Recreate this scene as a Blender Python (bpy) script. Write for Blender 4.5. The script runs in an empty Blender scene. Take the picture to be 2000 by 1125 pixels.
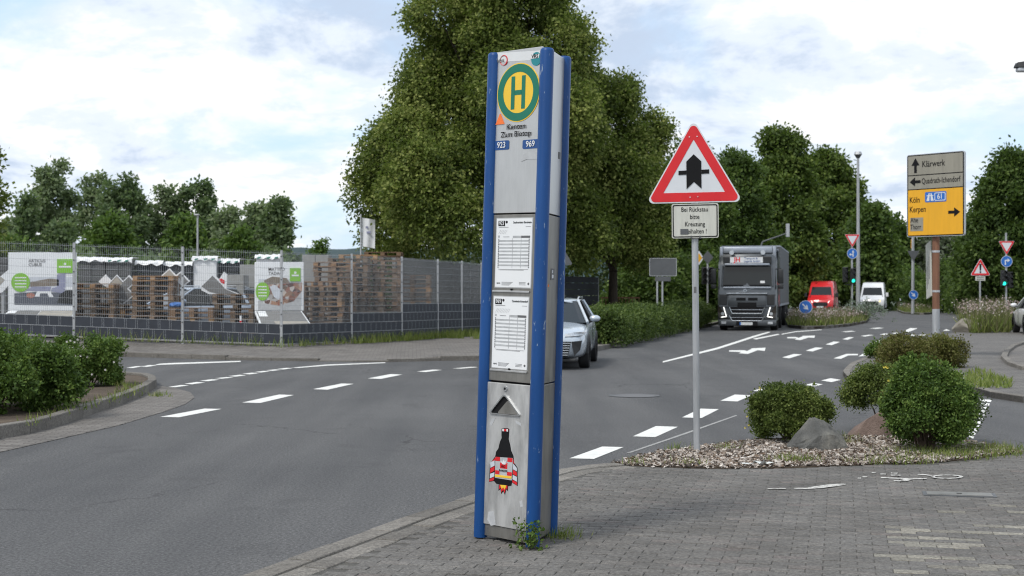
import bpy, bmesh, math, random
import numpy as np
from mathutils import Vector, Matrix, Euler

random.seed(7)
SC = bpy.context.scene
COL = SC.collection
rad = math.radians

# ------------------------------------------------------------------ camera
EYE, F, HOR = 1.65, 2777.8, 570.0          # eye height, focal length in photo pixels, horizon row
cam = bpy.data.cameras.new('camera')
cam.lens, cam.sensor_width = 50.0, 36.0
cam.clip_start, cam.clip_end = 0.1, 6000
cam.dof.use_dof = True
cam.dof.focus_distance = 9.6
cam.dof.aperture_fstop = 5.0
camo = bpy.data.objects.new('camera', cam)
COL.objects.link(camo)
camo.location = (0, 0, EYE)
camo.rotation_euler = (rad(90) + 7.5 / F, 0, 0)
SC.camera = camo

# ------------------------------------------------------------------ sky and sun
SUN_EL, SUN_AZ = rad(52), rad(222)          # azimuth measured from +Y towards +X
world = bpy.data.worlds.new('World')
SC.world = world
world.use_nodes = True
wn, wl = world.node_tree.nodes, world.node_tree.links
wn.clear()
wo = wn.new('ShaderNodeOutputWorld')
bg = wn.new('ShaderNodeBackground')
bg.inputs['Strength'].default_value = 0.1
sky = wn.new('ShaderNodeTexSky')
sky.sky_type = 'NISHITA'
sky.sun_disc = False
sky.sun_elevation = SUN_EL
sky.sun_rotation = SUN_AZ
sky.air_density, sky.dust_density, sky.ozone_density = 1.0, 1.2, 1.0
tc = wn.new('ShaderNodeTexCoord')
sep = wn.new('ShaderNodeSeparateXYZ')
wl.new(tc.outputs['Generated'], sep.inputs[0])
def wmath(op, a, b=None, clamp=False):
    n = wn.new('ShaderNodeMath'); n.operation = op; n.use_clamp = clamp
    for i, v in enumerate((a, b)):
        if v is None: continue
        if isinstance(v, (int, float)): n.inputs[i].default_value = v
        else: wl.new(v, n.inputs[i])
    return n.outputs[0]
# clouds on a flat layer seen from below, a little compressed towards the horizon
zz = wmath('ADD', wmath('MAXIMUM', sep.outputs[2], 0.0), 0.34)
cx = wmath('DIVIDE', sep.outputs[0], zz)
cy = wmath('DIVIDE', sep.outputs[1], zz)
cmb = wn.new('ShaderNodeCombineXYZ')
wl.new(cx, cmb.inputs[0]); wl.new(cy, cmb.inputs[1]); cmb.inputs[2].default_value = 3.7
def wnoise(scale, detail, rough, dist, off):
    m = wn.new('ShaderNodeMapping'); m.inputs['Location'].default_value = off
    wl.new(cmb.outputs[0], m.inputs[0])
    n = wn.new('ShaderNodeTexNoise'); n.inputs['Scale'].default_value = scale
    n.inputs['Detail'].default_value = detail; n.inputs['Roughness'].default_value = rough
    n.inputs['Distortion'].default_value = dist
    wl.new(m.outputs[0], n.inputs['Vector'])
    return n.outputs['Fac']
def wramp(src, stops):
    r = wn.new('ShaderNodeValToRGB')
    e = r.color_ramp.elements
    e[0].position, e[0].color = stops[0][0], (*stops[0][1], 1)
    e[1].position, e[1].color = stops[-1][0], (*stops[-1][1], 1)
    for p, c in stops[1:-1]:
        x = e.new(p); x.color = (*c, 1)
    r.color_ramp.interpolation = 'EASE'
    wl.new(src, r.inputs[0])
    return r.outputs[0]
cover = wramp(wnoise(2.1, 9, 0.55, 0.2, (4.2, 1.3, 0)), [(0.33, (0, 0, 0)), (0.50, (1, 1, 1))])
body = wramp(wnoise(3.4, 12, 0.60, 0.2, (1.7, 6.1, 0)), [(0.37, (3.7, 4.4, 5.5)), (0.48, (5.5, 6.0, 6.7)), (0.56, (7.0, 7.0, 7.0))])
thin = wn.new('ShaderNodeMixRGB')           # thin high veil over the open blue
thin.inputs[0].default_value = 0.72
wl.new(sky.outputs[0], thin.inputs[1]); thin.inputs[2].default_value = (4.5, 5.9, 7.6, 1)
mixs = wn.new('ShaderNodeMixRGB')
wl.new(cover, mixs.inputs[0]); wl.new(thin.outputs[0], mixs.inputs[1]); wl.new(body, mixs.inputs[2])
wl.new(mixs.outputs[0], bg.inputs['Color'])
wl.new(bg.outputs[0], wo.inputs['Surface'])

sun = bpy.data.lights.new('sun', 'SUN')
sun.energy = 1.5
sun.angle = rad(12)
sun.color = (1.0, 0.96, 0.9)
suno = bpy.data.objects.new('sun', sun)
COL.objects.link(suno)
sd = Vector((math.sin(SUN_AZ) * math.cos(SUN_EL), math.cos(SUN_AZ) * math.cos(SUN_EL), math.sin(SUN_EL)))
suno.rotation_euler = sd.to_track_quat('Z', 'Y').to_euler()
suno.location = (-20, -20, 40)

SC.view_settings.view_transform = 'Standard'
SC.view_settings.look = 'None'
SC.view_settings.exposure = 0.68
SC.view_settings.gamma = 1.0
SC.cycles.use_denoising = True
SC.cycles.pixel_filter_type = 'BLACKMAN_HARRIS'
SC.cycles.filter_width = 1.1
SC.cycles.max_bounces = 6
SC.cycles.transparent_max_bounces = 8
SC.cycles.sample_clamp_indirect = 6

# ------------------------------------------------------------------ helpers
def gp(x, y, z=0.0):
    "photo pixel on the level z -> point of the place"
    d = (EYE - z) * F / (y - HOR)
    return Vector(((x - 1000) * d / F, d, z))
def at(x, y, d):
    return Vector(((x - 1000) * d / F, d, EYE + (HOR - y) * d / F))

def tag(o, label=None, cat=None, group=None, kind=None):
    if label: o['label'] = label
    if cat: o['category'] = cat
    if group: o['group'] = group
    if kind: o['kind'] = kind
    return o
def root(name, loc, rz=0.0, label=None, cat=None, group=None, rot=None):
    o = bpy.data.objects.new(name, None)
    COL.objects.link(o)
    o.location = loc
    o.rotation_euler = rot if rot else (0, 0, rz)
    o.empty_display_size = 0.2
    return tag(o, label, cat, group)
def link(name, me, m=None, parent=None, loc=None, rz=0.0):
    o = bpy.data.objects.new(name, me)
    COL.objects.link(o)
    if m is not None and not me.materials: me.materials.append(m)
    if parent is not None: o.parent = parent
    if loc is not None: o.location = loc
    if rz: o.rotation_euler = (0, 0, rz)
    return o
def copy_tree(o, parent=None):
    c = o.copy(); COL.objects.link(c); c.parent = parent
    for ch in list(o.children): copy_tree(ch, c)
    return c

class MB:
    "collects shapes into one mesh"
    def __init__(s): s.v, s.f, s.mi, s.cur = [], [], [], 0
    def add(s, vs, fs, M=None):
        b = len(s.v)
        for p in vs:
            p = Vector(p)
            if M is not None: p = M @ p
            s.v.append(tuple(p))
        for f in fs:
            s.f.append(tuple(b + i for i in f)); s.mi.append(s.cur)
        return s
    def box(s, x0, x1, y0, y1, z0, z1, M=None, bev=0.0):
        if bev <= 0:
            vs = [(x, y, z) for z in (z0, z1) for y in (y0, y1) for x in (x0, x1)]
            return s.add(vs, [(0, 2, 3, 1), (4, 5, 7, 6), (0, 1, 5, 4), (2, 6, 7, 3), (0, 4, 6, 2), (1, 3, 7, 5)], M)
        bm = bmesh.new()
        bmesh.ops.create_cube(bm, size=1)
        for v in bm.verts:
            v.co = Vector(((x0 + x1) / 2 + v.co.x * (x1 - x0), (y0 + y1) / 2 + v.co.y * (y1 - y0), (z0 + z1) / 2 + v.co.z * (z1 - z0)))
        bmesh.ops.bevel(bm, geom=list(bm.edges), offset=bev, segments=2, affect='EDGES', profile=0.5)
        return s.bm(bm, M)
    def bm(s, bm, M=None):
        bm.verts.index_update()
        s.add([v.co.copy() for v in bm.verts], [[v.index for v in f.verts] for f in bm.faces], M)
        bm.free()
        return s
    def tube(s, p0, p1, r0, r1=None, n=12, caps=True):
        r1 = r0 if r1 is None else r1
        p0, p1 = Vector(p0), Vector(p1)
        d = (p1 - p0).normalized()
        a = d.orthogonal().normalized(); b = d.cross(a)
        vs = []
        for p, r in ((p0, r0), (p1, r1)):
            for i in range(n):
                t = 2 * math.pi * i / n
                vs.append(p + a * (math.cos(t) * r) + b * (math.sin(t) * r))
        fs = [(i, (i + 1) % n, n + (i + 1) % n, n + i) for i in range(n)]
        if caps: fs += [tuple(range(n))[::-1], tuple(range(n, 2 * n))]
        return s.add(vs, fs)
    def path(s, pts, r, n=8):
        for a, b in zip(pts[:-1], pts[1:]): s.tube(a, b, r, r, n)
        return s
    def plate(s, pts, y0, y1, M=None):
        "outline in local X-Z, front face at y0, back at y1"
        n = len(pts)
        area = sum(pts[i][0] * pts[(i + 1) % n][1] - pts[(i + 1) % n][0] * pts[i][1] for i in range(n))
        if area < 0: pts = pts[::-1]
        vs = [(x, y0, z) for x, z in pts] + [(x, y1, z) for x, z in pts]
        fs = [tuple(range(n)), tuple(range(n, 2 * n))[::-1]] + [(n + i, n + (i + 1) % n, (i + 1) % n, i) for i in range(n)]
        return s.add(vs, fs, M)
    def sheet(s, pts, z):
        n = len(pts)
        area = sum(pts[i][0] * pts[(i + 1) % n][1] - pts[(i + 1) % n][0] * pts[i][1] for i in range(n))
        if area < 0: pts = pts[::-1]
        return s.add([(p[0], p[1], z) for p in pts], [tuple(range(n))])
    def slab(s, pts, z0, z1):
        n = len(pts)
        area = sum(pts[i][0] * pts[(i + 1) % n][1] - pts[(i + 1) % n][0] * pts[i][1] for i in range(n))
        if area < 0: pts = pts[::-1]
        vs = [(p[0], p[1], z1) for p in pts] + [(p[0], p[1], z0) for p in pts]
        return s.add(vs, [tuple(range(n)), tuple(range(n, 2 * n))[::-1]] + [(n + i, n + (i + 1) % n, (i + 1) % n, i) for i in range(n)])
    def ring(s, outer, inner, y0, y1):
        n = len(outer)
        vs = [(x, y0, z) for x, z in outer] + [(x, y0, z) for x, z in inner] + [(x, y1, z) for x, z in outer] + [(x, y1, z) for x, z in inner]
        fs = []
        for i in range(n):
            j = (i + 1) % n
            fs += [(i, j, n + j, n + i), (2 * n + j, 2 * n + i, 3 * n + i, 3 * n + j), (2 * n + i, 2 * n + j, j, i), (n + i, n + j, 3 * n + j, 3 * n + i)]
        return s.add(vs, fs)
    def build(s, name, m, parent=None, smooth=False, loc=None, rz=0.0, recalc=True):
        me = bpy.data.meshes.new(name)
        me.from_pydata(s.v, [], s.f)
        if isinstance(m, (list, tuple)):
            for x in m: me.materials.append(x)
            me.polygons.foreach_set('material_index', s.mi)
        if recalc:
            bm = bmesh.new(); bm.from_mesh(me)
            bmesh.ops.recalc_face_normals(bm, faces=bm.faces)
            bm.to_mesh(me); bm.free()
        if smooth:
            me.polygons.foreach_set('use_smooth', [True] * len(me.polygons))
            me.set_sharp_from_angle(angle=rad(40))
        me.update()
        return link(name, me, None if isinstance(m, (list, tuple)) else m, parent, loc, rz)

def circle(cx, cz, rx, n=32, rz=None, a0=0.0):
    rz = rx if rz is None else rz
    return [(cx + rx * math.cos(a0 + 2 * math.pi * i / n), cz + rz * math.sin(a0 + 2 * math.pi * i / n)) for i in range(n)]
def rrect(x0, x1, z0, z1, r, n=5):
    out = []
    for cx, cz, a in ((x1 - r, z1 - r, 0), (x0 + r, z1 - r, 90), (x0 + r, z0 + r, 180), (x1 - r, z0 + r, 270)):
        for i in range(n + 1):
            t = rad(a + 90 * i / n)
            out.append((cx + r * math.cos(t), cz + r * math.sin(t)))
    return out
def rtri(side, r, up=True, n=6):
    "rounded equilateral triangle, centre at the middle of its height"
    h = side * math.sqrt(3) / 2
    c = [(0, h / 2), (-side / 2, -h / 2), (side / 2, -h / 2)]
    cen = (0, -h / 2 + h / 3)
    out = []
    for k, (x, z) in enumerate(c):
        dx, dz = cen[0] - x, cen[1] - z
        l = math.hypot(dx, dz)
        px, pz = x + dx / l * 2 * r, z + dz / l * 2 * r
        base = math.atan2(-dz, -dx)
        for i in range(n + 1):
            t = base - rad(60) + rad(120) * i / n
            out.append((px + r * math.cos(t), pz + r * math.sin(t)))
    return out if up else [(x, -z) for x, z in out][::-1]

def text_mesh(txt, size, bold=0.0, xs=1.0, align='CENTER'):
    cu = bpy.data.curves.new('lettering', 'FONT')
    cu.body = txt; cu.size = size; cu.align_x = align; cu.align_y = 'CENTER'
    cu.offset = bold * size; cu.resolution_u = 3; cu.space_line = 0.85
    o = bpy.data.objects.new('lettering', cu)
    COL.objects.link(o)
    dg = bpy.context.evaluated_depsgraph_get()
    me = bpy.data.meshes.new_from_object(o.evaluated_get(dg))
    bpy.data.objects.remove(o); bpy.data.curves.remove(cu)
    me.transform(Matrix.Rotation(rad(90), 4, 'X') @ Matrix.Diagonal((xs, 1, 1, 1)))
    return me
def lettering(txt, size, x, z, y, m, parent, bold=0.0, xs=1.0, align='CENTER', name='lettering', ang=0.0, fit=None):
    me = text_mesh(txt, size, bold, xs, align)
    if fit:
        c = [v.co.x for v in me.vertices]; me.transform(Matrix.Diagonal((fit / (max(c) - min(c)), 1, 1, 1)))
    me.materials.clear(); me.materials.append(m)
    me.transform(Matrix.Translation((x, y, z)) @ Matrix.Rotation(-ang, 4, 'Y'))
    return link(name, me, None, parent)

# ------------------------------------------------------------------ materials
def nodes(name):
    m = bpy.data.materials.new(name)
    m.use_nodes = True
    return m, m.node_tree.nodes, m.node_tree.links, m.node_tree.nodes['Principled BSDF']
def ramp(nt, src, stops, links):
    r = nt.new('ShaderNodeValToRGB')
    e = r.color_ramp.elements
    e[0].position, e[0].color = stops[0][0], (*stops[0][1], 1)
    e[1].position, e[1].color = stops[-1][0], (*stops[-1][1], 1)
    for p, c in stops[1:-1]:
        x = e.new(p); x.color = (*c, 1)
    links.new(src, r.inputs[0])
    return r.outputs[0]
def noise(nt, links, vec, scale, detail=4, rough=0.55):
    n = nt.new('ShaderNodeTexNoise')
    n.inputs['Scale'].default_value = scale; n.inputs['Detail'].default_value = detail
    n.inputs['Roughness'].default_value = rough
    links.new(vec, n.inputs['Vector'])
    return n.outputs['Fac']
def mixc(nt, links, fac, a, b, mode='MIX'):
    n = nt.new('ShaderNodeMixRGB'); n.blend_type = mode
    for i, v in ((0, fac), (1, a), (2, b)):
        if isinstance(v, (int, float)): n.inputs[i].default_value = v
        elif isinstance(v, tuple): n.inputs[i].default_value = (*v, 1)
        else: links.new(v, n.inputs[i])
    return n.outputs[0]
def bumpy(nt, links, p, src, strength, dist=0.01):
    b = nt.new('ShaderNodeBump'); b.inputs['Strength'].default_value = strength; b.inputs['Distance'].default_value = dist
    links.new(src, b.inputs['Height']); links.new(b.outputs[0], p.inputs['Normal'])
def mat(name, col, rough=0.5, metal=0.0, var=0.12, scale=6.0, bump=0.0, coat=0.0, streak=False, spec=None, emit=None):
    m, nt, ln, p = nodes(name)
    t = nt.new('ShaderNodeTexCoord')
    vec = t.outputs['Object']
    if streak:
        mp = nt.new('ShaderNodeMapping'); mp.inputs['Scale'].default_value = (3, 3, 0.35)
        ln.new(vec, mp.inputs[0]); vec = mp.outputs[0]
    f = noise(nt, ln, vec, scale, 6, 0.62)
    lo = tuple(max(0, c * (1 - var)) for c in col); hi = tuple(min(1, c * (1 + var)) for c in col)
    ln.new(ramp(nt, f, [(0.3, lo), (0.7, hi)], ln), p.inputs['Base Color'])
    rr = nt.new('ShaderNodeMapRange'); rr.inputs['To Min'].default_value = max(0.02, rough - 0.08); rr.inputs['To Max'].default_value = min(1, rough + 0.08)
    ln.new(f, rr.inputs[0]); ln.new(rr.outputs[0], p.inputs['Roughness'])
    p.inputs['Metallic'].default_value = metal
    if coat: p.inputs['Coat Weight'].default_value = coat; p.inputs['Coat Roughness'].default_value = 0.08
    if spec is not None: p.inputs['Specular IOR Level'].default_value = spec
    if bump: bumpy(nt, ln, p, noise(nt, ln, t.outputs['Object'], scale * 6, 5), bump)
    if emit: p.inputs['Emission Color'].default_value = (*col, 1); p.inputs['Emission Strength'].default_value = emit
    return m
def leaf_mat(name, dark, mid, light, transl=0.3):
    m, nt, ln, p = nodes(name)
    a = nt.new('ShaderNodeAttribute'); a.attribute_name = 'tint'
    c = ramp(nt, a.outputs['Fac'], [(0.0, dark), (0.5, mid), (1.0, light)], ln)
    ln.new(c, p.inputs['Base Color'])
    p.inputs['Roughness'].default_value = 0.62
    p.inputs['Specular IOR Level'].default_value = 0.3
    tr = nt.new('ShaderNodeBsdfTranslucent')
    ln.new(mixc(nt, ln, 0.5, c, (0.12, 0.2, 0.02)), tr.inputs[0])
    mx = nt.new('ShaderNodeMixShader'); mx.inputs[0].default_value = transl
    ln.new(p.outputs[0], mx.inputs[1]); ln.new(tr.outputs[0], mx.inputs[2])
    ln.new(mx.outputs[0], nt['Material Output'].inputs['Surface'])
    return m

def asphalt_mat():
    m, nt, ln, p = nodes('asphalt')
    t = nt.new('ShaderNodeTexCoord'); v = t.outputs['Object']
    big = noise(nt, ln, v, 0.35, 5, 0.6)
    mp = nt.new('ShaderNodeMapping'); mp.inputs['Rotation'].default_value = (0, 0, rad(20)); mp.inputs['Scale'].default_value = (1.1, 0.09, 1)
    ln.new(v, mp.inputs[0])
    wear = noise(nt, ln, mp.outputs[0], 1.3, 4, 0.5)
    fine = noise(nt, ln, v, 42, 4, 0.95)
    grain = nt.new('ShaderNodeTexVoronoi'); grain.inputs['Scale'].default_value = 75; ln.new(v, grain.inputs['Vector'])
    base = ramp(nt, big, [(0.3, (0.066, 0.067, 0.07)), (0.7, (0.106, 0.106, 0.107))], ln)
    base = mixc(nt, ln, 0.55, base, ramp(nt, wear, [(0.3, (0.052, 0.053, 0.056)), (0.68, (0.108, 0.107, 0.107))], ln))
    base = mixc(nt, ln, 0.85, base, ramp(nt, fine, [(0.36, (0.12, 0.12, 0.12)), (0.5, (0.48, 0.48, 0.48)), (0.64, (0.98, 0.98, 0.96))], ln), 'OVERLAY')
    # hairline cracks and a few darker patches
    ck = nt.new('ShaderNodeTexVoronoi'); ck.feature = 'DISTANCE_TO_EDGE'; ck.inputs['Scale'].default_value = 0.55
    dv = nt.new('ShaderNodeMixRGB'); dv.blend_type = 'ADD'; dv.inputs[0].default_value = 0.35; ln.new(v, dv.inputs[1])
    nz = nt.new('ShaderNodeTexNoise'); nz.inputs['Scale'].default_value = 3.0; nz.inputs['Detail'].default_value = 5; ln.new(v, nz.inputs['Vector']); ln.new(nz.outputs['Color'], dv.inputs[2])
    ln.new(dv.outputs[0], ck.inputs['Vector'])
    line = ramp(nt, ck.outputs['Distance'], [(0.0, (1, 1, 1)), (0.011, (0, 0, 0))], ln)
    sel = ramp(nt, noise(nt, ln, v, 0.23, 3, 0.5), [(0.52, (0, 0, 0)), (0.60, (0.8, 0.8, 0.8))], ln)
    cm = nt.new('ShaderNodeMixRGB'); cm.blend_type = 'MULTIPLY'; cm.inputs[0].default_value = 1; ln.new(line, cm.inputs[1]); ln.new(sel, cm.inputs[2])
    base = mixc(nt, ln, cm.outputs[0], base, (0.022, 0.022, 0.023))
    base = mixc(nt, ln, ramp(nt, noise(nt, ln, v, 0.9, 4, 0.6), [(0.60, (0, 0, 0)), (0.70, (0.45, 0.45, 0.45))], ln), base, (0.045, 0.045, 0.047))
    base = mixc(nt, ln, ramp(nt, noise(nt, ln, v, 48, 2, 0.6), [(0.68, (0, 0, 0)), (0.73, (0.85, 0.85, 0.85))], ln), base, (0.24, 0.235, 0.22))
    ln.new(base, p.inputs['Base Color'])
    p.inputs['Roughness'].default_value = 0.86
    p.inputs['Specular IOR Level'].default_value = 0.35
    bumpy(nt, ln, p, grain.outputs['Distance'], 0.5, 0.006)
    return m
def paver_mat(name, cols, from_object, scale=1.0):
    m, nt, ln, p = nodes(name)
    t = nt.new('ShaderNodeTexCoord')
    geo = nt.new('ShaderNodeNewGeometry')
    if from_object: src = nt.new('ShaderNodeObjectInfo').outputs['Random']
    else:
        a = nt.new('ShaderNodeAttribute'); a.attribute_name = 'tint'; src = a.outputs['Fac']
    c = ramp(nt, src, cols, ln)
    v = geo.outputs['Position']
    c = mixc(nt, ln, 0.6, c, ramp(nt, noise(nt, ln, v, 1.1, 4, 0.6), [(0.3, (0.32, 0.31, 0.3)), (0.7, (0.62, 0.62, 0.62))], ln), 'OVERLAY')
    c = mixc(nt, ln, 1.0, c, ramp(nt, noise(nt, ln, v, 40 * scale, 5, 0.95), [(0.3, (0.15, 0.15, 0.15)), (0.5, (0.48, 0.48, 0.48)), (0.72, (0.95, 0.95, 0.93))], ln), 'OVERLAY')
    ln.new(c, p.inputs['Base Color'])
    p.inputs['Roughness'].default_value = 0.9
    p.inputs['Specular IOR Level'].default_value = 0.25
    bumpy(nt, ln, p, noise(nt, ln, v, 120 * scale, 3, 0.7), 0.5, 0.004)
    return m
def brick_floor_mat(name, c1, c2, mortar, rot=0.0, scale=1.0):
    m, nt, ln, p = nodes(name)
    t = nt.new('ShaderNodeTexCoord')
    mp = nt.new('ShaderNodeMapping'); mp.inputs['Rotation'].default_value = (0, 0, rot)
    ln.new(t.outputs['Object'], mp.inputs[0])
    b = nt.new('ShaderNodeTexBrick'); b.inputs['Scale'].default_value = scale
    b.inputs['Brick Width'].default_value = 0.2; b.inputs['Row Height'].default_value = 0.1; b.inputs['Mortar Size'].default_value = 0.006
    b.inputs['Color1'].default_value = (*c1, 1); b.inputs['Color2'].default_value = (*c2, 1); b.inputs['Mortar'].default_value = (*mortar, 1)
    ln.new(mp.outputs[0], b.inputs['Vector'])
    c = mixc(nt, ln, 0.6, b.outputs['Color'], ramp(nt, noise(nt, ln, t.outputs['Object'], 0.9, 6, 0.7), [(0.3, (0.3, 0.3, 0.3)), (0.7, (0.66, 0.65, 0.64))], ln), 'OVERLAY')
    c = mixc(nt, ln, 0.6, c, ramp(nt, noise(nt, ln, t.outputs['Object'], 70, 2, 0.8), [(0.3, (0.25, 0.25, 0.25)), (0.7, (0.8, 0.8, 0.8))], ln), 'OVERLAY')
    ln.new(c, p.inputs['Base Color'])
    p.inputs['Roughness'].default_value = 0.9
    bumpy(nt, ln, p, b.outputs['Fac'], -0.4, 0.01)
    return m
def ground_mat(name, a, b, c, scale=1.0):
    m, nt, ln, p = nodes(name)
    t = nt.new('ShaderNodeTexCoord'); v = t.outputs['Object']
    x = ramp(nt, noise(nt, ln, v, 0.6 * scale, 8, 0.65), [(0.3, a), (0.5, b), (0.7, c)], ln)
    x = mixc(nt, ln, 0.5, x, ramp(nt, noise(nt, ln, v, 45 * scale, 3, 0.8), [(0.3, (0.2, 0.2, 0.2)), (0.7, (0.8, 0.8, 0.8))], ln), 'OVERLAY')
    ln.new(x, p.inputs['Base Color']); p.inputs['Roughness'].default_value = 0.95
    bumpy(nt, ln, p, noise(nt, ln, v, 20 * scale, 6, 0.7), 0.6, 0.03)
    return m
def steel_mat(name, col, rough, dirt=0.25, metal=0.9):
    m, nt, ln, p = nodes(name)
    t = nt.new('ShaderNodeTexCoord')
    mp = nt.new('ShaderNodeMapping'); mp.inputs['Scale'].default_value = (160, 160, 3)
    ln.new(t.outputs['Object'], mp.inputs[0])
    br = noise(nt, ln, mp.outputs[0], 1.0, 3, 0.6)
    mp2 = nt.new('ShaderNodeMapping'); mp2.inputs['Scale'].default_value = (4, 4, 1.3)
    ln.new(t.outputs['Object'], mp2.inputs[0])
    bl = noise(nt, ln, mp2.outputs[0], 2.6, 7, 0.65)
    c = ramp(nt, bl, [(0.32, tuple(k * (1 - dirt) for k in col)), (0.62, col)], ln)
    c = mixc(nt, ln, 0.1, c, ramp(nt, br, [(0.3, (0.3, 0.3, 0.3)), (0.7, (0.7, 0.7, 0.7))], ln), 'OVERLAY')
    ln.new(c, p.inputs['Base Color'])
    rr = nt.new('ShaderNodeMapRange'); rr.inputs['To Min'].default_value = rough - 0.1; rr.inputs['To Max'].default_value = rough + 0.14
    ln.new(bl, rr.inputs[0]); ln.new(rr.outputs[0], p.inputs['Roughness'])
    p.inputs['Metallic'].default_value = metal
    return m

M = {}
M['asphalt'] = asphalt_mat()
M['road_paint'] = mat('road_paint', (0.68, 0.68, 0.65), 0.75, var=0.14, scale=9, bump=0.3)
M['worn_paint'] = mat('worn_paint', (0.30, 0.30, 0.29), 0.85, var=0.3, scale=12, bump=0.3)
PC = [(0.0, (0.124, 0.119, 0.112)), (0.35, (0.135, 0.130, 0.123)), (0.7, (0.144, 0.138, 0.13)), (0.88, (0.158, 0.15, 0.14)), (1.0, (0.15, 0.135, 0.127))]
M['paver'] = paver_mat('paver', PC, True)
M['paver_mass'] = paver_mat('paver_mass', PC, False)
M['paver_light'] = paver_mat('paver_light', [(0, (0.16, 0.15, 0.13)), (0.5, (0.21, 0.2, 0.172)), (1, (0.27, 0.255, 0.22))], True)
M['kerb'] = paver_mat('kerb', [(0, (0.14, 0.132, 0.12)), (0.5, (0.17, 0.16, 0.145)), (1, (0.2, 0.188, 0.17))], True)
M['joint'] = ground_mat('joint', (0.072, 0.068, 0.061), (0.092, 0.088, 0.08), (0.105, 0.102, 0.085), 3)
M['far_paving'] = brick_floor_mat('far_paving', (0.105, 0.1, 0.094), (0.15, 0.142, 0.132), (0.045, 0.043, 0.04), rad(12))
M['far_paving_b'] = brick_floor_mat('far_paving_b', (0.12, 0.11, 0.10), (0.18, 0.168, 0.155), (0.05, 0.047, 0.042), rad(-4))
M['grass_ground'] = ground_mat('grass_ground', (0.05, 0.075, 0.02), (0.075, 0.11, 0.03), (0.12, 0.12, 0.05), 0.5)
M['soil'] = ground_mat('soil', (0.045, 0.032, 0.022), (0.08, 0.058, 0.04), (0.13, 0.1, 0.07), 3)
M['yard'] = ground_mat('yard', (0.16, 0.155, 0.145), (0.2, 0.195, 0.18), (0.26, 0.25, 0.235), 0.8)
M['galv'] = mat('galvanised_steel', (0.42, 0.43, 0.44), 0.5, 0.55, 0.2, 5, 0.1, streak=True)
M['wire'] = mat('galvanised_wire', (0.36, 0.38, 0.4), 0.5, 0.4, 0.1, 5)
M['strip'] = mat('anthracite_strip', (0.028, 0.033, 0.044), 0.6, 0, 0.2, 4)
M['blue_post'] = mat('blue_post', (0.006, 0.056, 0.205), 0.38, 0, 0.14, 2.5, 0.05, streak=True)
M['steel'] = steel_mat('brushed_steel', (0.58, 0.575, 0.56), 0.33, 0.14, 0.8)
M['steel_dark'] = steel_mat('brushed_steel_frame', (0.33, 0.315, 0.285), 0.44, 0.3)
M['steel_door'] = steel_mat('stained_steel_door', (0.56, 0.555, 0.54), 0.5, 0.38, 0.6)
M['white'] = mat('white_foil', (0.66, 0.67, 0.68), 0.45, 0, 0.04, 3)
M['paper'] = mat('paper', (0.76, 0.77, 0.78), 0.4, 0, 0.03, 5)
M['black'] = mat('black_print', (0.009, 0.009, 0.010), 0.6, 0, 0.1, spec=0.15)
M['grey_print'] = mat('grey_print', (0.42, 0.43, 0.44), 0.6, 0, 0.15, 14)
M['grey_dark'] = mat('dark_grey_print', (0.12, 0.12, 0.125), 0.6, 0, 0.12)
M['green_h'] = mat('green_foil', (0.0, 0.155, 0.095), 0.4, 0, 0.08, 3)
M['yellow_h'] = mat('yellow_foil', (0.82, 0.52, 0.035), 0.4, 0, 0.05, 3)
M['teal'] = mat('teal_foil', (0.01, 0.22, 0.25), 0.4, 0, 0.05)
M['orange'] = mat('orange_foil', (0.9, 0.19, 0.035), 0.5, 0, 0.06)
M['blue_box'] = mat('blue_foil', (0.012, 0.065, 0.23), 0.4, 0, 0.05)
M['red'] = mat('red_foil', (0.62, 0.012, 0.018), 0.4, 0, 0.08, 4)
M['sign_white'] = mat('reflective_white', (0.63, 0.65, 0.68), 0.5, 0, 0.05, 5)
M['sign_old'] = mat('aged_reflective_white', (0.52, 0.52, 0.47), 0.55, 0, 0.12, 6, streak=True)
M['sign_grey'] = mat('aged_grey_sign_face', (0.26, 0.245, 0.20), 0.55, 0, 0.12, 3, streak=True)
M['sign_yellow'] = mat('yellow_sign_face', (0.72, 0.36, 0.012), 0.5, 0, 0.06, 3, streak=True)
M['sign_blue'] = mat('blue_sign_face', (0.015, 0.13, 0.47), 0.45, 0, 0.06)
M['alu'] = mat('aluminium_rim', (0.5, 0.51, 0.52), 0.4, 0.6, 0.08)
M['sign_back'] = mat('grey_sign_back', (0.10, 0.105, 0.11), 0.55, 0.2, 0.1)
M['rust_pole'] = mat('rusty_pole', (0.20, 0.095, 0.055), 0.7, 0.1, 0.35, 3, 0.2, streak=True)
M['dark_plastic'] = mat('black_plastic', (0.016, 0.017, 0.018), 0.5, 0, 0.2)
M['rubber'] = mat('tyre_rubber', (0.018, 0.018, 0.019), 0.85, 0, 0.2)
M['glass'] = mat('tinted_window_glass', (0.012, 0.016, 0.018), 0.06, 0, 0.1, spec=0.45)
M['silver_paint'] = mat('silver_blue_car_paint', (0.5, 0.56, 0.62), 0.28, 0.35, 0.04, 3, coat=0.9)
M['white_paint'] = mat('white_car_paint', (0.72, 0.73, 0.74), 0.3, 0, 0.04, 3, coat=0.7)
M['red_paint'] = mat('red_van_paint', (0.56, 0.02, 0.025), 0.32, 0, 0.06, 3, coat=0.7)
M['truck_paint'] = mat('dark_grey_truck_paint', (0.072, 0.08, 0.088), 0.34, 0.3, 0.08, 3, coat=0.6)
M['truck_light'] = mat('silver_truck_trim', (0.34, 0.37, 0.42), 0.4, 0.5, 0.1, 3)
M['curtain'] = mat('trailer_curtain', (0.085, 0.09, 0.098), 0.6, 0, 0.12, 2, 0.05)
M['chrome'] = mat('chrome', (0.6, 0.62, 0.64), 0.2, 0.9, 0.05)
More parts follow.
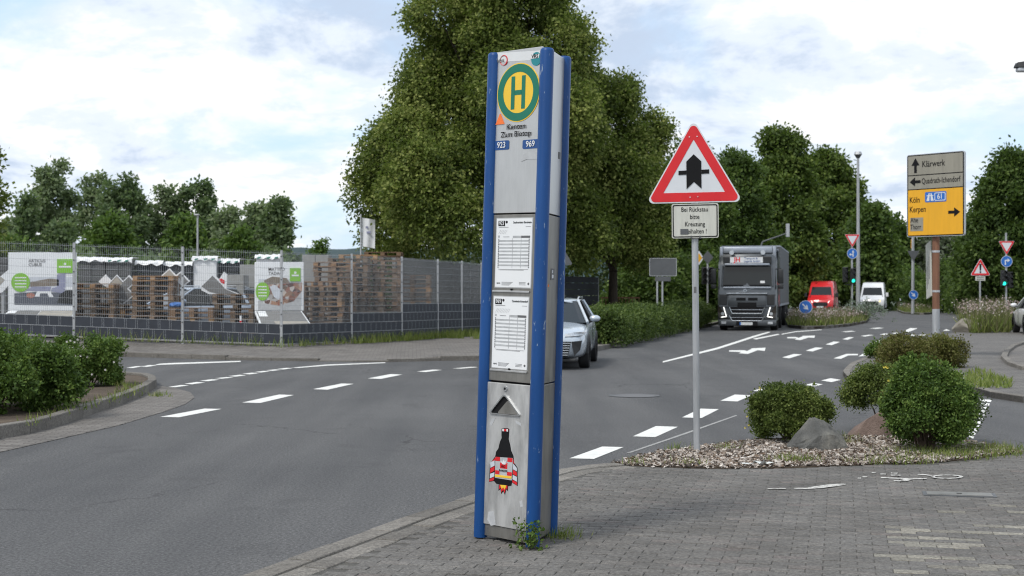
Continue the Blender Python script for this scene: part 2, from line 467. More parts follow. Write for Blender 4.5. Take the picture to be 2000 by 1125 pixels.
M['blue_car'] = mat('pale_blue_car_paint', (0.36, 0.42, 0.5), 0.3, 0.3, 0.05, coat=0.6)
M['rim'] = mat('alloy_rim', (0.11, 0.115, 0.12), 0.35, 0.7, 0.1)
M['lamp_glass'] = mat('headlamp_glass', (0.5, 0.52, 0.54), 0.12, 0.3, 0.2, 20)
M['led'] = mat('lit_headlamp', (1.0, 0.98, 0.92), 0.3, emit=0.8)
M['amber_led'] = mat('lit_amber_lamp', (1.0, 0.75, 0.2), 0.3, emit=0.8)
M['green_led'] = mat('lit_green_lens', (0.02, 0.85, 0.62), 0.3, emit=1.0)
M['red_lens'] = mat('red_tail_lens', (0.45, 0.01, 0.012), 0.2)
M['dark_lens'] = mat('unlit_lens', (0.03, 0.025, 0.02), 0.25)
M['plate'] = mat('number_plate', (0.6, 0.62, 0.62), 0.4)
M['bark'] = mat('bark', (0.055, 0.042, 0.032), 0.9, 0, 0.35, 8, 0.6, streak=True)
M['twig'] = mat('twig', (0.10, 0.07, 0.05), 0.9, 0, 0.3, 10)
M['linden'] = leaf_mat('linden_leaf', (0.05, 0.075, 0.015), (0.145, 0.19, 0.038), (0.40, 0.43, 0.13), 0.45)
M['dark_leaf'] = leaf_mat('dark_leaf', (0.034, 0.062, 0.015), (0.075, 0.125, 0.027), (0.17, 0.235, 0.06), 0.4)
M['mid_leaf'] = leaf_mat('mid_leaf', (0.04, 0.068, 0.015), (0.10, 0.15, 0.03), (0.22, 0.28, 0.065), 0.4)
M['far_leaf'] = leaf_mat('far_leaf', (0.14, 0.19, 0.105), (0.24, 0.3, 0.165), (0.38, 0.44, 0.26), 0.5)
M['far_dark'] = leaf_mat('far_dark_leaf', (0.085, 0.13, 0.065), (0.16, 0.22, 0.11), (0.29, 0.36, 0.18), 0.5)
M['far_bright'] = leaf_mat('far_bright_leaf', (0.05, 0.095, 0.022), (0.1, 0.17, 0.035), (0.2, 0.28, 0.07), 0.4)
M['willow'] = leaf_mat('willow_leaf', (0.07, 0.09, 0.06), (0.13, 0.155, 0.1), (0.22, 0.25, 0.17))
M['shrub'] = leaf_mat('shrub_leaf', (0.05, 0.075, 0.016), (0.115, 0.155, 0.034), (0.23, 0.27, 0.07))
M['shrub_b'] = leaf_mat('lush_shrub_leaf', (0.036, 0.07, 0.014), (0.085, 0.15, 0.028), (0.2, 0.28, 0.065))
M['shrub_dark'] = leaf_mat('dark_shrub_leaf', (0.02, 0.032, 0.012), (0.042, 0.062, 0.022), (0.085, 0.12, 0.04))
M['shrub_brown'] = leaf_mat('browned_shrub_leaf', (0.07, 0.055, 0.016), (0.12, 0.115, 0.03), (0.18, 0.19, 0.055))
M['hedge'] = leaf_mat('hedge_leaf', (0.036, 0.065, 0.016), (0.085, 0.13, 0.03), (0.17, 0.22, 0.06))
M['grass'] = leaf_mat('grass_blade', (0.09, 0.12, 0.025), (0.17, 0.23, 0.045), (0.32, 0.32, 0.12))
M['dry_grass'] = leaf_mat('dry_meadow_plant', (0.07, 0.08, 0.03), (0.13, 0.13, 0.055), (0.28, 0.24, 0.16))
M['bloom'] = leaf_mat('pale_bloom', (0.3, 0.2, 0.2), (0.45, 0.36, 0.34), (0.65, 0.6, 0.58), 0.1)
M['sage'] = leaf_mat('silver_sage_leaf', (0.12, 0.16, 0.12), (0.2, 0.24, 0.19), (0.32, 0.36, 0.3))
M['yellow_flower'] = mat('yellow_petal', (0.75, 0.6, 0.08), 0.6)
M['white_flower'] = mat('white_petal', (0.75, 0.72, 0.7), 0.6)
M['rock_grey'] = ground_mat('grey_rock', (0.055, 0.056, 0.053), (0.115, 0.115, 0.108), (0.24, 0.23, 0.2), 5)
M['rock_red'] = ground_mat('reddish_rock', (0.13, 0.095, 0.08), (0.18, 0.13, 0.108), (0.24, 0.18, 0.15), 2.2)
M['rock_pale'] = ground_mat('pale_rock', (0.17, 0.15, 0.12), (0.27, 0.25, 0.21), (0.36, 0.34, 0.3), 1.5)
M['litter'] = mat('crumpled_paper', (0.6, 0.62, 0.6), 0.6)
M['concrete'] = ground_mat('concrete_wall', (0.11, 0.11, 0.105), (0.15, 0.15, 0.143), (0.2, 0.198, 0.19), 0.9)
M['stone_dark'] = mat('dark_grey_paving_block', (0.085, 0.086, 0.088), 0.85, 0, 0.2, 6, 0.2)
M['stone_black'] = mat('anthracite_paving_block', (0.024, 0.028, 0.035), 0.8, 0, 0.2, 6, 0.2)
M['stone_light'] = mat('light_grey_paving_block', (0.27, 0.27, 0.26), 0.85, 0, 0.12, 6, 0.2)
M['film'] = mat('white_plastic_film', (0.72, 0.73, 0.74), 0.35, 0, 0.06, 5, 0.3)
M['film_print'] = mat('green_print', (0.03, 0.2, 0.15), 0.5)
M['board_white'] = mat('white_board', (0.72, 0.74, 0.76), 0.5, 0, 0.03)
M['board_grey'] = mat('grey_sample_slab', (0.17, 0.17, 0.168), 0.85, 0, 0.12, 9)
M['board_beige'] = mat('beige_sample_slab', (0.34, 0.32, 0.28), 0.85, 0, 0.1, 9)
M['lime'] = mat('lime_green_print', (0.2, 0.46, 0.035), 0.5, 0, 0.04)
M['print_blue'] = mat('bluish_print', (0.24, 0.25, 0.36), 0.6, 0, 0.2, 5)
M['print_floor'] = mat('slate_print', (0.09, 0.1, 0.125), 0.6, 0, 0.15, 5)
M['print_taupe'] = mat('taupe_print', (0.19, 0.16, 0.13), 0.6, 0, 0.2, 6)
M['print_pale'] = mat('pale_print', (0.52, 0.55, 0.6), 0.6, 0, 0.1, 6)
M['print_red'] = mat('rose_print', (0.36, 0.16, 0.12), 0.6, 0, 0.5, 18)
M['bag_blue'] = mat('blue_bag', (0.03, 0.12, 0.36), 0.45, 0, 0.15, 8)
def people_mat():
    m, nt, ln, p = nodes('crowd_print')
    t = nt.new('ShaderNodeTexCoord'); v = nt.new('ShaderNodeTexVoronoi'); v.inputs['Scale'].default_value = 9; ln.new(t.outputs['Object'], v.inputs['Vector'])
    sp = nt.new('ShaderNodeSeparateColor'); ln.new(v.outputs['Color'], sp.inputs[0])
    ln.new(ramp(nt, sp.outputs[0], [(0, (0.05, 0.03, 0.03)), (0.25, (0.28, 0.12, 0.08)), (0.45, (0.5, 0.48, 0.45)), (0.65, (0.4, 0.22, 0.14)), (0.85, (0.12, 0.09, 0.07)), (1, (0.62, 0.62, 0.62))], ln), p.inputs['Base Color'])
    return m
M['print_people'] = people_mat()
def pallet_mat():
    m, nt, ln, p = nodes('pallet_wood')
    t = nt.new('ShaderNodeTexCoord'); o = nt.new('ShaderNodeObjectInfo')
    c = ramp(nt, o.outputs['Random'], [(0.0, (0.10, 0.07, 0.045)), (0.35, (0.17, 0.105, 0.06)), (0.6, (0.15, 0.12, 0.09)), (0.85, (0.25, 0.145, 0.075)), (1.0, (0.42, 0.25, 0.11))], ln)
    mp = nt.new('ShaderNodeMapping'); mp.inputs['Scale'].default_value = (2, 12, 9); ln.new(t.outputs['Object'], mp.inputs[0])
    c = mixc(nt, ln, 0.7, c, ramp(nt, noise(nt, ln, mp.outputs[0], 3, 4, 0.6), [(0.3, (0.22, 0.22, 0.22)), (0.7, (0.75, 0.74, 0.72))], ln), 'OVERLAY')
    ln.new(c, p.inputs['Base Color']); p.inputs['Roughness'].default_value = 0.9
    return m
M['pallet'] = pallet_mat()
def worn_mat():
    m, nt, ln, p = nodes('worn_paving_paint')
    g = nt.new('ShaderNodeNewGeometry')
    ln.new(ramp(nt, noise(nt, ln, g.outputs['Position'], 22, 5, 0.75), [(0.38, (0.11, 0.10, 0.092)), (0.5, (0.5, 0.49, 0.46)), (0.7, (0.6, 0.59, 0.56))], ln), p.inputs['Base Color'])
    p.inputs['Roughness'].default_value = 0.85
    return m
M['paving_paint'] = worn_mat()
def blue_mat():
    m, nt, ln, p = nodes('scratched_blue_paint')
    t = nt.new('ShaderNodeTexCoord')
    mp = nt.new('ShaderNodeMapping'); mp.inputs['Scale'].default_value = (3, 3, 0.5); ln.new(t.outputs['Object'], mp.inputs[0])
    big = noise(nt, ln, mp.outputs[0], 3, 6, 0.6)
    c = ramp(nt, big, [(0.3, (0.005, 0.046, 0.17)), (0.7, (0.008, 0.066, 0.235))], ln)
    mp2 = nt.new('ShaderNodeMapping'); mp2.inputs['Scale'].default_value = (30, 30, 9); ln.new(t.outputs['Object'], mp2.inputs[0])
    chip = ramp(nt, noise(nt, ln, mp2.outputs[0], 1.0, 5, 0.7), [(0.64, (0, 0, 0)), (0.68, (0.85, 0.85, 0.85))], ln)
    c = mixc(nt, ln, chip, c, (0.3, 0.36, 0.42))
    ln.new(c, p.inputs['Base Color'])
    p.inputs['Specular IOR Level'].default_value = 0.3
    rr = nt.new('ShaderNodeMapRange'); rr.inputs['To Min'].default_value = 0.28; rr.inputs['To Max'].default_value = 0.5; ln.new(big, rr.inputs[0]); ln.new(rr.outputs[0], p.inputs['Roughness'])
    return m
M['blue_post'] = blue_mat()

# ================================================================== THE GROUND
def ST(o): return tag(o, kind='structure')
g = MB().sheet([(-2500, -60), (2500, -60), (2500, 4500), (-2500, 4500)], -0.04).build('ground', M['grass_ground'])
ST(g)
road = MB().sheet([(-70, 1), (120, 1), (140, 122), (44, 122), (66, 230), (50, 230), (22, 122), (-70, 122)], 0.0).build('road', M['asphalt'])
ST(road)

def inside(x, y, poly):
    r = False; n = len(poly)
    for i in range(n):
        x0, y0 = poly[i][0], poly[i][1]; x1, y1 = poly[(i + 1) % n][0], poly[(i + 1) % n][1]
        if (y0 > y) != (y1 > y) and x < (x1 - x0) * (y - y0) / (y1 - y0) + x0: r = not r
    return r
def px_of(p):
    return 1000 + p[0] * F / p[1], HOR + (EYE - p[2]) * F / p[1]

# ---- painted markings: parts of the road
def mark(name, pts, parent=road, z=0.004, m='road_paint', conv=None):
    if conv: pts = [conv(*p) for p in pts]
    return MB().sheet([gp(x, y, z) for x, y in pts], z).build(name, M[m], parent)
c2 = lambda x, y: (1400 + x / 3.125, 640 + y / 3.125)
c5 = lambda x, y: (x / 4.0, 600 + y / 4.0)
for q in ([(313, 814), (349, 815), (433, 798.5), (399, 798)], [(473, 786), (508, 787), (574, 771.5), (545, 770.5)],
          [(611, 760), (640, 761), (691, 749.5), (667, 749)], [(718, 739), (744, 740), (786, 731.5), (763, 730.5)],
          [(814, 725.5), (832, 726.5), (864, 722.5), (845, 721.8)], [(884, 719.5), (900, 720), (936, 717), (920, 716.4)],
          [(1112, 895), (1160, 896), (1218, 873), (1176, 872)], [(1236, 852), (1280, 853.5), (1324, 833.5), (1281, 832)],
          [(1332, 815), (1370, 816.5), (1404, 799), (1368, 798)], [(1407, 782.5), (1440, 784), (1468, 772), (1435, 770.5)]):
    mark('lane_dash', q)
for q in ([(536, 348), (600, 358), (648, 345), (590, 338)], [(636, 322), (700, 332), (757, 318), (695, 308)],
          [(220, 384), (250, 388), (310, 372), (285, 368)],
          [(398, 181), (442, 187), (520, 163), (470, 160)], [(542, 140), (585, 145), (650, 123), (603, 120)],
          [(664, 102), (700, 107), (752, 87), (715, 84)], [(766, 70), (798, 74), (838, 59), (805, 57)],
          [(878, 50), (905, 54), (958, 45), (930, 43)], [(994, 41), (1020, 45), (1052, 38), (1025, 35)],
          [(1065, 34), (1090, 38), (1115, 32), (1095, 29)], [(1130, 27), (1165, 29), (1225, 4), (1180, 2)],
          [(1170, 46), (1195, 51), (1222, 45), (1195, 41)], [(1225, 46), (1250, 50), (1285, 43), (1260, 40)],
          [(760, 24), (790, 27), (850, 22), (820, 19)], [(930, 4), (980, 7), (1020, 2), (985, -1)]):
    mark('lane_dash', q, conv=c2)
mark('edge_line', [(-330, 205), (-330, 213), (0, 133), (110, 98), (245, 54), (330, 27), (312, 25), (225, 49), (95, 91), (0, 121)], conv=c2)
mark('edge_line', [(220, 67), (240, 72), (385, 42), (372, 38)], conv=c2)
mark('edge_line', [(395, 42), (480, 27), (640, 14), (640, 11), (480, 22), (395, 38)], conv=c2)
mark('turn_arrow', [(75, 138), (165, 137), (185, 142), (215, 128), (203, 126), (298, 122), (292, 142), (250, 137), (190, 160), (132, 156), (150, 148), (75, 146)], conv=c2)
mark('turn_arrow', [(430, 57), (480, 56), (500, 62), (525, 52), (515, 50), (600, 48), (595, 62), (560, 60), (510, 76), (475, 72), (487, 66), (430, 64)], conv=c2)
mark('turn_arrow', [(712, 187), (790, 160), (862, 160), (860, 168), (804, 169), (758, 190)], conv=c2)
mark('turn_arrow', [(864, 176), (900, 153), (938, 168)], conv=c2)
mark('turn_arrow', [(922, 99), (985, 78), (1040, 78), (1038, 85), (998, 86), (960, 102)], conv=c2)
mark('turn_arrow', [(1036, 90), (1072, 72), (1094, 86)], conv=c2)
mark('turn_arrow', [(1380, 20), (1400, 8), (1425, 18)], conv=c2)
for q in ([(1315, 622), (1370, 625), (1508, 606), (1445, 603)], [(1440, 598), (1500, 602), (1632, 584), (1565, 580)],
          [(1560, 574), (1622, 578), (1742, 563), (1685, 559)], [(1680, 555), (1735, 558), (1852, 547), (1795, 543)],
          [(1785, 538), (1840, 542), (1950, 529), (1895, 525)], [(1893, 520), (1950, 524), (2045, 513), (1990, 509)],
          [(1990, 506), (2040, 510), (2130, 498), (2080, 495)], [(2080, 493), (2130, 497), (2215, 487), (2165, 484)],
          [(2165, 482), (2215, 486), (2310, 474), (2265, 471)]):
    q = [q[0], q[1], tuple(q[1][k] + (q[2][k] - q[1][k]) * .78 for k in (0, 1)), tuple(q[0][k] + (q[3][k] - q[0][k]) * .78 for k in (0, 1))]
    mark('lane_dash', q, conv=c5)
mark('edge_line', [(2270, 473), (2330, 474), (2560, 456), (3010, 436), (3010, 430), (2550, 448)], conv=c5)
for q in ([(985, 473), (1040, 475), (1120, 460), (1060, 461)], [(1100, 464), (1150, 466), (1225, 454), (1170, 451)]):
    mark('lane_dash', q, conv=c5)
mark('edge_line', [(1200, 452), (1330, 447), (1880, 427), (1880, 419), (1330, 436), (1250, 441)], conv=c5)
mark('faded_line', [(1222, 885), (1232, 884), (1340, 847.5), (1440, 811.5), (1437, 810.5), (1334, 846.5)], m='worn_paint')
0 and mark('faded_line', [(110, 1063), (190, 1066), (215, 1077), (245, 1081), (215, 1080), (180, 1069)], m='worn_paint', conv=lambda x, y: (x + 330, y))
for k in range(11):
    t0, t1 = k / 11, (k + 0.62) / 11
    L = lambda t: (1604 - 112 * t, 436 + 216 * t); R = lambda t: (1678 - 118 * t, 440 + 246 * t)
    mark('crossing_block', [L(t0), R(t0), R(t1), L(t1)], conv=c2)

# ---- the paved corner at the bus stop: every near block is a part
PZ = 0.03
corner = [gp(x, y, PZ) for x, y in [(330, 1176), (470, 1125), (640, 1064), (790, 1010), (930, 964), (1010, 938), (1085, 918), (1140, 910), (1200, 905),
          (1290, 913), (1400, 914), (1520, 914), (1700, 907), (1800, 905), (1900, 896), (1990, 884), (2120, 880)]]
corner2 = [(p.x, p.y) for p in corner] + [(11.5, 14.6), (11.5, 6.4), (-2.6, 6.4)]
pavement = MB().slab(corner2, -0.03, PZ - 0.006).build('pavement', M['joint'])
ST(pavement)
def poly_shrink_ok(x, y, hx=0.11):
    return all(inside(x + a, y + b, corner2) for a, b in ((hx, 0), (-hx, 0), (0, 0.06), (0, -0.06)))
def kerb_dist(x, y):
    best = 9
    for a, b in zip(corner[:8], corner[1:9]):
        ax, ay, bx, by = a.x, a.y, b.x, b.y
        t = max(0, min(1, ((x - ax) * (bx - ax) + (y - ay) * (by - ay)) / ((bx - ax) ** 2 + (by - ay) ** 2)))
        best = min(best, math.hypot(x - ax - t * (bx - ax), y - ay - t * (by - ay)))
    return best
BL, BW, BG = 0.2, 0.1, 0.0045
def block_geo(l, w, h, bev=0.0035):
    a, b = l / 2, w / 2
    vs = [(-a, -b, -h), (a, -b, -h), (a, b, -h), (-a, b, -h), (-a, -b, -bev), (a, -b, -bev), (a, b, -bev), (-a, b, -bev),
          (-a + bev, -b + bev, 0), (a - bev, -b + bev, 0), (a - bev, b - bev, 0), (-a + bev, b - bev, 0)]
    fs = [(8, 9, 10, 11)]
    for i in range(4):
        j = (i + 1) % 4
        fs += [(i, j, 4 + j, 4 + i), (4 + i, 4 + j, 8 + j, 8 + i)]
    return vs, fs
bv, bf = block_geo(BL - BG, BW - BG, 0.03)
paver_me = bpy.data.meshes.new('paver'); paver_me.from_pydata(bv, [], bf); paver_me.materials.append(M['paver'])
light_me = paver_me.copy(); light_me.materials.clear(); light_me.materials.append(M['paver_light'])
rotp = rad(-13)
light_poly = [(1712, 1140), (1735, 1085), (1765, 1010), (1860, 990), (1960, 985), (2060, 985), (2060, 1140)]
cells = []
rr = random.Random(3)
ca, sa = math.cos(rotp), math.sin(rotp)
for j in range(-70, 150):
    for i in range(-60, 90):
        lx = (i + 0.5 * (j % 2)) * BL; ly = j * BW
        x = 3 + lx * ca - ly * sa; y = 9 + lx * sa + ly * ca
        if y < 7.2 or not poly_shrink_ok(x, y) or kerb_dist(x, y) < 0.40: continue
        u, v = px_of((x, y, PZ))
        if u < -150 or u > 2150 or v > 1190: continue
        lit = inside(u, v, light_poly) and random.Random(j * 917 + (i // 2) * 31).random() < 0.33
        cells.append((y - (2.0 if lit else 0) + (0 if -10 < u < 2010 and v < 1130 else 50), x, y, lit))
cells.sort()
N_IND = 300
for _, x, y, lit in cells[:N_IND]:
    o = link('paving_block', light_me if lit else paver_me, None, pavement, (x, y, PZ + rr.uniform(-0.003, 0.002)), rotp + rr.uniform(-0.012, 0.012))
    o.rotation_euler = (rr.uniform(-0.008, 0.008), rr.uniform(-0.006, 0.006), rotp + rr.uniform(-0.012, 0.012))
def mass(name, items, geo, m, parent, seed=1, rot=0.0):
    "many alike pieces joined, one tint each"
    vs0, fs0 = geo
    vs0 = np.array(vs0, float); n = len(items); k = len(vs0)
    r = np.random.RandomState(seed)
    P = np.array([(p[0], p[1], p[2]) for p in items])
    a = rot + r.uniform(-0.012, 0.012, n)
    X = vs0[None, :, 0] * np.cos(a)[:, None] - vs0[None, :, 1] * np.sin(a)[:, None] + P[:, 0:1]
    Y = vs0[None, :, 0] * np.sin(a)[:, None] + vs0[None, :, 1] * np.cos(a)[:, None] + P[:, 1:2]
    Z = np.repeat(vs0[None, :, 2], n, 0) + P[:, 2:3] + r.uniform(-0.003, 0.002, n)[:, None]
    V = np.stack([X, Y, Z], -1).reshape(-1, 3)
    Fc = (np.array(fs0)[None] + (np.arange(n) * k)[:, None, None]).reshape(-1, 4)
    me = bpy.data.meshes.new(name)
    me.vertices.add(len(V)); me.vertices.foreach_set('co', V.ravel())
    me.loops.add(Fc.size); me.loops.foreach_set('vertex_index', Fc.ravel().astype(np.int32))
    me.polygons.add(len(Fc)); me.polygons.foreach_set('loop_start', (np.arange(len(Fc)) * 4).astype(np.int32))
    at_ = me.attributes.new('tint', 'FLOAT', 'POINT'); at_.data.foreach_set('value', np.repeat(r.uniform(0, 1, n), k))
    me.update(calc_edges=True)
    return tag(link(name, me, m, parent), kind='stuff')
mass('paving_blocks', [(x, y, PZ) for _, x, y, l in cells[N_IND:]], (bv, bf), M['paver_mass'], pavement, 5, rotp)

def kerb_run(pts, length, width, z0, z1, parent, gap=0.006, name='kerb_stone', side=1, bev=0.012):
    "stones along a polyline; the line is the road-side foot, stones lie on its left (side=1)"
    P = [Vector((p[0], p[1], 0)) for p in pts]
    for a, b in zip(P[:-1], P[1:]):
        L = (b - a).length
        n = max(1, round(L / length))
        d = (b - a) / n
        ang = math.atan2(d.y, d.x)
        for k in range(n):
            c = a + d * (k + 0.5)
            mb = MB().box(-d.length / 2 + gap / 2, d.length / 2 - gap / 2, 0 if side > 0 else -width, width if side > 0 else 0, z0, z1, None, bev)
            o = mb.build(name, M['kerb'], parent)
            o.location = (c.x, c.y, random.uniform(-0.004, 0.004)); o.rotation_euler = (0, 0, ang)
kl = [(p.x, p.y) for p in corner[:9]]
kerb_run(kl, 0.5, 0.17, -0.05, PZ + 0.008, pavement, side=-1)
off = []
for a, b in zip(kl[:-1], kl[1:]):
    d = Vector((b[0] - a[0], b[1] - a[1])).normalized(); nn = Vector((d.y, -d.x)) * 0.19
    off.append(((a[0] + nn.x, a[1] + nn.y), (b[0] + nn.x, b[1] + nn.y)))
for a, b in off: kerb_run([a, b], 0.33, 0.17, -0.05, PZ + 0.002, pavement, side=-1)

# bicycle symbol and arrow on the paving
def pmark(name, pts): return MB().sheet([gp(x, y, PZ + 0.006) for x, y in [c2(*p) for p in pts]], PZ + 0.006).build(name, M['paving_paint'], pavement)
pmark('arrow_marking', [(472, 976), (540, 977), (610, 965), (690, 955), (785, 950), (787, 958), (730, 966), (650, 977), (560, 984), (472, 982)])
pmark('arrow_marking', [(310, 978), (420, 978), (420, 982), (310, 982)])
for q in ([(1000, 911), (1160, 918), (1280, 916), (1280, 922), (1190, 926), (1160, 936), (1078, 937), (1080, 931), (1140, 929), (1120, 922), (1000, 917)],
          [(860, 914), (880, 914), (880, 920), (858, 920)], [(888, 907), (918, 907), (916, 912), (890, 913)], [(945, 880), (972, 881), (970, 886), (945, 886)],
          [(1062, 883), (1105, 885), (1100, 890), (1062, 889)], [(1060, 896), (1122, 897), (1120, 903), (1062, 902)], [(998, 890), (1032, 890), (1030, 895), (998, 895)],
          [(1225, 893), (1270, 893), (1320, 903), (1315, 908), (1270, 899), (1225, 897)]):
    pmark('bicycle_marking', q)
w = MB()
n = 28
oc = [c2(1405 + 98 * math.cos(2 * math.pi * i / n), 908.5 + 12.5 * math.sin(2 * math.pi * i / n)) for i in range(n)]
ic = [c2(1405 + 76 * math.cos(2 * math.pi * i / n), 908.5 + 7.5 * math.sin(2 * math.pi * i / n)) for i in range(n)]
z = PZ + 0.006
w.add([gp(*p, z) for p in oc] + [gp(*p, z) for p in ic], [(i, (i + 1) % n, n + (i + 1) % n, n + i) for i in range(n)])
w.build('bicycle_marking', M['paving_paint'], pavement)

# inspection cover in the paving, manhole in the road
r_ = root('inspection_cover', gp(1873, 966, PZ), rotp, 'small rectangular grey metal cover set in the paving beyond the bicycle symbol', 'cover')
MB().box(-0.28, 0.28, -0.11, 0.11, -0.02, 0.006).build('frame', M['sign_back'], r_)
MB().box(-0.25, 0.25, -0.085, 0.085, -0.02, 0.010).build('lid', M['steel_dark'], r_)
MB().box(-0.02, 0.02, -0.01, 0.01, 0.0, 0.013).build('lifting_slot', M['black'], r_)
r_ = root('manhole_cover', gp(1238, 773), 0, 'round grey manhole cover in the asphalt of the main road', 'manhole cover')
mb = MB(); n = 36
mb.add([(0.36 * math.cos(2 * math.pi * i / n), 0.36 * math.sin(2 * math.pi * i / n), 0.004) for i in range(n)], [tuple(range(n))])
mb.build('lid', M['grey_dark'], r_)
mb = MB()
mb.add([(a * math.cos(2 * math.pi * i / n), a * math.sin(2 * math.pi * i / n), 0.007) for a in (0.41, 0.35) for i in range(n)], [(i, (i + 1) % n, n + (i + 1) % n, n + i) for i in range(n)])
mb.build('rim', M['sign_back'], r_)

# ---- planted bed behind the bus stop
bed_px = [(1200, 905), (1290, 913), (1400, 914), (1520, 914), (1700, 907), (1800, 905), (1900, 896), (1988, 884), (1975, 876), (1900, 864), (1850, 857), (1740, 850), (1640, 856), (1500, 860), (1420, 866), (1350, 876), (1270, 888)]
bed_poly = [(gp(x, y, 0.03).x, gp(x, y, 0.03).y) for x, y in bed_px]
bed = MB().slab(bed_poly, -0.03, 0.035).build('planting_bed', M['soil']); ST(bed)

# ---- island with shrubs across the road
ik = [(-5.62, 6), (-5.62, 12)] + [(gp(x, y).x, gp(x, y).y) for x, y in [(0, 858), (60, 848), (120, 832), (200, 803), (240, 790), (270, 778), (292, 767), (306, 757), (304, 750), (290, 745), (245, 741)]] + [(-10.3, 28.6), (-30, 31)]
island = MB().slab([(x - 0.06, y) for x, y in ik] + [(-40, 31), (-40, 6)], -0.02, 0.11).build('shrub_island', M['soil']); ST(island)
kerb_run(ik[:6], 0.62, 0.14, -0.02, 0.15, island)
kerb_run(ik[5:], 0.45, 0.14, -0.02, 0.15, island)
ap = [(0, 884), (120, 857), (230, 832), (320, 805), (362, 790), (380, 777), (372, 767), (345, 759), (310, 754)]
app = [(gp(x, y).x, gp(x, y).y) for x, y in ap]
gut = MB().slab([(-5.2, 6), (-5.2, 12)] + app + [(-7.3, 26.4), (-5.9, 23), (-5.7, 19), (-5.8, 6)], -0.02, 0.008).build('gutter_apron', M['far_paving_b']); ST(gut)

# ---- far pavement, yard, verge
FP = [(-23.4, 38, .66), (-20.5, 38, .64), (-17.6, 38, .62), (-14.65, 38, .53), (-11.7, 38, .42), (-8.8, 38, .31), (-6.16, 38, .21), (-4.6, 40.8, .196), (-3.37, 43.5, .178),
      (-2.42, 46.4, .163), (-1.7, 48.2, .15), (-1.09, 50.3, .13), (.5, 54, .12), (2.1, 57.5, .12), (3.7, 61, .12)]
KP = [(-24, 37.1), (-20.5, 37.0), (-18, 36.9), (-14.6, 36.6), (-12, 36.35), (-9.8, 36.1), (-6.95, 34.5), (-4.6, 33.7), (-2.9, 33.4), (-1.7, 34.0), (-.78, 34.2), (.6, 35.2), (1.6, 37), (2.44, 39.9), (5.6, 52.3)]
KH = [.12, .12, .12, .12, .12, .12, .11, .03, .03, .11, .12, .12, .12, .12, .12]
mb = MB()
n = len(FP)
vs = [(x, y + 0.13, h) for (x, y), h in zip(KP, KH)] + [(x, y + 0.5, z) for x, y, z in FP] + [(x, y, -0.03) for x, y in KP]
mb.add(vs, [(i, i + 1, n + i + 1, n + i) for i in range(n - 1)] + [(2 * n + i, 2 * n + i + 1, i + 1, i) for i in range(n - 1)])
fpav = mb.build('pavement_across', M['far_paving_b']); ST(fpav)
for i in range(4, n - 2):
    kerb_run([KP[i], KP[i + 1]], 1.0, 0.14, -0.03, (KH[i] + KH[i + 1]) / 2 + 0.004, fpav)
mb = MB()
mb.add([(x, y + 0.3, z - 0.01) for x, y, z in FP] + [(x - 2, 90, z) for x, y, z in FP], [(i, i + 1, n + i + 1, n + i) for i in range(n - 1)])
yard = mb.build('yard', M['yard']); ST(yard)
verge = MB().slab([(2.50, 40.2), (5.6, 52.3), (9, 66), (12, 79), (15, 96), (18, 122), (-70, 122), (-70, 88), (0, 88), (3.7, 61)], -0.03, 0.115).build('verge', M['grass_ground']); ST(verge)
kerb_run([(2.44, 39.9), (5.6, 52.3), (9, 66), (12, 79)], 1.0, 0.16, -0.03, 0.13, verge)

# ---- islands at the crossing
med_px = [(1538, 634), (1541, 640), (1570, 643), (1610, 642), (1655, 638), (1692, 631), (1698, 624), (1680, 619), (1600, 623), (1550, 628)]
mp = [(gp(x, y).x, gp(x, y).y) for x, y in med_px]
median = MB().slab(mp, -0.02, 0.11).build('median_island', M['soil']); ST(median)
kerb_run(mp + mp[:1], 0.8, 0.16, -0.02, 0.14, median)
i2 = [(gp(x, y).x, gp(x, y).y) for x, y in [(1752, 608), (1765, 613), (1800, 615), (1832, 613), (1838, 608), (1800, 604), (1765, 604)]]
isl2 = MB().slab(i2, -0.02, 0.11).build('traffic_island', M['grass_ground']); ST(isl2)
kerb_run(i2 + i2[:1], 1.0, 0.16, -0.02, 0.14, isl2)
MB().slab([(32, 122.2), (120, 118), (160, 230), (66, 230), (44, 124)], -0.03, 0.06).build('grass_verge', M['grass_ground'])
ST(bpy.data.objects['grass_verge'])
rp = [(gp(x, y).x, gp(x, y).y) for x, y in [(1646, 733), (1660, 718), (1692, 704), (1722, 690), (1770, 672), (1868, 653), (1990, 646), (2150, 640), (2250, 700), (2250, 800), (2000, 787), (1935, 777), (1905, 768), (1800, 762), (1700, 755), (1655, 745)]]
cpav = MB().slab(rp, -0.02, 0.09).build('pavement_corner', M['far_paving']); ST(cpav)
kerb_run((rp[-6:] + rp[:5]), 0.8, 0.14, -0.02, 0.10, cpav, side=-1)
dp = [(gp(x, y, .1).x, gp(x, y, .1).y) for x, y in [(1967, 700), (1972, 688), (1985, 678), (2005, 671), (2150, 662), (2150, 735), (2010, 722), (1980, 712)]]
drv = MB().slab(dp, 0.0, 0.1).build('driveway', M['far_paving_b']); ST(drv)
kerb_run(dp[-2:] + dp[:5], 0.8, 0.14, 0.02, 0.17, drv)

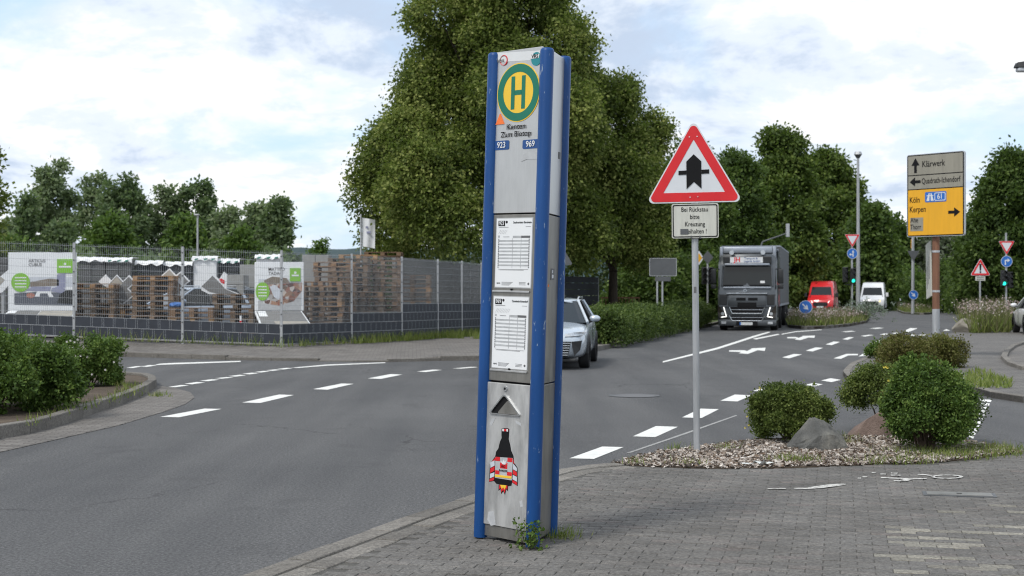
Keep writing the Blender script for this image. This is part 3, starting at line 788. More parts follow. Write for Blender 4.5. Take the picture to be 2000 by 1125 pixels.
# ---- wooded hills on the horizon
mb = MB(); rr = random.Random(5)
N = 160
prof = []
for i in range(N):
    x = -1300 + 2600 * i / (N - 1)
    h = 48 + 9 * math.sin(x * 0.004 + 1) + 4 * math.sin(x * 0.017) + rr.uniform(-1.3, 1.3)
    prof.append((x, h))
vs = []
for (x, h) in prof: vs += [(x, 1450, -1), (x, 1500, h * 0.62), (x, 1600, h), (x, 1900, h * 0.8)]
fs = []
for i in range(N - 1):
    for k in range(3): fs.append((4 * i + k, 4 * (i + 1) + k, 4 * (i + 1) + k + 1, 4 * i + k + 1))
M['hill'] = ground_mat('haze_tinted_forest', (0.022, 0.042, 0.046), (0.03, 0.054, 0.058), (0.04, 0.066, 0.07), 0.06)  # muted blue-green: distance haze put into the forest colour, no haze volume
ST(mb.add(vs, fs).build('hills', M['hill']))

# ================================================================== VEGETATION
def quad_mesh(name, V, tint, m, parent=None, kind=None):
    "V: (n,4,3) corner points; tint: (n,)"
    n = len(V)
    me = bpy.data.meshes.new(name)
    me.vertices.add(n * 4); me.vertices.foreach_set('co', np.ascontiguousarray(V, dtype=np.float32).ravel())
    me.loops.add(n * 4); me.loops.foreach_set('vertex_index', np.arange(n * 4, dtype=np.int32))
    me.polygons.add(n); me.polygons.foreach_set('loop_start', (np.arange(n) * 4).astype(np.int32))
    a = me.attributes.new('tint', 'FLOAT', 'POINT'); a.data.foreach_set('value', np.repeat(np.clip(tint, 0, 1), 4).astype(np.float32))
    me.update(calc_edges=True)
    o = link(name, me, m, parent)
    if kind: tag(o, kind=kind)
    return o
def unit(a): return a / np.maximum(np.linalg.norm(a, axis=-1, keepdims=True), 1e-6)
def leaves(name, C, spread, n_per, size, m, parent, seed, out=None, droop=0.25, aspect=0.62, tintv=0.22, flat=0.5):
    "leaf blades scattered round the spray centres C; out: outward directions"
    r = np.random.RandomState(seed)
    k = len(C)
    P = np.repeat(C, n_per, 0)
    sp = np.repeat(np.broadcast_to(np.asarray(spread, float).reshape(-1, 1) if np.ndim(spread) else np.full((k, 1), spread), (k, 1)), n_per, 0)
    P = P + r.normal(0, 1, P.shape) * sp * np.array([1, 1, 0.75])
    O = np.repeat(out, n_per, 0) if out is not None else np.zeros_like(P)
    a = unit(r.normal(0, 1, P.shape) * 0.8 + O * 0.7 + np.array([0, 0, -droop]))
    nrm = unit(r.normal(0, 1, P.shape) * (1 - flat) + (O * 0.6 + np.array([0, 0, 0.8])) * flat)
    b = unit(np.cross(nrm, a))
    L = size * r.uniform(0.7, 1.3, (len(P), 1)); W = L * aspect * 0.5
    V = np.stack([P, P + a * L * 0.5 + b * W, P + a * L, P + a * L * 0.5 - b * W], 1)
    kk = 1.0 / (float(np.mean(spread)) * 5 + 1e-6)
    clump = 0.16 * np.sin(C @ np.array([.9, .5, .7]) * kk) * np.sin(C @ np.array([-.4, .8, 1.0]) * kk + 1.3)
    t = np.repeat(r.normal(0.45, tintv, k) + clump, n_per) + r.normal(0, 0.12, len(P))
    return quad_mesh(name, V, t, m, parent)
def lobed(center, prof_t, prof_r, z0, z1, n_lobe, n_spray, seed, lobe=0.34, hollow=0.4, depth=1.0, wob=0.12):
    "spray centres on the outer shells of many lobes filling a crown of revolution"
    r = np.random.RandomState(seed)
    C, O = [], []
    lob = []
    Rm = max(prof_r)
    for i in range(n_lobe):
        t = (i + r.uniform(0, 1)) / n_lobe
        R = np.interp(t, prof_t, prof_r)
        a = i * 2.39996 + r.uniform(-.5, .5)
        q = R * r.uniform(0.5, 0.86) * (1 + wob * r.normal())
        lr = max(0.16 * Rm, lobe * (0.45 * R + 0.55 * Rm)) * r.uniform(0.72, 1.2)
        lob.append((q * math.cos(a), q * math.sin(a) * depth, z0 + t * (z1 - z0), lr, a))
    w = np.array([l[3] ** 2 for l in lob]); w = w / w.sum()
    idx = r.choice(n_lobe, n_spray, p=w)
    L = np.array([l[:4] for l in lob])[idx]
    d = unit(r.normal(0, 1, (n_spray, 3)))
    oa = np.stack([L[:, 0], L[:, 1] / depth, np.zeros(n_spray)], 1)
    d = unit(d + unit(oa) * 0.55 + np.array([0, 0, 0.2]))
    q = r.uniform(0.62, 1.05, (n_spray, 1))
    P = L[:, :3] + d * L[:, 3:4] * q * np.array([1, depth, 0.85])
    return P + np.array(center), d, [(l[0] + center[0], l[1] + center[1], l[2] + center[2], l[3]) for l in lob]
def trunk(name, parent, p0, h, r, limbs, m='bark', seed=1):
    "tapered, slightly crooked trunk with limbs to the crown's lobes; coordinates local to the parent"
    rr = random.Random(seed)
    mb = MB()
    pts = [Vector(p0)]
    for k in range(1, 6): pts.append(Vector(p0) + Vector((rr.uniform(-.03, .03) * h, rr.uniform(-.03, .03) * h, h * k / 5)))
    rs = [r * (1.35 if k == 0 else 1 - 0.13 * k) for k in range(6)]
    for k in range(5): mb.tube(pts[k], pts[k + 1], rs[k], rs[k + 1], 10)
    for l in limbs:
        k = rr.randint(2, 5); s = pts[k]; e = Vector(l[:3]); mid = s.lerp(e, 0.5) + Vector((0, 0, rr.uniform(0, .08) * h))
        mb.tube(s, mid, rs[k] * 0.55, rs[k] * 0.34, 7); mb.tube(mid, e, rs[k] * 0.34, rs[k] * 0.1, 6)
    return mb.build(name, M[m], parent, smooth=True)
def tree(name, loc, label, z0, z1, prof_t, prof_r, n_lobe, n_spray, n_per, size, m, seed, spread=0.3, tr=0.25, trunk_h=None, group=None, lobe=0.34, depth=1.0, cat='tree', flat=0.5, droop=0.25, limbs=8):
    o = root(name, loc, 0, label, cat, group)
    C, O, lob = lobed((0, 0, 0), prof_t, prof_r, z0, z1, n_lobe, n_spray, seed, lobe, depth=depth)
    leaves('crown', C, spread, n_per, size, M[m], o, seed + 1, O, droop, flat=flat)
    random.Random(seed).shuffle(lob)
    trunk('trunk', o, (0, 0, -0.1), trunk_h or (z0 + 0.45 * (z1 - z0)), tr, lob[:limbs], seed=seed)
    return o
def blades(name, P, h, m, seed, w=0.012, lean=0.35, parent=None, label=None, kind='stuff', cat=None):
    r = np.random.RandomState(seed)
    P = np.asarray(P, float); n = len(P)
    a = r.uniform(0, 2 * np.pi, n); hh = h * r.uniform(0.45, 1.2, n)
    side = np.stack([np.cos(a), np.sin(a), np.zeros(n)], 1) * w
    ln_ = np.stack([r.normal(0, lean, n), r.normal(0, lean, n), np.ones(n)], 1) * hh[:, None]
    V = np.stack([P - side, P + side, P + ln_ + side * 0.15, P + ln_ - side * 0.15], 1)
    o = quad_mesh(name, V, r.normal(0.5, 0.25, n), m, parent, kind)
    if label: tag(o, label, cat)
    return o
def shrub(name, loc, rx, ry, h, label, m, seed, n_spray=700, n_per=12, size=0.035, n_lobe=26, cat='shrub', group=None, low=0.06, spread=0.05, stems=12, lobe=0.32, wob=0.06, dense=True, box=False, flat=0.4, shoots=0):
    o = root(name, loc, 0, label, cat, group)
    pt = [0, .25, .5, .75, 1]; pr = [rx * .72, rx * .98, rx, rx * .82, rx * .35]
    if box: pr = [rx * .9, rx, rx, rx * .97, rx * .75]
    C, O, lob = lobed((0, 0, 0), pt, pr, h * low + 0.05, h * 0.86, n_lobe, n_spray, seed, lobe, depth=ry / rx, wob=wob)
    C[:, 2] = np.clip(C[:, 2], 0.03, None)
    if shoots:
        r_s = np.random.RandomState(seed + 9); ii = r_s.choice(len(C), shoots)
        dv = unit(O[ii] + np.array([0, 0, .7])); ex = []
        for q in (.02, .04, .06, .08): ex.append(C[ii] + dv * q * r_s.uniform(.5, 1.3, (shoots, 1)))
        n0 = len(C); C = np.concatenate([C] + ex); O = np.concatenate([O] + [dv] * 4)
        spread = np.concatenate([np.full(n0, spread), np.full(len(C) - n0, spread * .35)])
    leaves('foliage', C, spread, n_per, size, M[m], o, seed + 3, O, 0.0, flat=flat)
    rr = random.Random(seed); mb = MB()
    for k in range(stems):
        a = rr.uniform(0, 6.28); e = Vector((math.cos(a) * rx * rr.uniform(.2, .75), math.sin(a) * ry * rr.uniform(.2, .75), h * rr.uniform(.4, .85)))
        s = Vector((rr.uniform(-.06, .06), rr.uniform(-.06, .06), -0.02)); mid = s.lerp(e, .45) + Vector((0, 0, .05 * h))
        mb.tube(s, mid, 0.014, 0.009, 5); mb.tube(mid, e, 0.009, 0.003, 5)
    tag(mb.build('stems', M['twig'], o), kind='stuff')
    return o

# ---- the big linden trees behind the bus stop
def px_loc(x, d, z=0.0): return Vector(((x - 1000) * d / F, d, z))
tree('linden_tree', px_loc(975, 57), 'huge linden tree with yellowish green foliage towering behind the bus stop column', 3.7, 16.2, [0, .1, .25, .42, .6, .76, .9, 1],
     [5.4, 5.9, 5.9, 4.5, 3.4, 2.5, 1.6, 0.7], 66, 6400, 56, 0.14, 'linden', 11, spread=0.25, tr=0.42, lobe=0.27, limbs=26, droop=0.5)
tree('linden_tree', px_loc(1190, 60), 'lower linden tree whose crown spreads beside the warning triangle', 3.2, 10.6, [0, .15, .4, .65, .85, 1],
     [2.3, 2.9, 3.0, 2.5, 1.6, .5], 36, 2500, 52, 0.14, 'linden', 23, spread=0.24, tr=0.24, lobe=0.32, limbs=14, droop=0.5)

# ---- trees along the road beyond the lorry
def road_tree(px, d, ytop, hw_px, label, m, seed, zb=1.0, n_spray=1000, n_per=34, size=0.27, n_lobe=34, pr=None):
    s = F / d
    z1 = EYE + (HOR - ytop) / s - 0.55
    R = hw_px / s
    pr = pr or [.85, 1, .95, .8, .55, .2]
    return tree('roadside_tree', px_loc(px, d), label, zb, z1, [0, .2, .45, .65, .85, 1], [R * k * 0.9 for k in pr], n_lobe, n_spray, n_per, size * d / 95, m, seed, spread=0.34 * d / 95, tr=0.3, lobe=0.32, group='trees along the main road')
road_tree(1352, 84, 268, 85, 'dark broad tree standing between the linden and the lorry', 'dark_leaf', 31, n_spray=1300)
road_tree(1440, 92, 290, 75, 'dark tree rising directly above the lorry cab', 'dark_leaf', 37)
road_tree(1530, 112, 250, 92, 'tall rounded green tree behind the lorry, its top lit', 'mid_leaf', 41, n_spray=1500)
road_tree(1622, 142, 298, 80, 'rounded green tree beside the tall lamp post and the red van', 'mid_leaf', 43, n_spray=1300)
road_tree(1700, 128, 398, 50, 'small dark tree above the white van', 'dark_leaf', 47, n_spray=700, size=0.3)
road_tree(1748, 150, 425, 36, 'narrow dark tree at the far end of the road', 'dark_leaf', 53, n_spray=500, size=0.32)
road_tree(1842, 150, 455, 62, 'pale grey-green willow behind the tall direction sign', 'willow', 59, n_spray=900, size=0.34)
road_tree(1975, 84, 285, 82, 'tall dark green tree at the edge beyond the right-turn roundel', 'dark_leaf', 61, n_spray=1700)
road_tree(1915, 100, 415, 42, 'lower dark tree in front of the willow above the exclamation mark sign', 'dark_leaf', 67, n_spray=700)
for px, d, w, h, m, sd, lb in ((1262, 74, 2.2, 3.4, 'dark_leaf', 71, 'dark leafy undergrowth shrub under the lower linden'), (1325, 78, 2.6, 3.8, 'dark_leaf', 73, 'dark undergrowth shrub around the grey sign backs'),
                               (1410, 80, 2.8, 3.6, 'dark_leaf', 75, 'dark shrub beside the lorry mirror under the trees'), (1550, 128, 3.6, 5.2, 'dark_leaf', 77, 'dark shrub between the lorry and the red van'),
                               (1640, 140, 4.4, 5.6, 'dark_leaf', 79, 'dark shrub behind the green traffic light'), (1745, 140, 4.2, 4.6, 'far_bright', 83, 'bright green shrub beyond the white van'),
                               (1800, 152, 4.0, 3.6, 'far_bright', 85, 'bright green shrub behind the far blue arrow roundel'), (1895, 110, 4.0, 4.6, 'dark_leaf', 89, 'dark shrub behind the exclamation mark sign'),
                               (1960, 104, 4.4, 4.6, 'dark_leaf', 91, 'dark shrub behind the right-turn roundel')):
    shrub('wild_shrub', px_loc(px, d), w, w * .8, h, lb, m, sd, 420, 24, 0.22, 16, group='shrubs under the roadside trees', spread=0.22, stems=5)

# ---- treeline behind the yard
for i, (px, d, yt, hw, m, lb, pr, ns) in enumerate((
        (18, 120, 424, 34, 'far_leaf', 'low rounded tree above the terrace poster', None, 420),
        (52, 104, 366, 13, 'far_dark', 'thin dark pointed tree left of the tallest poplar', [.8, 1, .9, .7, .5, .2], 260),
        (103, 122, 312, 44, 'far_leaf', 'tallest poplar of the treeline with a forked open crown', [.6, .7, .75, 1, .9, .4], 800),
        (178, 128, 330, 32, 'far_leaf', 'sparse open poplar beside the tallest one', [.5, .6, .7, 1, .9, .5], 380),
        (238, 120, 338, 52, 'far_dark', 'broad dark tree with several ragged tops in the treeline', [.9, 1, .95, .9, .7, .4], 900),
        (318, 124, 352, 34, 'far_leaf', 'slim grey-green poplar behind the lower bright tree', [.6, .8, .95, 1, .8, .3], 500),
        (384, 124, 352, 46, 'far_dark', 'rounded dark green poplar above the yard lamp', [.6, .8, 1, 1, .8, .4], 760),
        (446, 118, 398, 34, 'far_leaf', 'medium tree between the yard lamp and the pair of dark poplars', None, 460),
        (500, 114, 386, 22, 'far_leaf', 'slender poplar, first of the close pair above the garden poster', [.7, .9, 1, .95, .7, .3], 380),
        (542, 112, 378, 29, 'far_dark', 'dark dense poplar ending the treeline', [.8, 1, 1, .95, .8, .5], 560),
        (362, 100, 412, 46, 'far_bright', 'bright green rounded tree in front of the treeline beside the yard lamp', [.95, 1, .9, .7, .45, .15], 700),
        (215, 100, 418, 62, 'far_bright', 'bright green bushy tree in front of the ragged dark one', [.95, 1, .9, .75, .5, .2], 700),
        (120, 104, 425, 40, 'far_dark', 'dark leafy tree under the tallest poplar', [.95, 1, .9, .75, .5, .2], 480),
        (20, 98, 455, 55, 'far_bright', 'bushy green growth at the foot of the treeline above the posters', [1, 1, .9, .75, .5, .3], 420),
        (470, 104, 440, 40, 'far_bright', 'low bushy tree under the slender poplars', [1, 1, .9, .75, .5, .3], 420),
        (625, 160, 463, 24, 'far_bright', 'small rounded tree on the skyline near the tall pallet stacks', [1, 1, .9, .75, .5, .3], 200))):
    s = F / d
    tree('treeline_tree', px_loc(px, d), lb, 0.8, EYE + (HOR - yt) / s - 0.6, [0, .2, .45, .65, .85, 1], [hw / s * k * 0.9 for k in (pr or [.85, 1, .95, .8, .55, .2])],
         22, ns, 20, 0.34, m, 100 + 7 * i, spread=0.34, tr=0.2, lobe=0.34, group='treeline behind the yard', flat=0.45, limbs=6)
mb_c = []
rs = np.random.RandomState(4)
n = 1500
ux = rs.uniform(-60, 640, n); dd = rs.uniform(86, 97, n)
hh = rs.uniform(0, 1, n) ** 0.7 * (2.6 + 0.9 * np.sin(ux * 0.05) + 0.6 * np.sin(ux * 0.13)) * np.where(ux > 560, .7, 1)
n_ = 900
uxb = rs.uniform(610, 1290, n_); ddb = rs.uniform(76, 84, n_)
hhb = (rs.uniform(0, 1, n_) ** .8 * np.where(uxb < 760, 2.6, np.where(uxb > 1000, 6.0, 4.4)))
Cw = np.stack([(ux - 1000) * dd / F, dd, hh + 0.3], 1)
o = leaves('undergrowth', Cw, 0.45, 16, 0.30, M['far_dark'], None, 5, None)
tag(o, 'mass of green undergrowth along the back of the yard', 'undergrowth', kind='stuff')
o = leaves('undergrowth', np.stack([(uxb - 1000) * ddb / F, ddb, hhb + .3], 1), 0.45, 18, 0.28, M['shrub_dark'], None, 6, None)  # darker leaf colour stands in for the shade under the lindens
tag(o, 'mass of dark undergrowth behind the lindens', 'undergrowth', kind='stuff')
tree('edge_tree', px_loc(-95, 50), 'dark tree whose branch tips reach in at the picture edge above the treeline', 2.5, 8.2, [0, .3, .6, 1], [1.6, 1.9, 1.5, .5], 20, 700, 26, 0.16, 'linden', 301, spread=0.22, tr=0.2)

# ---- hedge along the main road
hed = root('hedge', (5.2, 50, .11), 0, 'trimmed green hedge running beside the main road behind the silver car', 'hedge')
rs = np.random.RandomState(9)
n = 6500
t = rs.uniform(0, 1, n)
a0, a1 = Vector((3.3, 41.6)), Vector((9.6, 68.0))
du = (a1 - a0).normalized(); nv = Vector((-du.y, du.x))
ang = rs.uniform(0, np.pi, n)
sidew = rs.uniform(0, 1, n) < 0.5
wob = 1 + 0.10 * np.sin(t * 34) + 0.07 * np.sin(t * 71 + 1)
hw, hh = 0.85 * wob, 0.86 * wob * (1 - 0.08 * t)
lx = np.cos(ang); lz = np.sin(ang)
lx = np.sign(lx) * np.abs(lx) ** 0.55; lz = np.abs(lz) ** 0.5
lz = np.where(sidew, rs.uniform(0, .85, n), lz); lx = np.where(sidew, np.sign(lx), lx)
C = np.stack([a0.x + du.x * t * 27.1 + nv.x * (lx * hw + 1.1), a0.y + du.y * t * 27.1 + nv.y * (lx * hw + 1.1), 0.05 + lz * hh], 1)
O = np.stack([nv.x * lx, nv.y * lx, lz], 1)
t_ = np.where(np.arange(n) % 12 == 0, 1, 0)     # the closed near end
kx = rs.uniform(-1, 1, n) * .8; kz = rs.uniform(0, .82, n)
ends = np.stack([a0.x + nv.x * (kx + 1.1), a0.y + nv.y * (kx + 1.1), kz + .05], 1)
C = np.where(t_[:, None] == 1, ends, C); O = np.where(t_[:, None] == 1, np.array([[-du.x, -du.y, .2]]), O)
C[:, 2] *= rs.uniform(0.93, 1.05, n)
C = C - np.array([5.2, 50, 0])
leaves('foliage', C, 0.11, 16, 0.085, M['hedge'], hed, 10, unit(O), 0.0)
mb = MB()
rr = random.Random(2)
for k in range(44):
    p = a0 + (a1 - a0) * ((k + .5) / 44) + nv * 1.1
    for q in range(3):
        mb.tube((p.x - 5.2, p.y - 50, -.02), (p.x - 5.2 + rr.uniform(-.5, .5), p.y - 50 + rr.uniform(-.4, .4), rr.uniform(.35, .6)), .012, .004, 5)
mb.build('stems', M['twig'], hed)

# ---- shrubs of the near bed
shrub('shrub', gp(1538, 862, .03), 0.44, 0.42, 0.62, 'rounded green shrub behind the grey boulder near the warning sign', 'shrub', 401, 2100, 18, 0.028, 24, spread=0.036, low=0.10, group='shrubs in the gravel bed', lobe=0.30, wob=.16, shoots=80)
o = shrub('shrub', gp(1728, 838, .03), 0.48, 0.44, 0.80, 'drooping shrub with a dark underside leaning over the reddish boulder', 'shrub', 411, 1300, 16, 0.03, 18, spread=0.04, low=0.34, wob=.15, group='shrubs in the gravel bed', shoots=60)
shrub('shrub', gp(1808, 880, .03), 0.47, 0.45, 0.96, 'largest lush green shrub in the gravel bed with bare stems at its foot', 'shrub_b', 421, 2800, 18, 0.031, 24, spread=0.042, low=0.12, group='shrubs in the gravel bed', stems=30, lobe=0.32, wob=.18, shoots=190)
o = shrub('shrub', gp(1872, 862, .03), 0.24, 0.3, 0.62, 'withered brownish shrub beside the white crossing blocks', 'shrub_dark', 431, 300, 9, 0.03, 14, spread=0.05, low=0.3, group='shrubs in the gravel bed', stems=40)
shrub('shrub', gp(1797, 717, .09), 1.02, 0.8, 0.60, 'low wide brownish green shrub around the foot of the direction sign', 'shrub_brown', 441, 1500, 14, 0.05, 36, spread=0.06, low=0.05, group='shrubs on the paved corner', lobe=0.26)
shrub('shrub', gp(1722, 700, .09), 0.34, 0.3, 0.40, 'small green clump at the tip of the paved corner', 'shrub_b', 451, 300, 12, 0.05, 12, spread=0.05, group='shrubs on the paved corner')
# flowers on the shrubs are parts of them
def petals(parent, pts, m, s=0.022):
    mb = MB(); s = s * .6
    for p in pts:
        for k in range(5):
            a = k * 1.2566
            mb.add([p, p + Vector((math.cos(a) * s, -.004, math.sin(a) * s)), p + Vector((math.cos(a + .7) * s, -.008, math.sin(a + .7) * s))], [(0, 1, 2)])
    return mb.build('blossoms', M[m], parent, recalc=False)
s1 = bpy.data.objects['shrub']
petals(s1, [at(x, y, 15.2) - Vector(s1.location) for x, y in ((1459, 813), (1462, 830), (1455, 835), (1484, 757), (1483, 760))], 'yellow_flower', .02)
s3 = bpy.data.objects['shrub.002']
petals(s3, [at(x, y, 14.3) - Vector(s3.location) for x, y in ((1735, 743), (1730, 716), (1726, 717), (1733, 718))], 'yellow_flower', .02)

# ---- shrubs of the island across the road
b1 = shrub('island_shrub', Vector((-6.75, 18.6, .1)), 1.10, 1.2, 1.02, 'big rounded green shrub at the edge of the kerbed island', 'shrub_b', 501, 2600, 16, 0.048, 60, spread=0.05, low=0.06, group='shrubs on the kerbed island', lobe=0.24, shoots=150)
b2 = shrub('island_shrub', Vector((-6.98, 23.4, .1)), 0.58, 0.6, 0.84, 'smaller green shrub with white blossoms near the island tip', 'shrub_b', 511, 1500, 15, 0.048, 34, spread=0.05, low=0.06, group='shrubs on the kerbed island', box=True, lobe=0.26)
b3 = shrub('island_shrub', Vector((-8.3, 21.0, .1)), 1.05, 1.1, 0.98, 'green shrub at the back of the kerbed island', 'shrub_b', 521, 1500, 14, 0.055, 40, spread=0.06, low=0.06, group='shrubs on the kerbed island', lobe=0.26)
petals(b2, [at(x, y, 22.75) - Vector(b2.location) for x, y in ((131, 667), (138, 665), (146, 668), (120, 682), (128, 684), (143, 679), (147, 695), (158, 695), (171, 697), (206, 722), (180, 731), (152, 663), (118, 686), (135, 680), (223, 707))], 'white_flower', .03)

# ---- grass and weeds: stuff
rs = np.random.RandomState(21)
def scatter_px(px0, px1, py0, py1, n, z=0.03):
    return [gp(a, b, z) for a, b in zip(rs.uniform(px0, px1, n), rs.uniform(py0, py1, n))]
def along(pts, n, jx, z):
    out = []
    for k in range(n):
        i = rs.randint(0, len(pts) - 1); t = rs.uniform()
        a, b = pts[i], pts[i + 1]
        p = gp(a[0] + (b[0] - a[0]) * t, a[1] + (b[1] - a[1]) * t, z)
        out.append(p + Vector((rs.normal(0, jx), rs.normal(0, jx), 0)))
    return out
P = []
for (x, y, r, n) in ((1545, 902, .12, 160), (1560, 904, .1, 80), (1322, 880, .05, 50), (1415, 878, .06, 50), (1930, 880, .24, 420), (1960, 886, .14, 160), (1880, 893, .22, 260),
                     (1820, 888, .28, 420), (1650, 868, .10, 90), (1640, 858, .09, 70), (1700, 905, .14, 90), (1240, 907, .07, 30), (1340, 910, .1, 40), (1780, 903, .15, 100)):
    c = gp(x, y, .03)
    P += [c + Vector((rs.normal(0, r), rs.normal(0, r * .7), 0)) for _ in range(n)]
blades('bed_grass', P, 0.085, M['grass'], 1, w=0.004, label='short green grass tufts along the edges of the gravel bed', cat='grass')
P = along([(250, 752), (300, 756), (290, 770), (250, 785), (180, 805), (100, 832)], 380, 0.10, .12)
P = [p + Vector((-0.35, .1, 0)) for p in P]
P += along([(300, 772), (320, 775)], 60, 0.10, .02)
blades('island_grass', P, 0.09, M['grass'], 2, w=0.007, label='grass and weeds along the kerb of the shrub island', cat='grass')
P = []
for i in range(6, 11):
    a, b = FP[i], FP[i + 1]
    for k in range(420 if i > 6 else 120):
        t = rs.uniform(); P.append(Vector((a[0] + (b[0] - a[0]) * t + rs.normal(0, .10) + .12, a[1] + (b[1] - a[1]) * t + rs.normal(0, .2) - .3, a[2] - .02)))
for i in range(4, 6):
    a, b = FP[i], FP[i + 1]
    for k in range(90):
        t = rs.uniform(); P.append(Vector((a[0] + (b[0] - a[0]) * t, a[1] - .15 + rs.normal(0, .05), a[2] + (b[2] - a[2]) * t - .02)))
for px in (885, 890, 902, 937, 932):
    c = at(px, 660, 46.5)
    P += [Vector((c.x + rs.normal(0, .08), 46.0 + rs.normal(0, .1), .13)) for _ in range(25)]
blades('fence_grass', P, 0.26, M['grass'], 3, w=0.012, label='grass growing along the foot of the yard fence', cat='grass')
P = [gp(x, y, .1) for x, y in zip(rs.uniform(1885, 1975, 900), rs.uniform(722, 758, 900)) if (x - 1880) < (757 - y) * 0.2 + 95 and y > 722 + abs(x - 1910) * 0.35]
blades('corner_grass', P, 0.10, M['grass'], 4, w=0.012, label='grass patch on the paved corner beside the direction sign', cat='grass')
P = along([(1640, 905), (1750, 905)], 10, .05, .03)
# meadow planting of the traffic islands
def meadow(name, poly, n, h, label, seed, bloom=0.2, zb=0.1):
    r = np.random.RandomState(seed)
    xs = [p[0] for p in poly]; ys = [p[1] for p in poly]
    P = []
    while len(P) < n:
        x, y = r.uniform(min(xs), max(xs)), r.uniform(min(ys), max(ys))
        if inside(x, y, poly): P.append((x, y, zb))
    o = root(name, (0, 0, 0), 0, label, 'flowering plants'); tag(o, kind='stuff')
    blades('stalks', P[: n * 2 // 3], h, M['dry_grass'], seed, w=0.022, lean=.22, parent=o)
    blades('leaf_tufts', P, h * .55, M['grass'], seed + 1, w=0.03, lean=.4, parent=o)
    Q = np.array(P[: int(n * bloom)]) + np.array([0, 0, h * .8]) + r.normal(0, .14, (int(n * bloom), 3)) * h
    q = leaves('blooms', Q, .03, 3, .07, M['bloom'], o, seed + 2, None); tag(q, kind='stuff')
    return o
m_in = [(x, y) for x, y in mp]
meadow('meadow_planting', m_in, 5200, 0.6, 'tall flowering planting on the median island beside the lorry', 31)
q = leaves('sage_clump', np.array([px_loc(1690, 76)[:] for _ in range(160)]) + np.random.RandomState(2).normal(0, 1, (160, 3)) * np.array([.55, .5, .25]) + np.array([-.2, 0, .62]), .08, 14, .1, M['sage'], None, 77)
tag(q, 'silvery green clump at the tip of the median island', 'plant')
i3 = [(gp(x, y, .09).x, gp(x, y, .09).y) for x, y in [(1872, 646), (1900, 651), (1970, 650), (1980, 643), (1972, 637), (1890, 637)]]
meadow('meadow_planting', i3, 1500, 1.15, 'tall pale flowering planting around the foot of the exclamation mark sign', 41, .35)
meadow('meadow_planting', i2, 900, 0.6, 'low flowering planting on the far traffic island', 51, .2)
v3 = [(9.3, 66), (12.2, 66.5), (12.4, 80), (12, 79), (9.4, 68)]
meadow('meadow_planting', [(8.6, 67.5), (10.2, 72.5), (9.4, 76), (7.5, 70)], 900, 0.8, 'pale flowering plants at the end of the hedge beside the lorry', 61, .4)

# weeds at the column's foot
def weed(name, loc, h, n, label, seed):
    o = root(name, loc, 0, label, 'weed')
    rr = random.Random(seed); mb = MB(); C = []
    for k in range(n):
        p = Vector((rr.uniform(-.05, .05), rr.uniform(-.03, .03), 0)); e = p + Vector((rr.uniform(-.09, .09), rr.uniform(-.05, .03), h * rr.uniform(.4, 1)))
        mid = p.lerp(e, .5) + Vector((rr.uniform(-.02, .02), 0, 0))
        mb.tube(p, mid, .0022, .0018, 5); mb.tube(mid, e, .0018, .0008, 5)
        for t in (.25, .4, .55, .7, .85, 1.0): C.append(tuple(p.lerp(e, t)))
        C.append((p.x * 2.2, p.y * 2 - .01, .015))
    tag(mb.build('stems', M['twig'], o), kind='stuff')
    leaves('foliage', np.array(C), .012, 5, .028, M['shrub_b'], o, seed, None, 0.0)
    return o
# ---- gravel of the bed
rs = np.random.RandomState(33)
P = []
minx, maxx = min(p[0] for p in bed_poly), max(p[0] for p in bed_poly); miny, maxy = min(p[1] for p in bed_poly), max(p[1] for p in bed_poly)
while len(P) < 22000:
    x, y = rs.uniform(minx, maxx), rs.uniform(miny, maxy)
    if inside(x, y, bed_poly): P.append((x, y))
P = np.array(P) + rs.normal(0, .035, (len(P), 2)); n = len(P)
s = .007 + .017 * rs.uniform(0, 1, (n, 1)) ** 2.2; A = unit(rs.normal(0, 1, (n, 3)) * np.array([1, 1, .35])); B = unit(np.cross(A, unit(rs.normal(0, .5, (n, 3)) + np.array([0, 0, 1])))); Nn = np.cross(A, B)
hgt = 0.034 + 0.012 * np.sin(P[:, 0:1] * 3) ** 2 + rs.uniform(0, .012, (n, 1))
C = np.concatenate([P, hgt], 1)
a, b, c = A * s * 1.2, B * s * .8, Nn * s * .42
V8 = np.stack([C - a - b * .6, C + a * .8 - b, C + a + b * .7, C - a * .7 + b, C - a * .6 - b * .4 + c, C + a * .5 - b * .6 + c, C + a * .7 + b * .4 + c, C - a * .4 + b * .6 + c], 1)
fq = np.array([(0, 1, 2, 3), (4, 5, 6, 7), (0, 1, 5, 4), (1, 2, 6, 5), (2, 3, 7, 6), (3, 0, 4, 7)])
Fc = (fq[None] + (np.arange(n) * 8)[:, None, None]).reshape(-1, 4)
me = bpy.data.meshes.new('gravel')
me.vertices.add(n * 8); me.vertices.foreach_set('co', V8.astype(np.float32).ravel())
me.loops.add(Fc.size); me.loops.foreach_set('vertex_index', Fc.ravel().astype(np.int32))
me.polygons.add(len(Fc)); me.polygons.foreach_set('loop_start', (np.arange(len(Fc)) * 4).astype(np.int32))
aa = me.attributes.new('tint', 'FLOAT', 'POINT'); aa.data.foreach_set('value', np.repeat(rs.uniform(0, 1, n), 8).astype(np.float32))
me.update(calc_edges=True)
M['gravel'] = paver_mat('gravel', [(0, (0.10, 0.065, 0.045)), (0.18, (0.2, 0.15, 0.11)), (0.38, (0.35, 0.30, 0.26)), (0.8, (0.46, 0.42, 0.38)), (1, (0.62, 0.58, 0.54))], False)
tag(link('gravel', me, M['gravel']), 'pale pinkish gravel and bark covering the planting bed', 'gravel', kind='stuff')

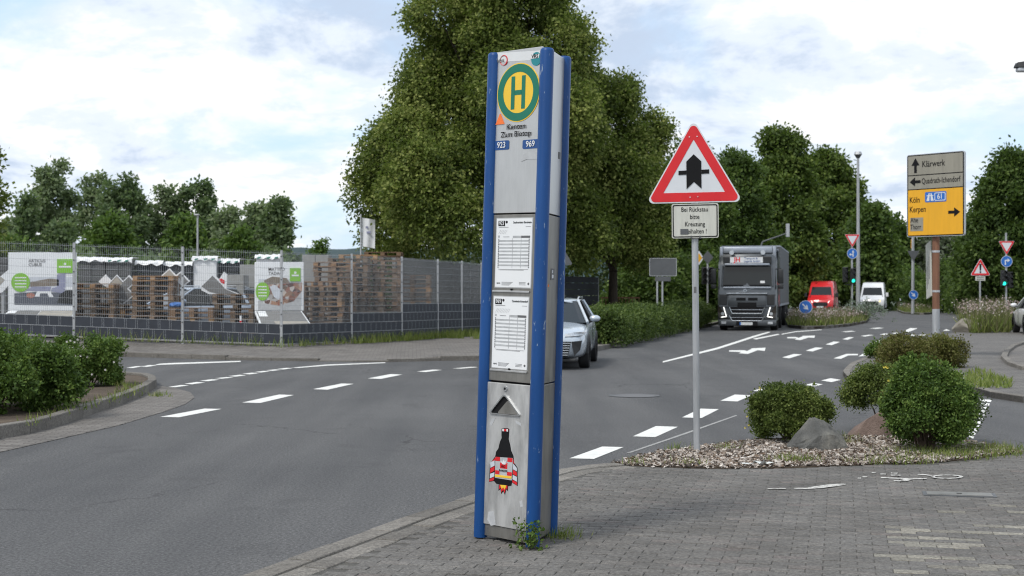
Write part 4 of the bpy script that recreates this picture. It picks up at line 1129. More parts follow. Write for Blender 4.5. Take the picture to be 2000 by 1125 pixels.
# ---- boulders and litter
def boulder(name, loc, pts_scale, label, m, seed, rz=0, cut=0.0):
    bm = bmesh.new(); bmesh.ops.create_icosphere(bm, subdivisions=4, radius=1)
    r = random.Random(seed)
    planes = []
    for k in range(11):
        v = Vector((r.gauss(0, 1), r.gauss(0, 1), r.gauss(0.15, .8))).normalized(); planes.append((v, r.uniform(.62, .86)))
    for v in bm.verts:
        for nrm, d in planes:
            e = v.co.dot(nrm) - d
            if e > 0: v.co -= nrm * e * 0.92
        v.co += Vector((r.gauss(0, .008), r.gauss(0, .008), r.gauss(0, .008)))
        v.co.x *= pts_scale[0]; v.co.y *= pts_scale[1]; v.co.z *= pts_scale[2]
        v.co.x += cut * v.co.z
    o = MB().bm(bm).build(name, M[m], None, True, loc, rz)
    return tag(o, label, 'boulder', 'boulders')
def hull_boulder(name, loc, label, m):
    pts = [(-.29, -.10, -.05), (-.30, -.04, .01), (-.22, -.2, -.05), (.05, -.24, -.05), (.28, -.16, -.05), (.305, -.02, -.04), (.26, .16, -.05), (0, .22, -.05), (-.25, .14, -.05),
           (-.075, -.03, .262), (-.02, .02, .255), (.075, -.03, .225), (.13, .06, .19), (-.10, .06, .20), (-.02, -.215, .11), (.10, -.2, .12), (.235, -.09, .09), (-.2, -.13, .05)]
    bm = bmesh.new()
    for p in pts: bm.verts.new(p)
    bmesh.ops.convex_hull(bm, input=list(bm.verts))
    bmesh.ops.triangulate(bm, faces=list(bm.faces))
    bmesh.ops.subdivide_edges(bm, edges=list(bm.edges), cuts=4, use_grid_fill=True)
    r = random.Random(4)
    for v in bm.verts: v.co = Vector((v.co.x * 1.06, v.co.y * 1.1, v.co.z * 1.12 + .03)) + Vector((r.gauss(0, .004), r.gauss(0, .004), r.gauss(0, .004)))
    return tag(MB().bm(bm).build(name, M[m], None, False, loc), label, 'boulder', 'boulders')
hull_boulder('boulder', gp(1600, 878, .03) + Vector((0, .12, 0)), 'angular grey boulder on the gravel in front of the rounded shrub', 'rock_grey')
boulder('boulder', gp(1706, 852, .03) + Vector((0, .1, 0)), (0.31, 0.26, 0.31), 'smooth reddish boulder half hidden behind the largest shrub', 'rock_red', 9, -.2, .3)
boulder('boulder', gp(1901, 649, .09) + Vector((0, .2, .1)), (0.76, 0.45, 0.46), 'pale boulder beside the exclamation mark sign', 'rock_pale', 14, -.1, -.3)
for x, y, lb, sc in ((1460, 909, 'crumpled white paper scrap lying on the gravel edge', .05), (1490, 908, 'flattened white carton scrap on the gravel edge', .075)):
    mb = MB(); r = random.Random(x)
    vs = [(sc * (i - 2) * .6 + r.uniform(-.3, .3) * sc, sc * (j - 1) * .5, .012 + abs(r.gauss(0, .4)) * sc * .6) for j in range(3) for i in range(5)]
    mb.add(vs, [(j * 5 + i, j * 5 + i + 1, (j + 1) * 5 + i + 1, (j + 1) * 5 + i) for j in range(2) for i in range(4)])
    tag(mb.build('paper_scrap', M['litter'], None, False, gp(x, y, .05)), lb, 'litter', 'litter on the gravel')

# ================================================================== THE BUS STOP COLUMN
cbase = gp(1040, 1068, PZ)
col = root('bus_stop_column', cbase, 0, 'tall three-sided steel bus stop column with blue corner posts and H sign', 'bus stop')
col.rotation_euler = (Matrix.Rotation(rad(1.7), 4, 'Y') @ Matrix.Rotation(rad(-44), 4, 'Z')).to_euler()
LP, RP, S = (-0.470, 0.0), (-0.220, 0.410), 0.466
def blue_post(x, y, h, ang):
    mb = MB(); n = 20; R = 0.045
    rings = [(0, R), (h - .02, R), (h - .008, R * .93), (h, R * .75)]
    vs = [(x + r * math.cos(2 * math.pi * i / n), y + r * math.sin(2 * math.pi * i / n), z) for z, r in rings for i in range(n)]
    fs = [(k * n + i, k * n + (i + 1) % n, (k + 1) * n + (i + 1) % n, (k + 1) * n + i) for k in range(3) for i in range(n)] + [tuple(range(3 * n, 4 * n))]
    o = mb.add(vs, fs).build('corner_post', M['blue_post'], col, True)
    return o
post_m = blue_post(0, 0, 3.17, 0); blue_post(LP[0], LP[1], 3.183, 0); blue_post(RP[0], RP[1], 3.195, 0)
def pl(x, y):
    "photo pixel on the front face -> (u, z) of the column"
    left = 945 + (1032 - y) / 922 * 23
    u = -0.445 + (x - left) / 85.5 * 0.41
    d = cbase.y + 0.333 * (-u / 0.48)
    return (u, EYE - PZ + (HOR - y) * d / F + 0.005)
def ppoly(pts): return [pl(*p) for p in pts]
UL, UR = -0.447, -0.033
def zrow(y, x=990): return pl(x, y)[1]
zs = [zrow(1056), zrow(1033), zrow(748), zrow(574), zrow(421), zrow(103)]
FY = -0.012
front_top = MB().box(UL, UR, FY, FY + .02, zs[4] + .004, zs[5], None, .003).build('sign_panel', M['steel'], col)
frame = MB().box(UL, UR, FY + .004, FY + .024, zs[2] - .0, zs[4] - .004, None, .003).build('timetable_frame', M['steel_dark'], col)
door = MB().box(UL + .004, UR - .016, FY - .004, FY + .02, zs[1], zs[2] - .012, None, .004).build('bin_door', M['steel_door'], col)
MB().box(UL, UR, FY + .006, FY + .024, max(.012, zs[0]), zs[1] - .004, None, .002).build('skirt', M['steel_dark'], col)
MB().box(UL + .01, UR - .01, FY + .03, FY + .04, .015, 3.17).build('inner_core', M['black'], col)
# ribs of the frames
for y in (572, 727):
    zz_ = zrow(y); MB().box(UL + .03, UR - .05, FY - .004, FY + .006, zz_ - .008, zz_ + .006, None, .003).build('rib', M['steel'], frame)
MB().tube((-.24, FY - .007, zrow(572) + .012), (-.24, FY + .006, zrow(572) + .012), .006, n=10).build('screw', M['black'], frame)
MB().tube((-.24, FY - .007, zrow(727) + .012), (-.24, FY + .006, zrow(727) + .012), .006, n=10).build('screw', M['black'], frame)
# side and rear panels
def wall_frame(o, d):
    d = Vector((d[0], d[1], 0)).normalized(); out = Vector((d.y, -d.x, 0))
    return Matrix(((d.x, -out.x, 0, o[0]), (d.y, -out.y, 0, o[1]), (0, 0, 1, 0), (0, 0, 0, 1)))
MS = wall_frame((0, 0), RP)
MR = wall_frame(RP, (LP[0] - RP[0], LP[1] - RP[1]))
sides = []
for Mx in (MS, MR):
    for a, b, m in ((.03, zs[2] - .012, 'steel_dark'), (zs[2] - .004, zs[4] - .002, 'steel_dark'), (zs[4] + .006, zs[5] - .01, 'steel')):
        sides.append(MB().box(.034, S - .034, -.010, .010, a, b, Mx, .003).build('side_panel', M[m], col))
MB().add([(UL, 0, 3.16), (UR, 0, 3.16), (RP[0], RP[1] - .03, 3.16)], [(0, 1, 2)]).build('top_cover', M['steel_dark'], col)
def side_sticker(z0, z1, x0, x1, m, parent): return MB().box(x0, x1, -.0125, -.009, z0, z1, MS).build('sticker', M[m], parent)
st = side_sticker(2.50, 2.545, .33, .38, 'grey_dark', sides[2]); side_sticker(1.70, 1.775, .22, .31, 'grey_dark', sides[1])
MB().box(.245, .285, -.0135, -.012, 1.712, 1.735, MS).build('sticker', M['white'], sides[1])
MB().box(.25, .27, -.0135, -.012, 1.745, 1.765, MS).build('sticker', M['white'], sides[1])
side_sticker(1.655, 1.67, .16, .18, 'orange', sides[1])
# upper sign
P1 = front_top
def lay(name, pts, m, parent, k=1, px=True): return MB().plate(ppoly(pts) if px else pts, FY - .0016 * k, FY + .001).build(name, M[m], parent)
hc = pl(1011, 183.5)
lay('white_foil', [(969, 108), (1054, 100), (1053, 118), (968.5, 126)], 'white', P1)
hz = zrow(126, 1011) - zrow(241, 1011); R0 = hz / 2
lay('stop_sign', circle(hc[0], hc[1], R0, 48), 'yellow_h', P1, 2, False)
MB().ring(circle(hc[0], hc[1], R0 * .965, 48), circle(hc[0], hc[1], R0 * .70, 48), FY - .0048, FY).build('stop_ring', M['green_h'], P1)
hb = R0 * .085
for q in ((-.33, -.33 + .17, -.56, .56), (.33 - .17, .33, -.56, .56), (-.17, .17, -.08, .08)):
    lay('stop_letter', [(hc[0] + a * R0, hc[1] + b * R0) for a, b in ((q[0], q[2]), (q[1], q[2]), (q[1], q[3]), (q[0], q[3]))], 'green_h', P1, 3, False)
lay('orange_sticker', [(968.5, 248), (984.5, 246), (977, 226)], 'orange', P1, 4)
def ptext(t, size, x, y, m, parent, k=4, **kw):
    u, z = pl(x, y)
    return lettering(t, size, u, z, FY - .0016 * k, M[m], parent, **kw)
ptext('Kenten', .051, 1007.5, 250.5, 'black', P1, bold=.009, fit=.168)
ptext('Zum Biotop', .051, 1007, 265, 'black', P1, bold=.009, fit=.272)
u0, z0 = pl(981, 122); ptext('REVG', .026, 978, 123, 'black', P1, bold=.01, xs=1.0)
MB().ring(circle(u0 + .012, z0, .034, 24)[0:24], circle(u0 + .009, z0, .031, 24), FY - .006, FY).build('logo_arc', M['red'], P1)
uc, zc = pl(1044, 117)
lay('logo_disc', circle(uc, zc, .044, 28), 'teal', P1, 2, False)
lay('logo_band', [(uc - .052, zc + .004), (uc + .022, zc + .004), (uc + .03, zc + .03), (uc - .044, zc + .03)], 'white', P1, 3, False)
lettering('VRS', .033, uc - .01, zc + .017, FY - .0066, M['black'], P1, bold=.02, xs=1.05)
for t, x0, x1, y0, y1 in (('923', 966, 994, 276.5, 298.5), ('969', 1019, 1049.5, 272.5, 294.5)):
    a, b = pl(x0, y1), pl(x1, y0)
    dz = (pl(x1, y0)[1] - pl(x0, y0)[1])
    lay('route_plate', rrect(a[0], b[0], a[1] + .002, b[1] - .002, .011), 'blue_box', P1, 2, False)
    lettering(t, .054, (a[0] + b[0]) / 2, (a[1] + b[1]) / 2, FY - .0066, M['white'], P1, bold=.018, xs=.98)
a, b = pl(1017, 318), pl(1048.5, 299)
lay('sticker_residue', [(a[0], a[1]), (a[0] + .05, a[1] + .012), (b[0], a[1] + .006), (b[0], b[1]), (a[0] + .03, b[1]), (a[0] + .004, b[1] - .02)], 'grey_print', P1, 2, False)
# timetables
def timetable(x0, x1, ya, yb, num, title):
    a, b = pl(x0, yb), pl(x1, ya)
    w_, h_ = b[0] - a[0], b[1] - a[1]
    Y = FY + .004
    X = lambda f: a[0] + f * w_
    Zf = lambda f: b[1] - f * h_
    MB().box(a[0] - .006, b[0] + .006, Y - .0015, Y + .003, a[1] - .006, b[1] + .006).build('poster_rim', M['steel'], frame)
    pap = MB().box(a[0], b[0], Y - .0035, Y + .003, a[1], b[1]).build('timetable', M['paper'], frame)
    def r(n_, f0, f1, g0, g1, m, k=1): return MB().box(X(f0), X(f1), Y - .0035 - .001 * k, Y, Zf(g1), Zf(g0)).build(n_, M[m], pap)
    r('route_box', .05, .24, .03, .108, 'black')
    lettering(num, .036, X(.145), Zf(.069), Y - .0052, M['white'], pap, bold=.02, xs=.86)
    MB().plate(circle(X(.285), Zf(.05), .009, 16), Y - .0045, Y).build('bullet', M['black'], pap)
    lettering(title, .0185, X(.985), Zf(.058), Y - .0052, M['black'], pap, bold=.02, xs=.95, align='RIGHT')
    r('small_print', .06, .34, .122, .127, 'grey_dark'); r('small_print', .82, .96, .118, .123, 'grey_dark')
    mb = MB()
    for k in range(9 if num == '969' else 5):
        s0 = .06 + k * .045
        mb.add([(X(s0), Y - .0047, Zf(.225)), (X(s0 + .004), Y - .0047, Zf(.225)), (X(s0 + .068), Y - .0047, Zf(.165)), (X(s0 + .064), Y - .0047, Zf(.165))], [(0, 1, 2, 3)])
    mb.build('stop_list', M['grey_dark'], pap, recalc=False)
    r('table_head', .05, .10, .245, .275, 'grey_print'); r('table_head', .47, .70, .25, .282, 'grey_print'); r('table_head', .705, .95, .25, .282, 'grey_dark')
    r('table_head', .2, .37, .263, .270, 'grey_dark')
    for k in range(8): r('table_row', .065, .93, .312 + k * .051, .335 + k * .051, 'grey_print')
    mb = MB()
    for k in range(17):
        z_ = Zf(.30 + k * .0255)
        for f in (.065, .92): mb.add([(X(f), Y - .0058, z_ - .004), (X(f + .022), Y - .0058, z_ - .004), (X(f + .022), Y - .0058, z_ + .003), (X(f), Y - .0058, z_ + .003)], [(0, 1, 2, 3)])
    mb.build('hour_column', M['grey_dark'], pap, recalc=False)
    mb = MB()
    for f in (.468, .703): mb.box(X(f), X(f + .004), Y - .0056, Y, Zf(.72), Zf(.285))
    mb.build('column_rule', M['grey_print'], pap)
    r('small_print', .08, .92, .737, .741, 'grey_dark'); r('small_print', .12, .8, .748, .752, 'grey_dark')
    for k in range(4): r('small_print', .19, .50 - .03 * k, .925 + .014 * k, .930 + .014 * k, 'grey_dark')
    for k in range(3): r('small_print', .68, .86, .925 + .017 * k, .930 + .017 * k, 'grey_dark')
    lettering('REVG', .013, X(.1), Zf(.945), Y - .0052, M['black'], pap, bold=.02)
    MB().plate(circle(X(.94), Zf(.945), .008, 16), Y - .0045, Y).build('bullet', M['grey_dark'], pap)
timetable(967.5, 1037.5, 428, 564, '923', 'Stadtverkehr Bergheim')
timetable(962, 1031, 583, 721, '969', 'Quadrath-Ichendorf')
# litter bin door
DY = FY - .004
def dlay(name, pts, m, k=1, parent=door): return MB().plate(ppoly(pts), DY - .0013 * k, DY + .001).build(name, M[m], parent)
lk = pl(989.5, 762)
mb = MB(); mb.tube((lk[0], DY - .008, lk[1]), (lk[0], DY, lk[1]), .017, .02, 20); mb.build('lock', M['chrome'], door, True)
MB().tube((lk[0], DY - .010, lk[1]), (lk[0], DY, lk[1]), .008, n=14).build('keyhole', M['black'], door)
t_o = [pl(958.5, 811), pl(1020, 815.5), pl(989, 770.5)]
def rounded(tri, r, n=5):
    out = []
    cx_ = sum(p[0] for p in tri) / 3; cz_ = sum(p[1] for p in tri) / 3
    for i, p in enumerate(tri):
        a_, b_ = tri[i - 1], tri[(i + 1) % 3]
        va = Vector((a_[0] - p[0], a_[1] - p[1])).normalized(); vb = Vector((b_[0] - p[0], b_[1] - p[1])).normalized()
        p0, p2 = Vector(p) + va * r, Vector(p) + vb * r
        for k in range(n + 1):
            t = k / n
            q = p0 * (1 - t) ** 2 + Vector(p) * 2 * t * (1 - t) + p2 * t * t
            out.append((q.x, q.y))
    return out
o_ = rounded(t_o, .03); cxx = sum(p[0] for p in o_) / len(o_); czz = sum(p[1] for p in o_) / len(o_)
i_ = [(cxx + (x - cxx) * .87, czz + (z_ - czz) * .87) for x, z_ in o_]
MB().ring(o_, i_, DY - .012, DY).build('slot_rim', M['chrome'], door, True)
MB().plate(i_, DY - .001, DY + .002).build('slot_dark_plate', M['black'], door)  # black plate on the closed door, painting the dark inside of the slot
fl = [pl(974, 810), pl(1015, 812.5), pl(994.5, 784)]
MB().plate(rounded(fl, .02), DY - .003, DY).build('slot_flap', M['steel_dark'], door)
for q in ([(963, 822), (971, 819), (963, 836), (960, 832)], [(1008, 823), (1019, 829), (1018, 834), (1009, 828)], [(1016, 980), (1021, 979), (1023, 991), (1018, 992)], [(958, 1003), (968, 1001), (972, 1028), (963, 1030), (956, 1018)]):
    dlay('tape_residue', q, 'grey_print')
zb = lambda x, y: (950 + x / 7.03, 830 + y / 7.03)
def stk(name, pts, m, k, parent=None): return MB().plate([pl(*zb(*p)) for p in pts], DY - .0010 * k, DY).build(name, M[m], parent or door)
bottle = stk('bottle_sticker', [(228, 72), (245, 62), (315, 64), (330, 78), (326, 150), (322, 215), (342, 290), (355, 370), (385, 440), (392, 530), (438, 600), (442, 852), (366, 806), (360, 848), (320, 858), (160, 828), (134, 795), (120, 792), (64, 806), (72, 565), (145, 450), (155, 390), (185, 345), (205, 255), (228, 200), (226, 150)], 'black', 1)
stk('cap', [(238, 74), (316, 74), (316, 106), (238, 104)], 'red', 2, bottle); stk('cap_stripe', [(240, 72), (262, 72), (262, 106), (240, 104)], 'white', 3, bottle); stk('cap_stripe', [(295, 74), (315, 76), (315, 108), (295, 106)], 'white', 3, bottle)
stk('label_ground', [(148, 460), (380, 470), (366, 776), (142, 746)], 'grey_print', 2, bottle)
for q in ([(152, 458), (212, 462), (210, 518), (148, 512)], [(310, 468), (376, 472), (374, 528), (308, 522)], [(212, 535), (310, 540), (306, 622), (210, 612)], [(148, 640), (205, 648), (203, 700), (146, 692)], [(305, 660), (368, 666), (366, 716), (303, 710)]):
    stk('label_check', q, 'red', 3, bottle)
stk('label_band', [(146, 702), (364, 722), (362, 752), (144, 732)], 'yellow_h', 4, bottle)
for q, m in (([(80, 540), (138, 508), (140, 578), (84, 612)], 'print_pale'), ([(82, 620), (138, 588), (136, 650), (80, 684)], 'red'), ([(80, 692), (136, 672), (134, 728), (76, 756)], 'print_pale'), ([(74, 764), (132, 738), (130, 780), (70, 800)], 'red'), ([(112, 514), (150, 470), (150, 504), (104, 526)], 'red'),
             ([(384, 546), (432, 608), (432, 650), (382, 622)], 'print_pale'), ([(382, 630), (432, 662), (434, 716), (380, 690)], 'red'), ([(380, 700), (434, 728), (434, 792), (376, 760)], 'print_pale'), ([(376, 770), (434, 800), (436, 842), (374, 802)], 'red'), ([(386, 486), (392, 536), (404, 552), (384, 538)], 'red')):
    stk('fin_stripe', q, m, 3, bottle)
stk('flame', [(190, 838), (318, 846), (312, 925), (292, 900), (276, 980), (254, 930), (226, 966), (216, 900), (190, 922)], 'black', 1, bottle)
stk('flame', [(200, 842), (308, 848), (306, 905), (290, 880), (272, 955), (254, 905), (230, 945), (220, 880), (198, 905)], 'red', 2, bottle)
stk('flame', [(212, 840), (296, 846), (288, 872), (272, 905), (256, 872), (236, 900), (226, 868)], 'yellow_h', 3, bottle)
stk('splash', [(222, 520), (245, 530), (262, 495), (270, 525), (298, 515), (285, 545), (302, 552), (270, 562), (245, 556)], 'white', 5, bottle)
q = pl(*zb(258, 590)); lettering('KC', .020, q[0], q[1], DY - .0055, M['black'], bottle, bold=.03, xs=1.3)
q = pl(*zb(256, 648)); lettering('RAKETE', .0175, q[0], q[1], DY - .0055, M['black'], bottle, bold=.03, xs=1.25)
weed('weed', cbase + Vector((-.02, -.07, 0)), .19, 9, 'leafy green weed growing at the front foot of the bus stop column', 3)
Pg = [cbase + Vector((.20 + rs.normal(0, .07), .36 + rs.normal(0, .07), 0)) for _ in range(160)]
blades('column_grass', Pg, .07, M['grass'], 9, w=.003, label='small grass tuft at the rear foot of the bus stop column', cat='grass')

# ================================================================== ROAD SIGNS
def arrow_pts(kind, s):
    if kind == 'down_right':
        P_ = [(-.10, .72), (.10, .72), (.10, -.02), (.36, .24), (.36, -.06), (0, -.62), (-.36, -.06), (-.36, .24), (-.10, -.02)]
        a_ = rad(45); return [[(s * (x * math.cos(a_) - z_ * math.sin(a_)), s * (x * math.sin(a_) + z_ * math.cos(a_))) for x, z_ in P_]]
    if kind == 'left_up':
        return [[(s * x, s * z_) for x, z_ in q] for q in ([(.05, -.7), (.25, -.7), (.25, .25), (.42, .2), (.15, .72), (-.12, .2), (.05, .25)], [(.05, -.3), (.05, -.12), (-.3, -.12), (-.26, .08), (-.72, -.21), (-.26, -.5), (-.3, -.3)])]
    if kind == 'right':
        return [[(s * x, s * z_) for x, z_ in q] for q in ([(-.36, -.68), (-.14, -.68), (-.14, .08), (.18, .08), (.14, -.18), (.66, .2), (.14, .58), (.18, .3), (-.28, .3), (-.36, .2)],)]
def disc_sign(parent, z_, dia, kind, y=-.06, x=0.0):
    R_ = dia / 2
    b_ = MB().plate(circle(x, z_, R_, 32), y, y + .02).build('disc_sign', M['sign_blue'], parent)
    MB().ring(circle(x, z_, R_, 32), circle(x, z_, R_ * .94, 32), y - .003, y).build('sign_rim', M['sign_white'], b_)
    for q in arrow_pts(kind, R_ * .92): MB().plate([(x + a_, z_ + c_) for a_, c_ in q], y - .006, y).build('arrow', M['sign_white'], b_)
    return b_
def yield_sign(parent, z_, side=.9, y=-.06):
    t_ = lambda k: [(a_, b_ + z_) for a_, b_ in rtri(side * k, .03 * k, False)]
    h_ = side * .866
    cen = z_ + h_ / 2 - h_ / 3
    sc = lambda pts, k: [(a_ * k, cen + (b_ - cen) * k) for a_, b_ in pts]
    o_ = t_(1)
    b_ = MB().plate(o_, y, y + .02).build('yield_sign', M['sign_white'], parent)
    MB().ring(sc(o_, .96), sc(o_, .66), y - .004, y).build('red_border', M['red'], b_)
    return b_
def warn_sign(parent, z_, side=.9, y=-.06):
    h_ = side * .866
    cen = z_ - h_ / 2 + h_ / 3
    sc = lambda pts, k: [(a_ * k, cen + (b_ - cen) * k) for a_, b_ in pts]
    o_ = [(a_, b_ + z_) for a_, b_ in rtri(side, .04 * side / .9, True)]
    b_ = MB().plate(o_, y, y + .022).build('triangle_sign', M['sign_white'], parent)
    i_ = sc([(a_, b_ + z_) for a_, b_ in rtri(side, .006, True)], .635)
    MB().ring(sc(o_, .955), i_, y - .003, y).build('red_border', M['red'], b_)
    return b_
def back_tri(parent, z_, side=.9, y=.05, up=True):
    return MB().plate([(a_, b_ + z_) for a_, b_ in rtri(side, .04, up)], y, y + .02).build('sign_back', M['sign_back'], parent)
def pole(parent, h, r=.038, m='galv', name='pole', r1=None):
    return MB().tube((0, 0, -.05), (0, 0, h), r, r1 or r, 14).build(name, M[m], parent, True)

# warning triangle in the gravel bed
ws = root('warning_sign', gp(1361, 883, .03), 0, 'red and white crossroads warning triangle on a grey pole with a German text plate', 'road sign')
ws.rotation_euler = (Matrix.Rotation(rad(-.5), 4, 'Y') @ Matrix.Rotation(rad(-12), 4, 'Z')).to_euler()
wd = gp(1361, 883, .03).y
wz = lambda y: EYE - .03 + (HOR - y) * wd / F
pole(ws, wz(262), .034)
side = .972
wc_ = wz(396.5) + side * .433
ts = warn_sign(ws, wc_, side, -.058)
sy = lambda x, y: ((x - 487) / 4.328 / 189.7 * 1.02, wz(220 + y / 4.328))   # from the enlarged sign
sp = lambda pts: [sy(*p) for p in pts]
MB().plate(sp([(427, 416), (487, 356), (547, 416), (547, 646), (487, 588), (427, 648)]), -.064, -.058).build('priority_arrow', M['black'], ts)
MB().plate(sp([(363, 493), (426, 491), (426, 525), (363, 527)]), -.064, -.058).build('side_road_bar', M['black'], ts)
MB().plate(sp([(548, 488), (610, 486), (610, 520), (548, 522)]), -.064, -.058).build('side_road_bar', M['black'], ts)
for x, y in ((453, 209), (516, 206), (455, 717), (517, 714)):
    q = sy(x, y); MB().tube((q[0], -.067, q[1]), (q[0], -.05, q[1]), .006, n=8).build('rivet', M['sign_white'], ts)
tp = MB().plate(rrect(sy(304, 0)[0], sy(682, 0)[0], sy(0, 1062)[1], sy(0, 772)[1], .02), -.058, -.04).build('text_plate', M['sign_old'], ws)
MB().ring(rrect(sy(312, 0)[0], sy(674, 0)[0], sy(0, 1054)[1], sy(0, 780)[1], .018), rrect(sy(320, 0)[0], sy(666, 0)[0], sy(0, 1046)[1], sy(0, 788)[1], .014), -.061, -.058).build('black_border', M['black'], tp)
for t, x, y, xs in (('Bei Rückstau', 490, 822, .80), ('bitte', 490, 884, .80), ('Kreuzung', 491, 945, .80), ('freihalten !', 496, 1006, .80)):
    q = sy(x, y); lettering(t, .0655, q[0], q[1], -.0615, M['black'], tp, bold=.003, xs=xs)
q0, q1 = sy(374, 1028), sy(437, 984)
sk = MB().box(q0[0], q1[0], -.0635, -.058, q0[1], q1[1]).build('sticker', M['sign_back'], tp)
for x in (461, 531): q = sy(x, 1052); MB().box(q[0] - .006, q[0] + .006, -.066, -.0, q[1] - .015, q[1] + .012).build('clamp', M['sign_back'], ws)
for z_ in (wz(262), wz(380), wz(410), wz(455)): MB().box(-.05, .05, -.045, .04, z_ - .012, z_ + .012).build('clamp', M['alu'], ws)
MB().box(-.012, .012, -.036, -.03, wz(572), wz(560)).build('sticker', M['grey_dark'], ws)

# the big direction sign
gd = 34.0
gs = root('direction_sign', px_loc(1828, gd, .09), rad(-48.7), 'tall yellow and grey direction sign on a rusty brown pole', 'road sign')
pole(gs, 4.2, .088, 'rust_pole')
MB().tube((0, 0, -.05), (0, 0, 1.15), .091, .091, 14).build('pole_base', M['galv'], gs, True)
GW, GH, GT = 1.50, 1.985, 4.865
gu = lambda cx_, cy_: (-.75 + .09 + (cx_ - 374) / 287 * GW, GT - (cy_ - (128 - .088 * (cx_ - 378))) / 425 * GH)
face = MB().plate(rrect(-.775 + .09, .775 + .09, GT - GH, GT, .05), -.17, -.11).build('sign_board', M['alu'], gs)
MB().plate(rrect(-.76 + .09, .76 + .09, GT - GH + .015, GT - .015, .045), -.174, -.168).build('black_border', M['black'], face)
z1_, z2_ = gu(378, 236)[1], gu(378, 309)[1]
xa, xb = -.735 + .09, .735 + .09
MB().box(xa, xb, -.179, -.17, z1_ + .012, GT - .04).build('grey_field', M['sign_grey'], face)
MB().box(xa, xb, -.179, -.17, z2_ + .012, z1_ - .012).build('grey_field', M['sign_grey'], face)
MB().box(xa, xb, -.179, -.17, GT - GH + .04, z2_ - .012).build('yellow_field', M['sign_yellow'], face)
def gtext(t, x, y, size, xs, al='LEFT', m='black', k=0): q = gu(x, y); lettering(t, size, q[0], q[1], -.183 - k, M[m], face, bold=.008, xs=xs, align=al)
gtext('Klärwerk', 450, 176, .21, .78); gtext('Quadrath-Ichendorf', 448, 263, .19, .67)
gtext('Köln', 384, 363, .20, .76); gtext('Kerpen', 384, 412, .20, .76)
q0, q1 = gu(388, 522), gu(456, 447)
MB().box(q0[0], q1[0], -.183, -.17, q0[1], q1[1]).build('grey_inset', M['sign_grey'], face)
gtext('Ahe', 390, 466, .17, .75, k=.004); gtext('Thorr', 388, 502, .17, .73, k=.004)
def garrow(cx_, cy_, L, ang):
    q = gu(cx_, cy_); P_ = [(-L, -.035), (.0, -.035), (.0, -.11), (L, 0), (.0, .11), (.0, .035), (-L, .035)]
    MB().plate([(q[0] + x * math.cos(ang) - z_ * math.sin(ang), q[1] + x * math.sin(ang) + z_ * math.cos(ang)) for x, z_ in P_], -.184, -.178).build('arrow', M['black'], face)
garrow(416, 182, .18, rad(90)); garrow(414, 266, .15, rad(180)); garrow(615, 413, .155, 0)
q0, q1 = gu(466, 370), gu(576, 314)
q1 = (q1[0], q0[1] + .245)
bx = MB().plate(rrect(q0[0], q1[0], q0[1], q1[1], .03), -.184, -.178).build('motorway_shield', M['sign_blue'], face)
mx_ = (q0[0] + q1[0]) / 2
for s_ in (-1, 1):
    MB().plate([(q0[0] + .14 + s_ * .02, q0[1] + .03), (q0[0] + .14 + s_ * .10, q0[1] + .03), (q0[0] + .14 + s_ * .035, q1[1] - .03), (q0[0] + .14 + s_ * .012, q1[1] - .03)], -.188, -.183).build('motorway_symbol', M['sign_white'], bx)
MB().box(q0[0] + .05, q0[0] + .23, -.19, -.183, q1[1] - .10, q1[1] - .08).build('motorway_symbol', M['sign_white'], bx)
MB().ring(rrect(mx_ - .03, q1[0] - .02, q0[1] + .025, q1[1] - .025, .03), rrect(mx_ - .012, q1[0] - .038, q0[1] + .042, q1[1] - .042, .02), -.188, -.183).build('number_frame', M['sign_white'], bx)
lettering('61', .17, (mx_ - .03 + q1[0] - .02) / 2, (q0[1] + q1[1]) / 2, -.188, M['sign_white'], bx, bold=.02, xs=.9)
MB().box(-.6, .6, -.11, -.07, GT - .55, GT - .45).build('mounting_rail', M['alu'], gs); MB().box(-.6, .6, -.11, -.07, GT - 1.6, GT - 1.5).build('mounting_rail', M['alu'], gs)
for z_ in (1.55, 2.5): MB().tube((0, 0, z_), (0, 0, z_ + .05), .094, n=14).build('clamp_band', M['alu'], gs)
sb = MB().box(-.78, .02, -.015, .015, 1.52, 2.86).build('side_sign', M['sign_old'], gs)
sb.rotation_euler = (0, rad(-6), rad(-50)); sb.location = (-.04, -.09, -.05)
for k in range(3): MB().box(-.62 + .2 * k, -.54 + .2 * k, -.019, -.014, 1.75 + .1 * k, 2.3 + .1 * k).build('lettering', M['grey_dark'], sb)

# signs and lamps at the crossing
def light_head(parent, x, z_, y, lit, ry=0.0):
    b_ = MB().box(x - .15, x + .15, y, y + .22, z_ - .45, z_ + .45, None, .03).build('signal_head', M['dark_plastic'], parent)
    for k, m in enumerate(('dark_lens', 'dark_lens', 'green_led' if lit else 'dark_lens')):
        zc_ = z_ + .29 - .29 * k
        MB().plate(circle(x, zc_, .105, 20), y - .012, y + .01).build('lens', M[m], b_)
        n_ = 14; vs_ = []; 
        for yy in (y, y - .2):
            for i in range(n_ + 1):
                a_ = math.pi * (-.1 + 1.2 * i / n_); vs_.append((x + .125 * math.cos(a_), yy, zc_ + .125 * math.sin(a_)))
        MB().add(vs_, [(i, i + 1, n_ + 2 + i, n_ + 1 + i) for i in range(n_)]).build('visor', M['dark_plastic'], b_, recalc=False)
    return b_
def sz(y, d): return EYE + (HOR - y) * d / F
d = 84
t1 = root('traffic_light', px_loc(1664, d, .1), 0, 'traffic light showing green under a yield sign and a left-or-straight roundel', 'traffic light')
pole(t1, sz(462, d), .06); yield_sign(t1, sz(474, d), .9, -.1); disc_sign(t1, sz(498.5, d), .62, 'left_up', -.1)
light_head(t1, .0, sz(542, d), -.32, True); light_head(t1, -.42, sz(540, d), -.2, False)
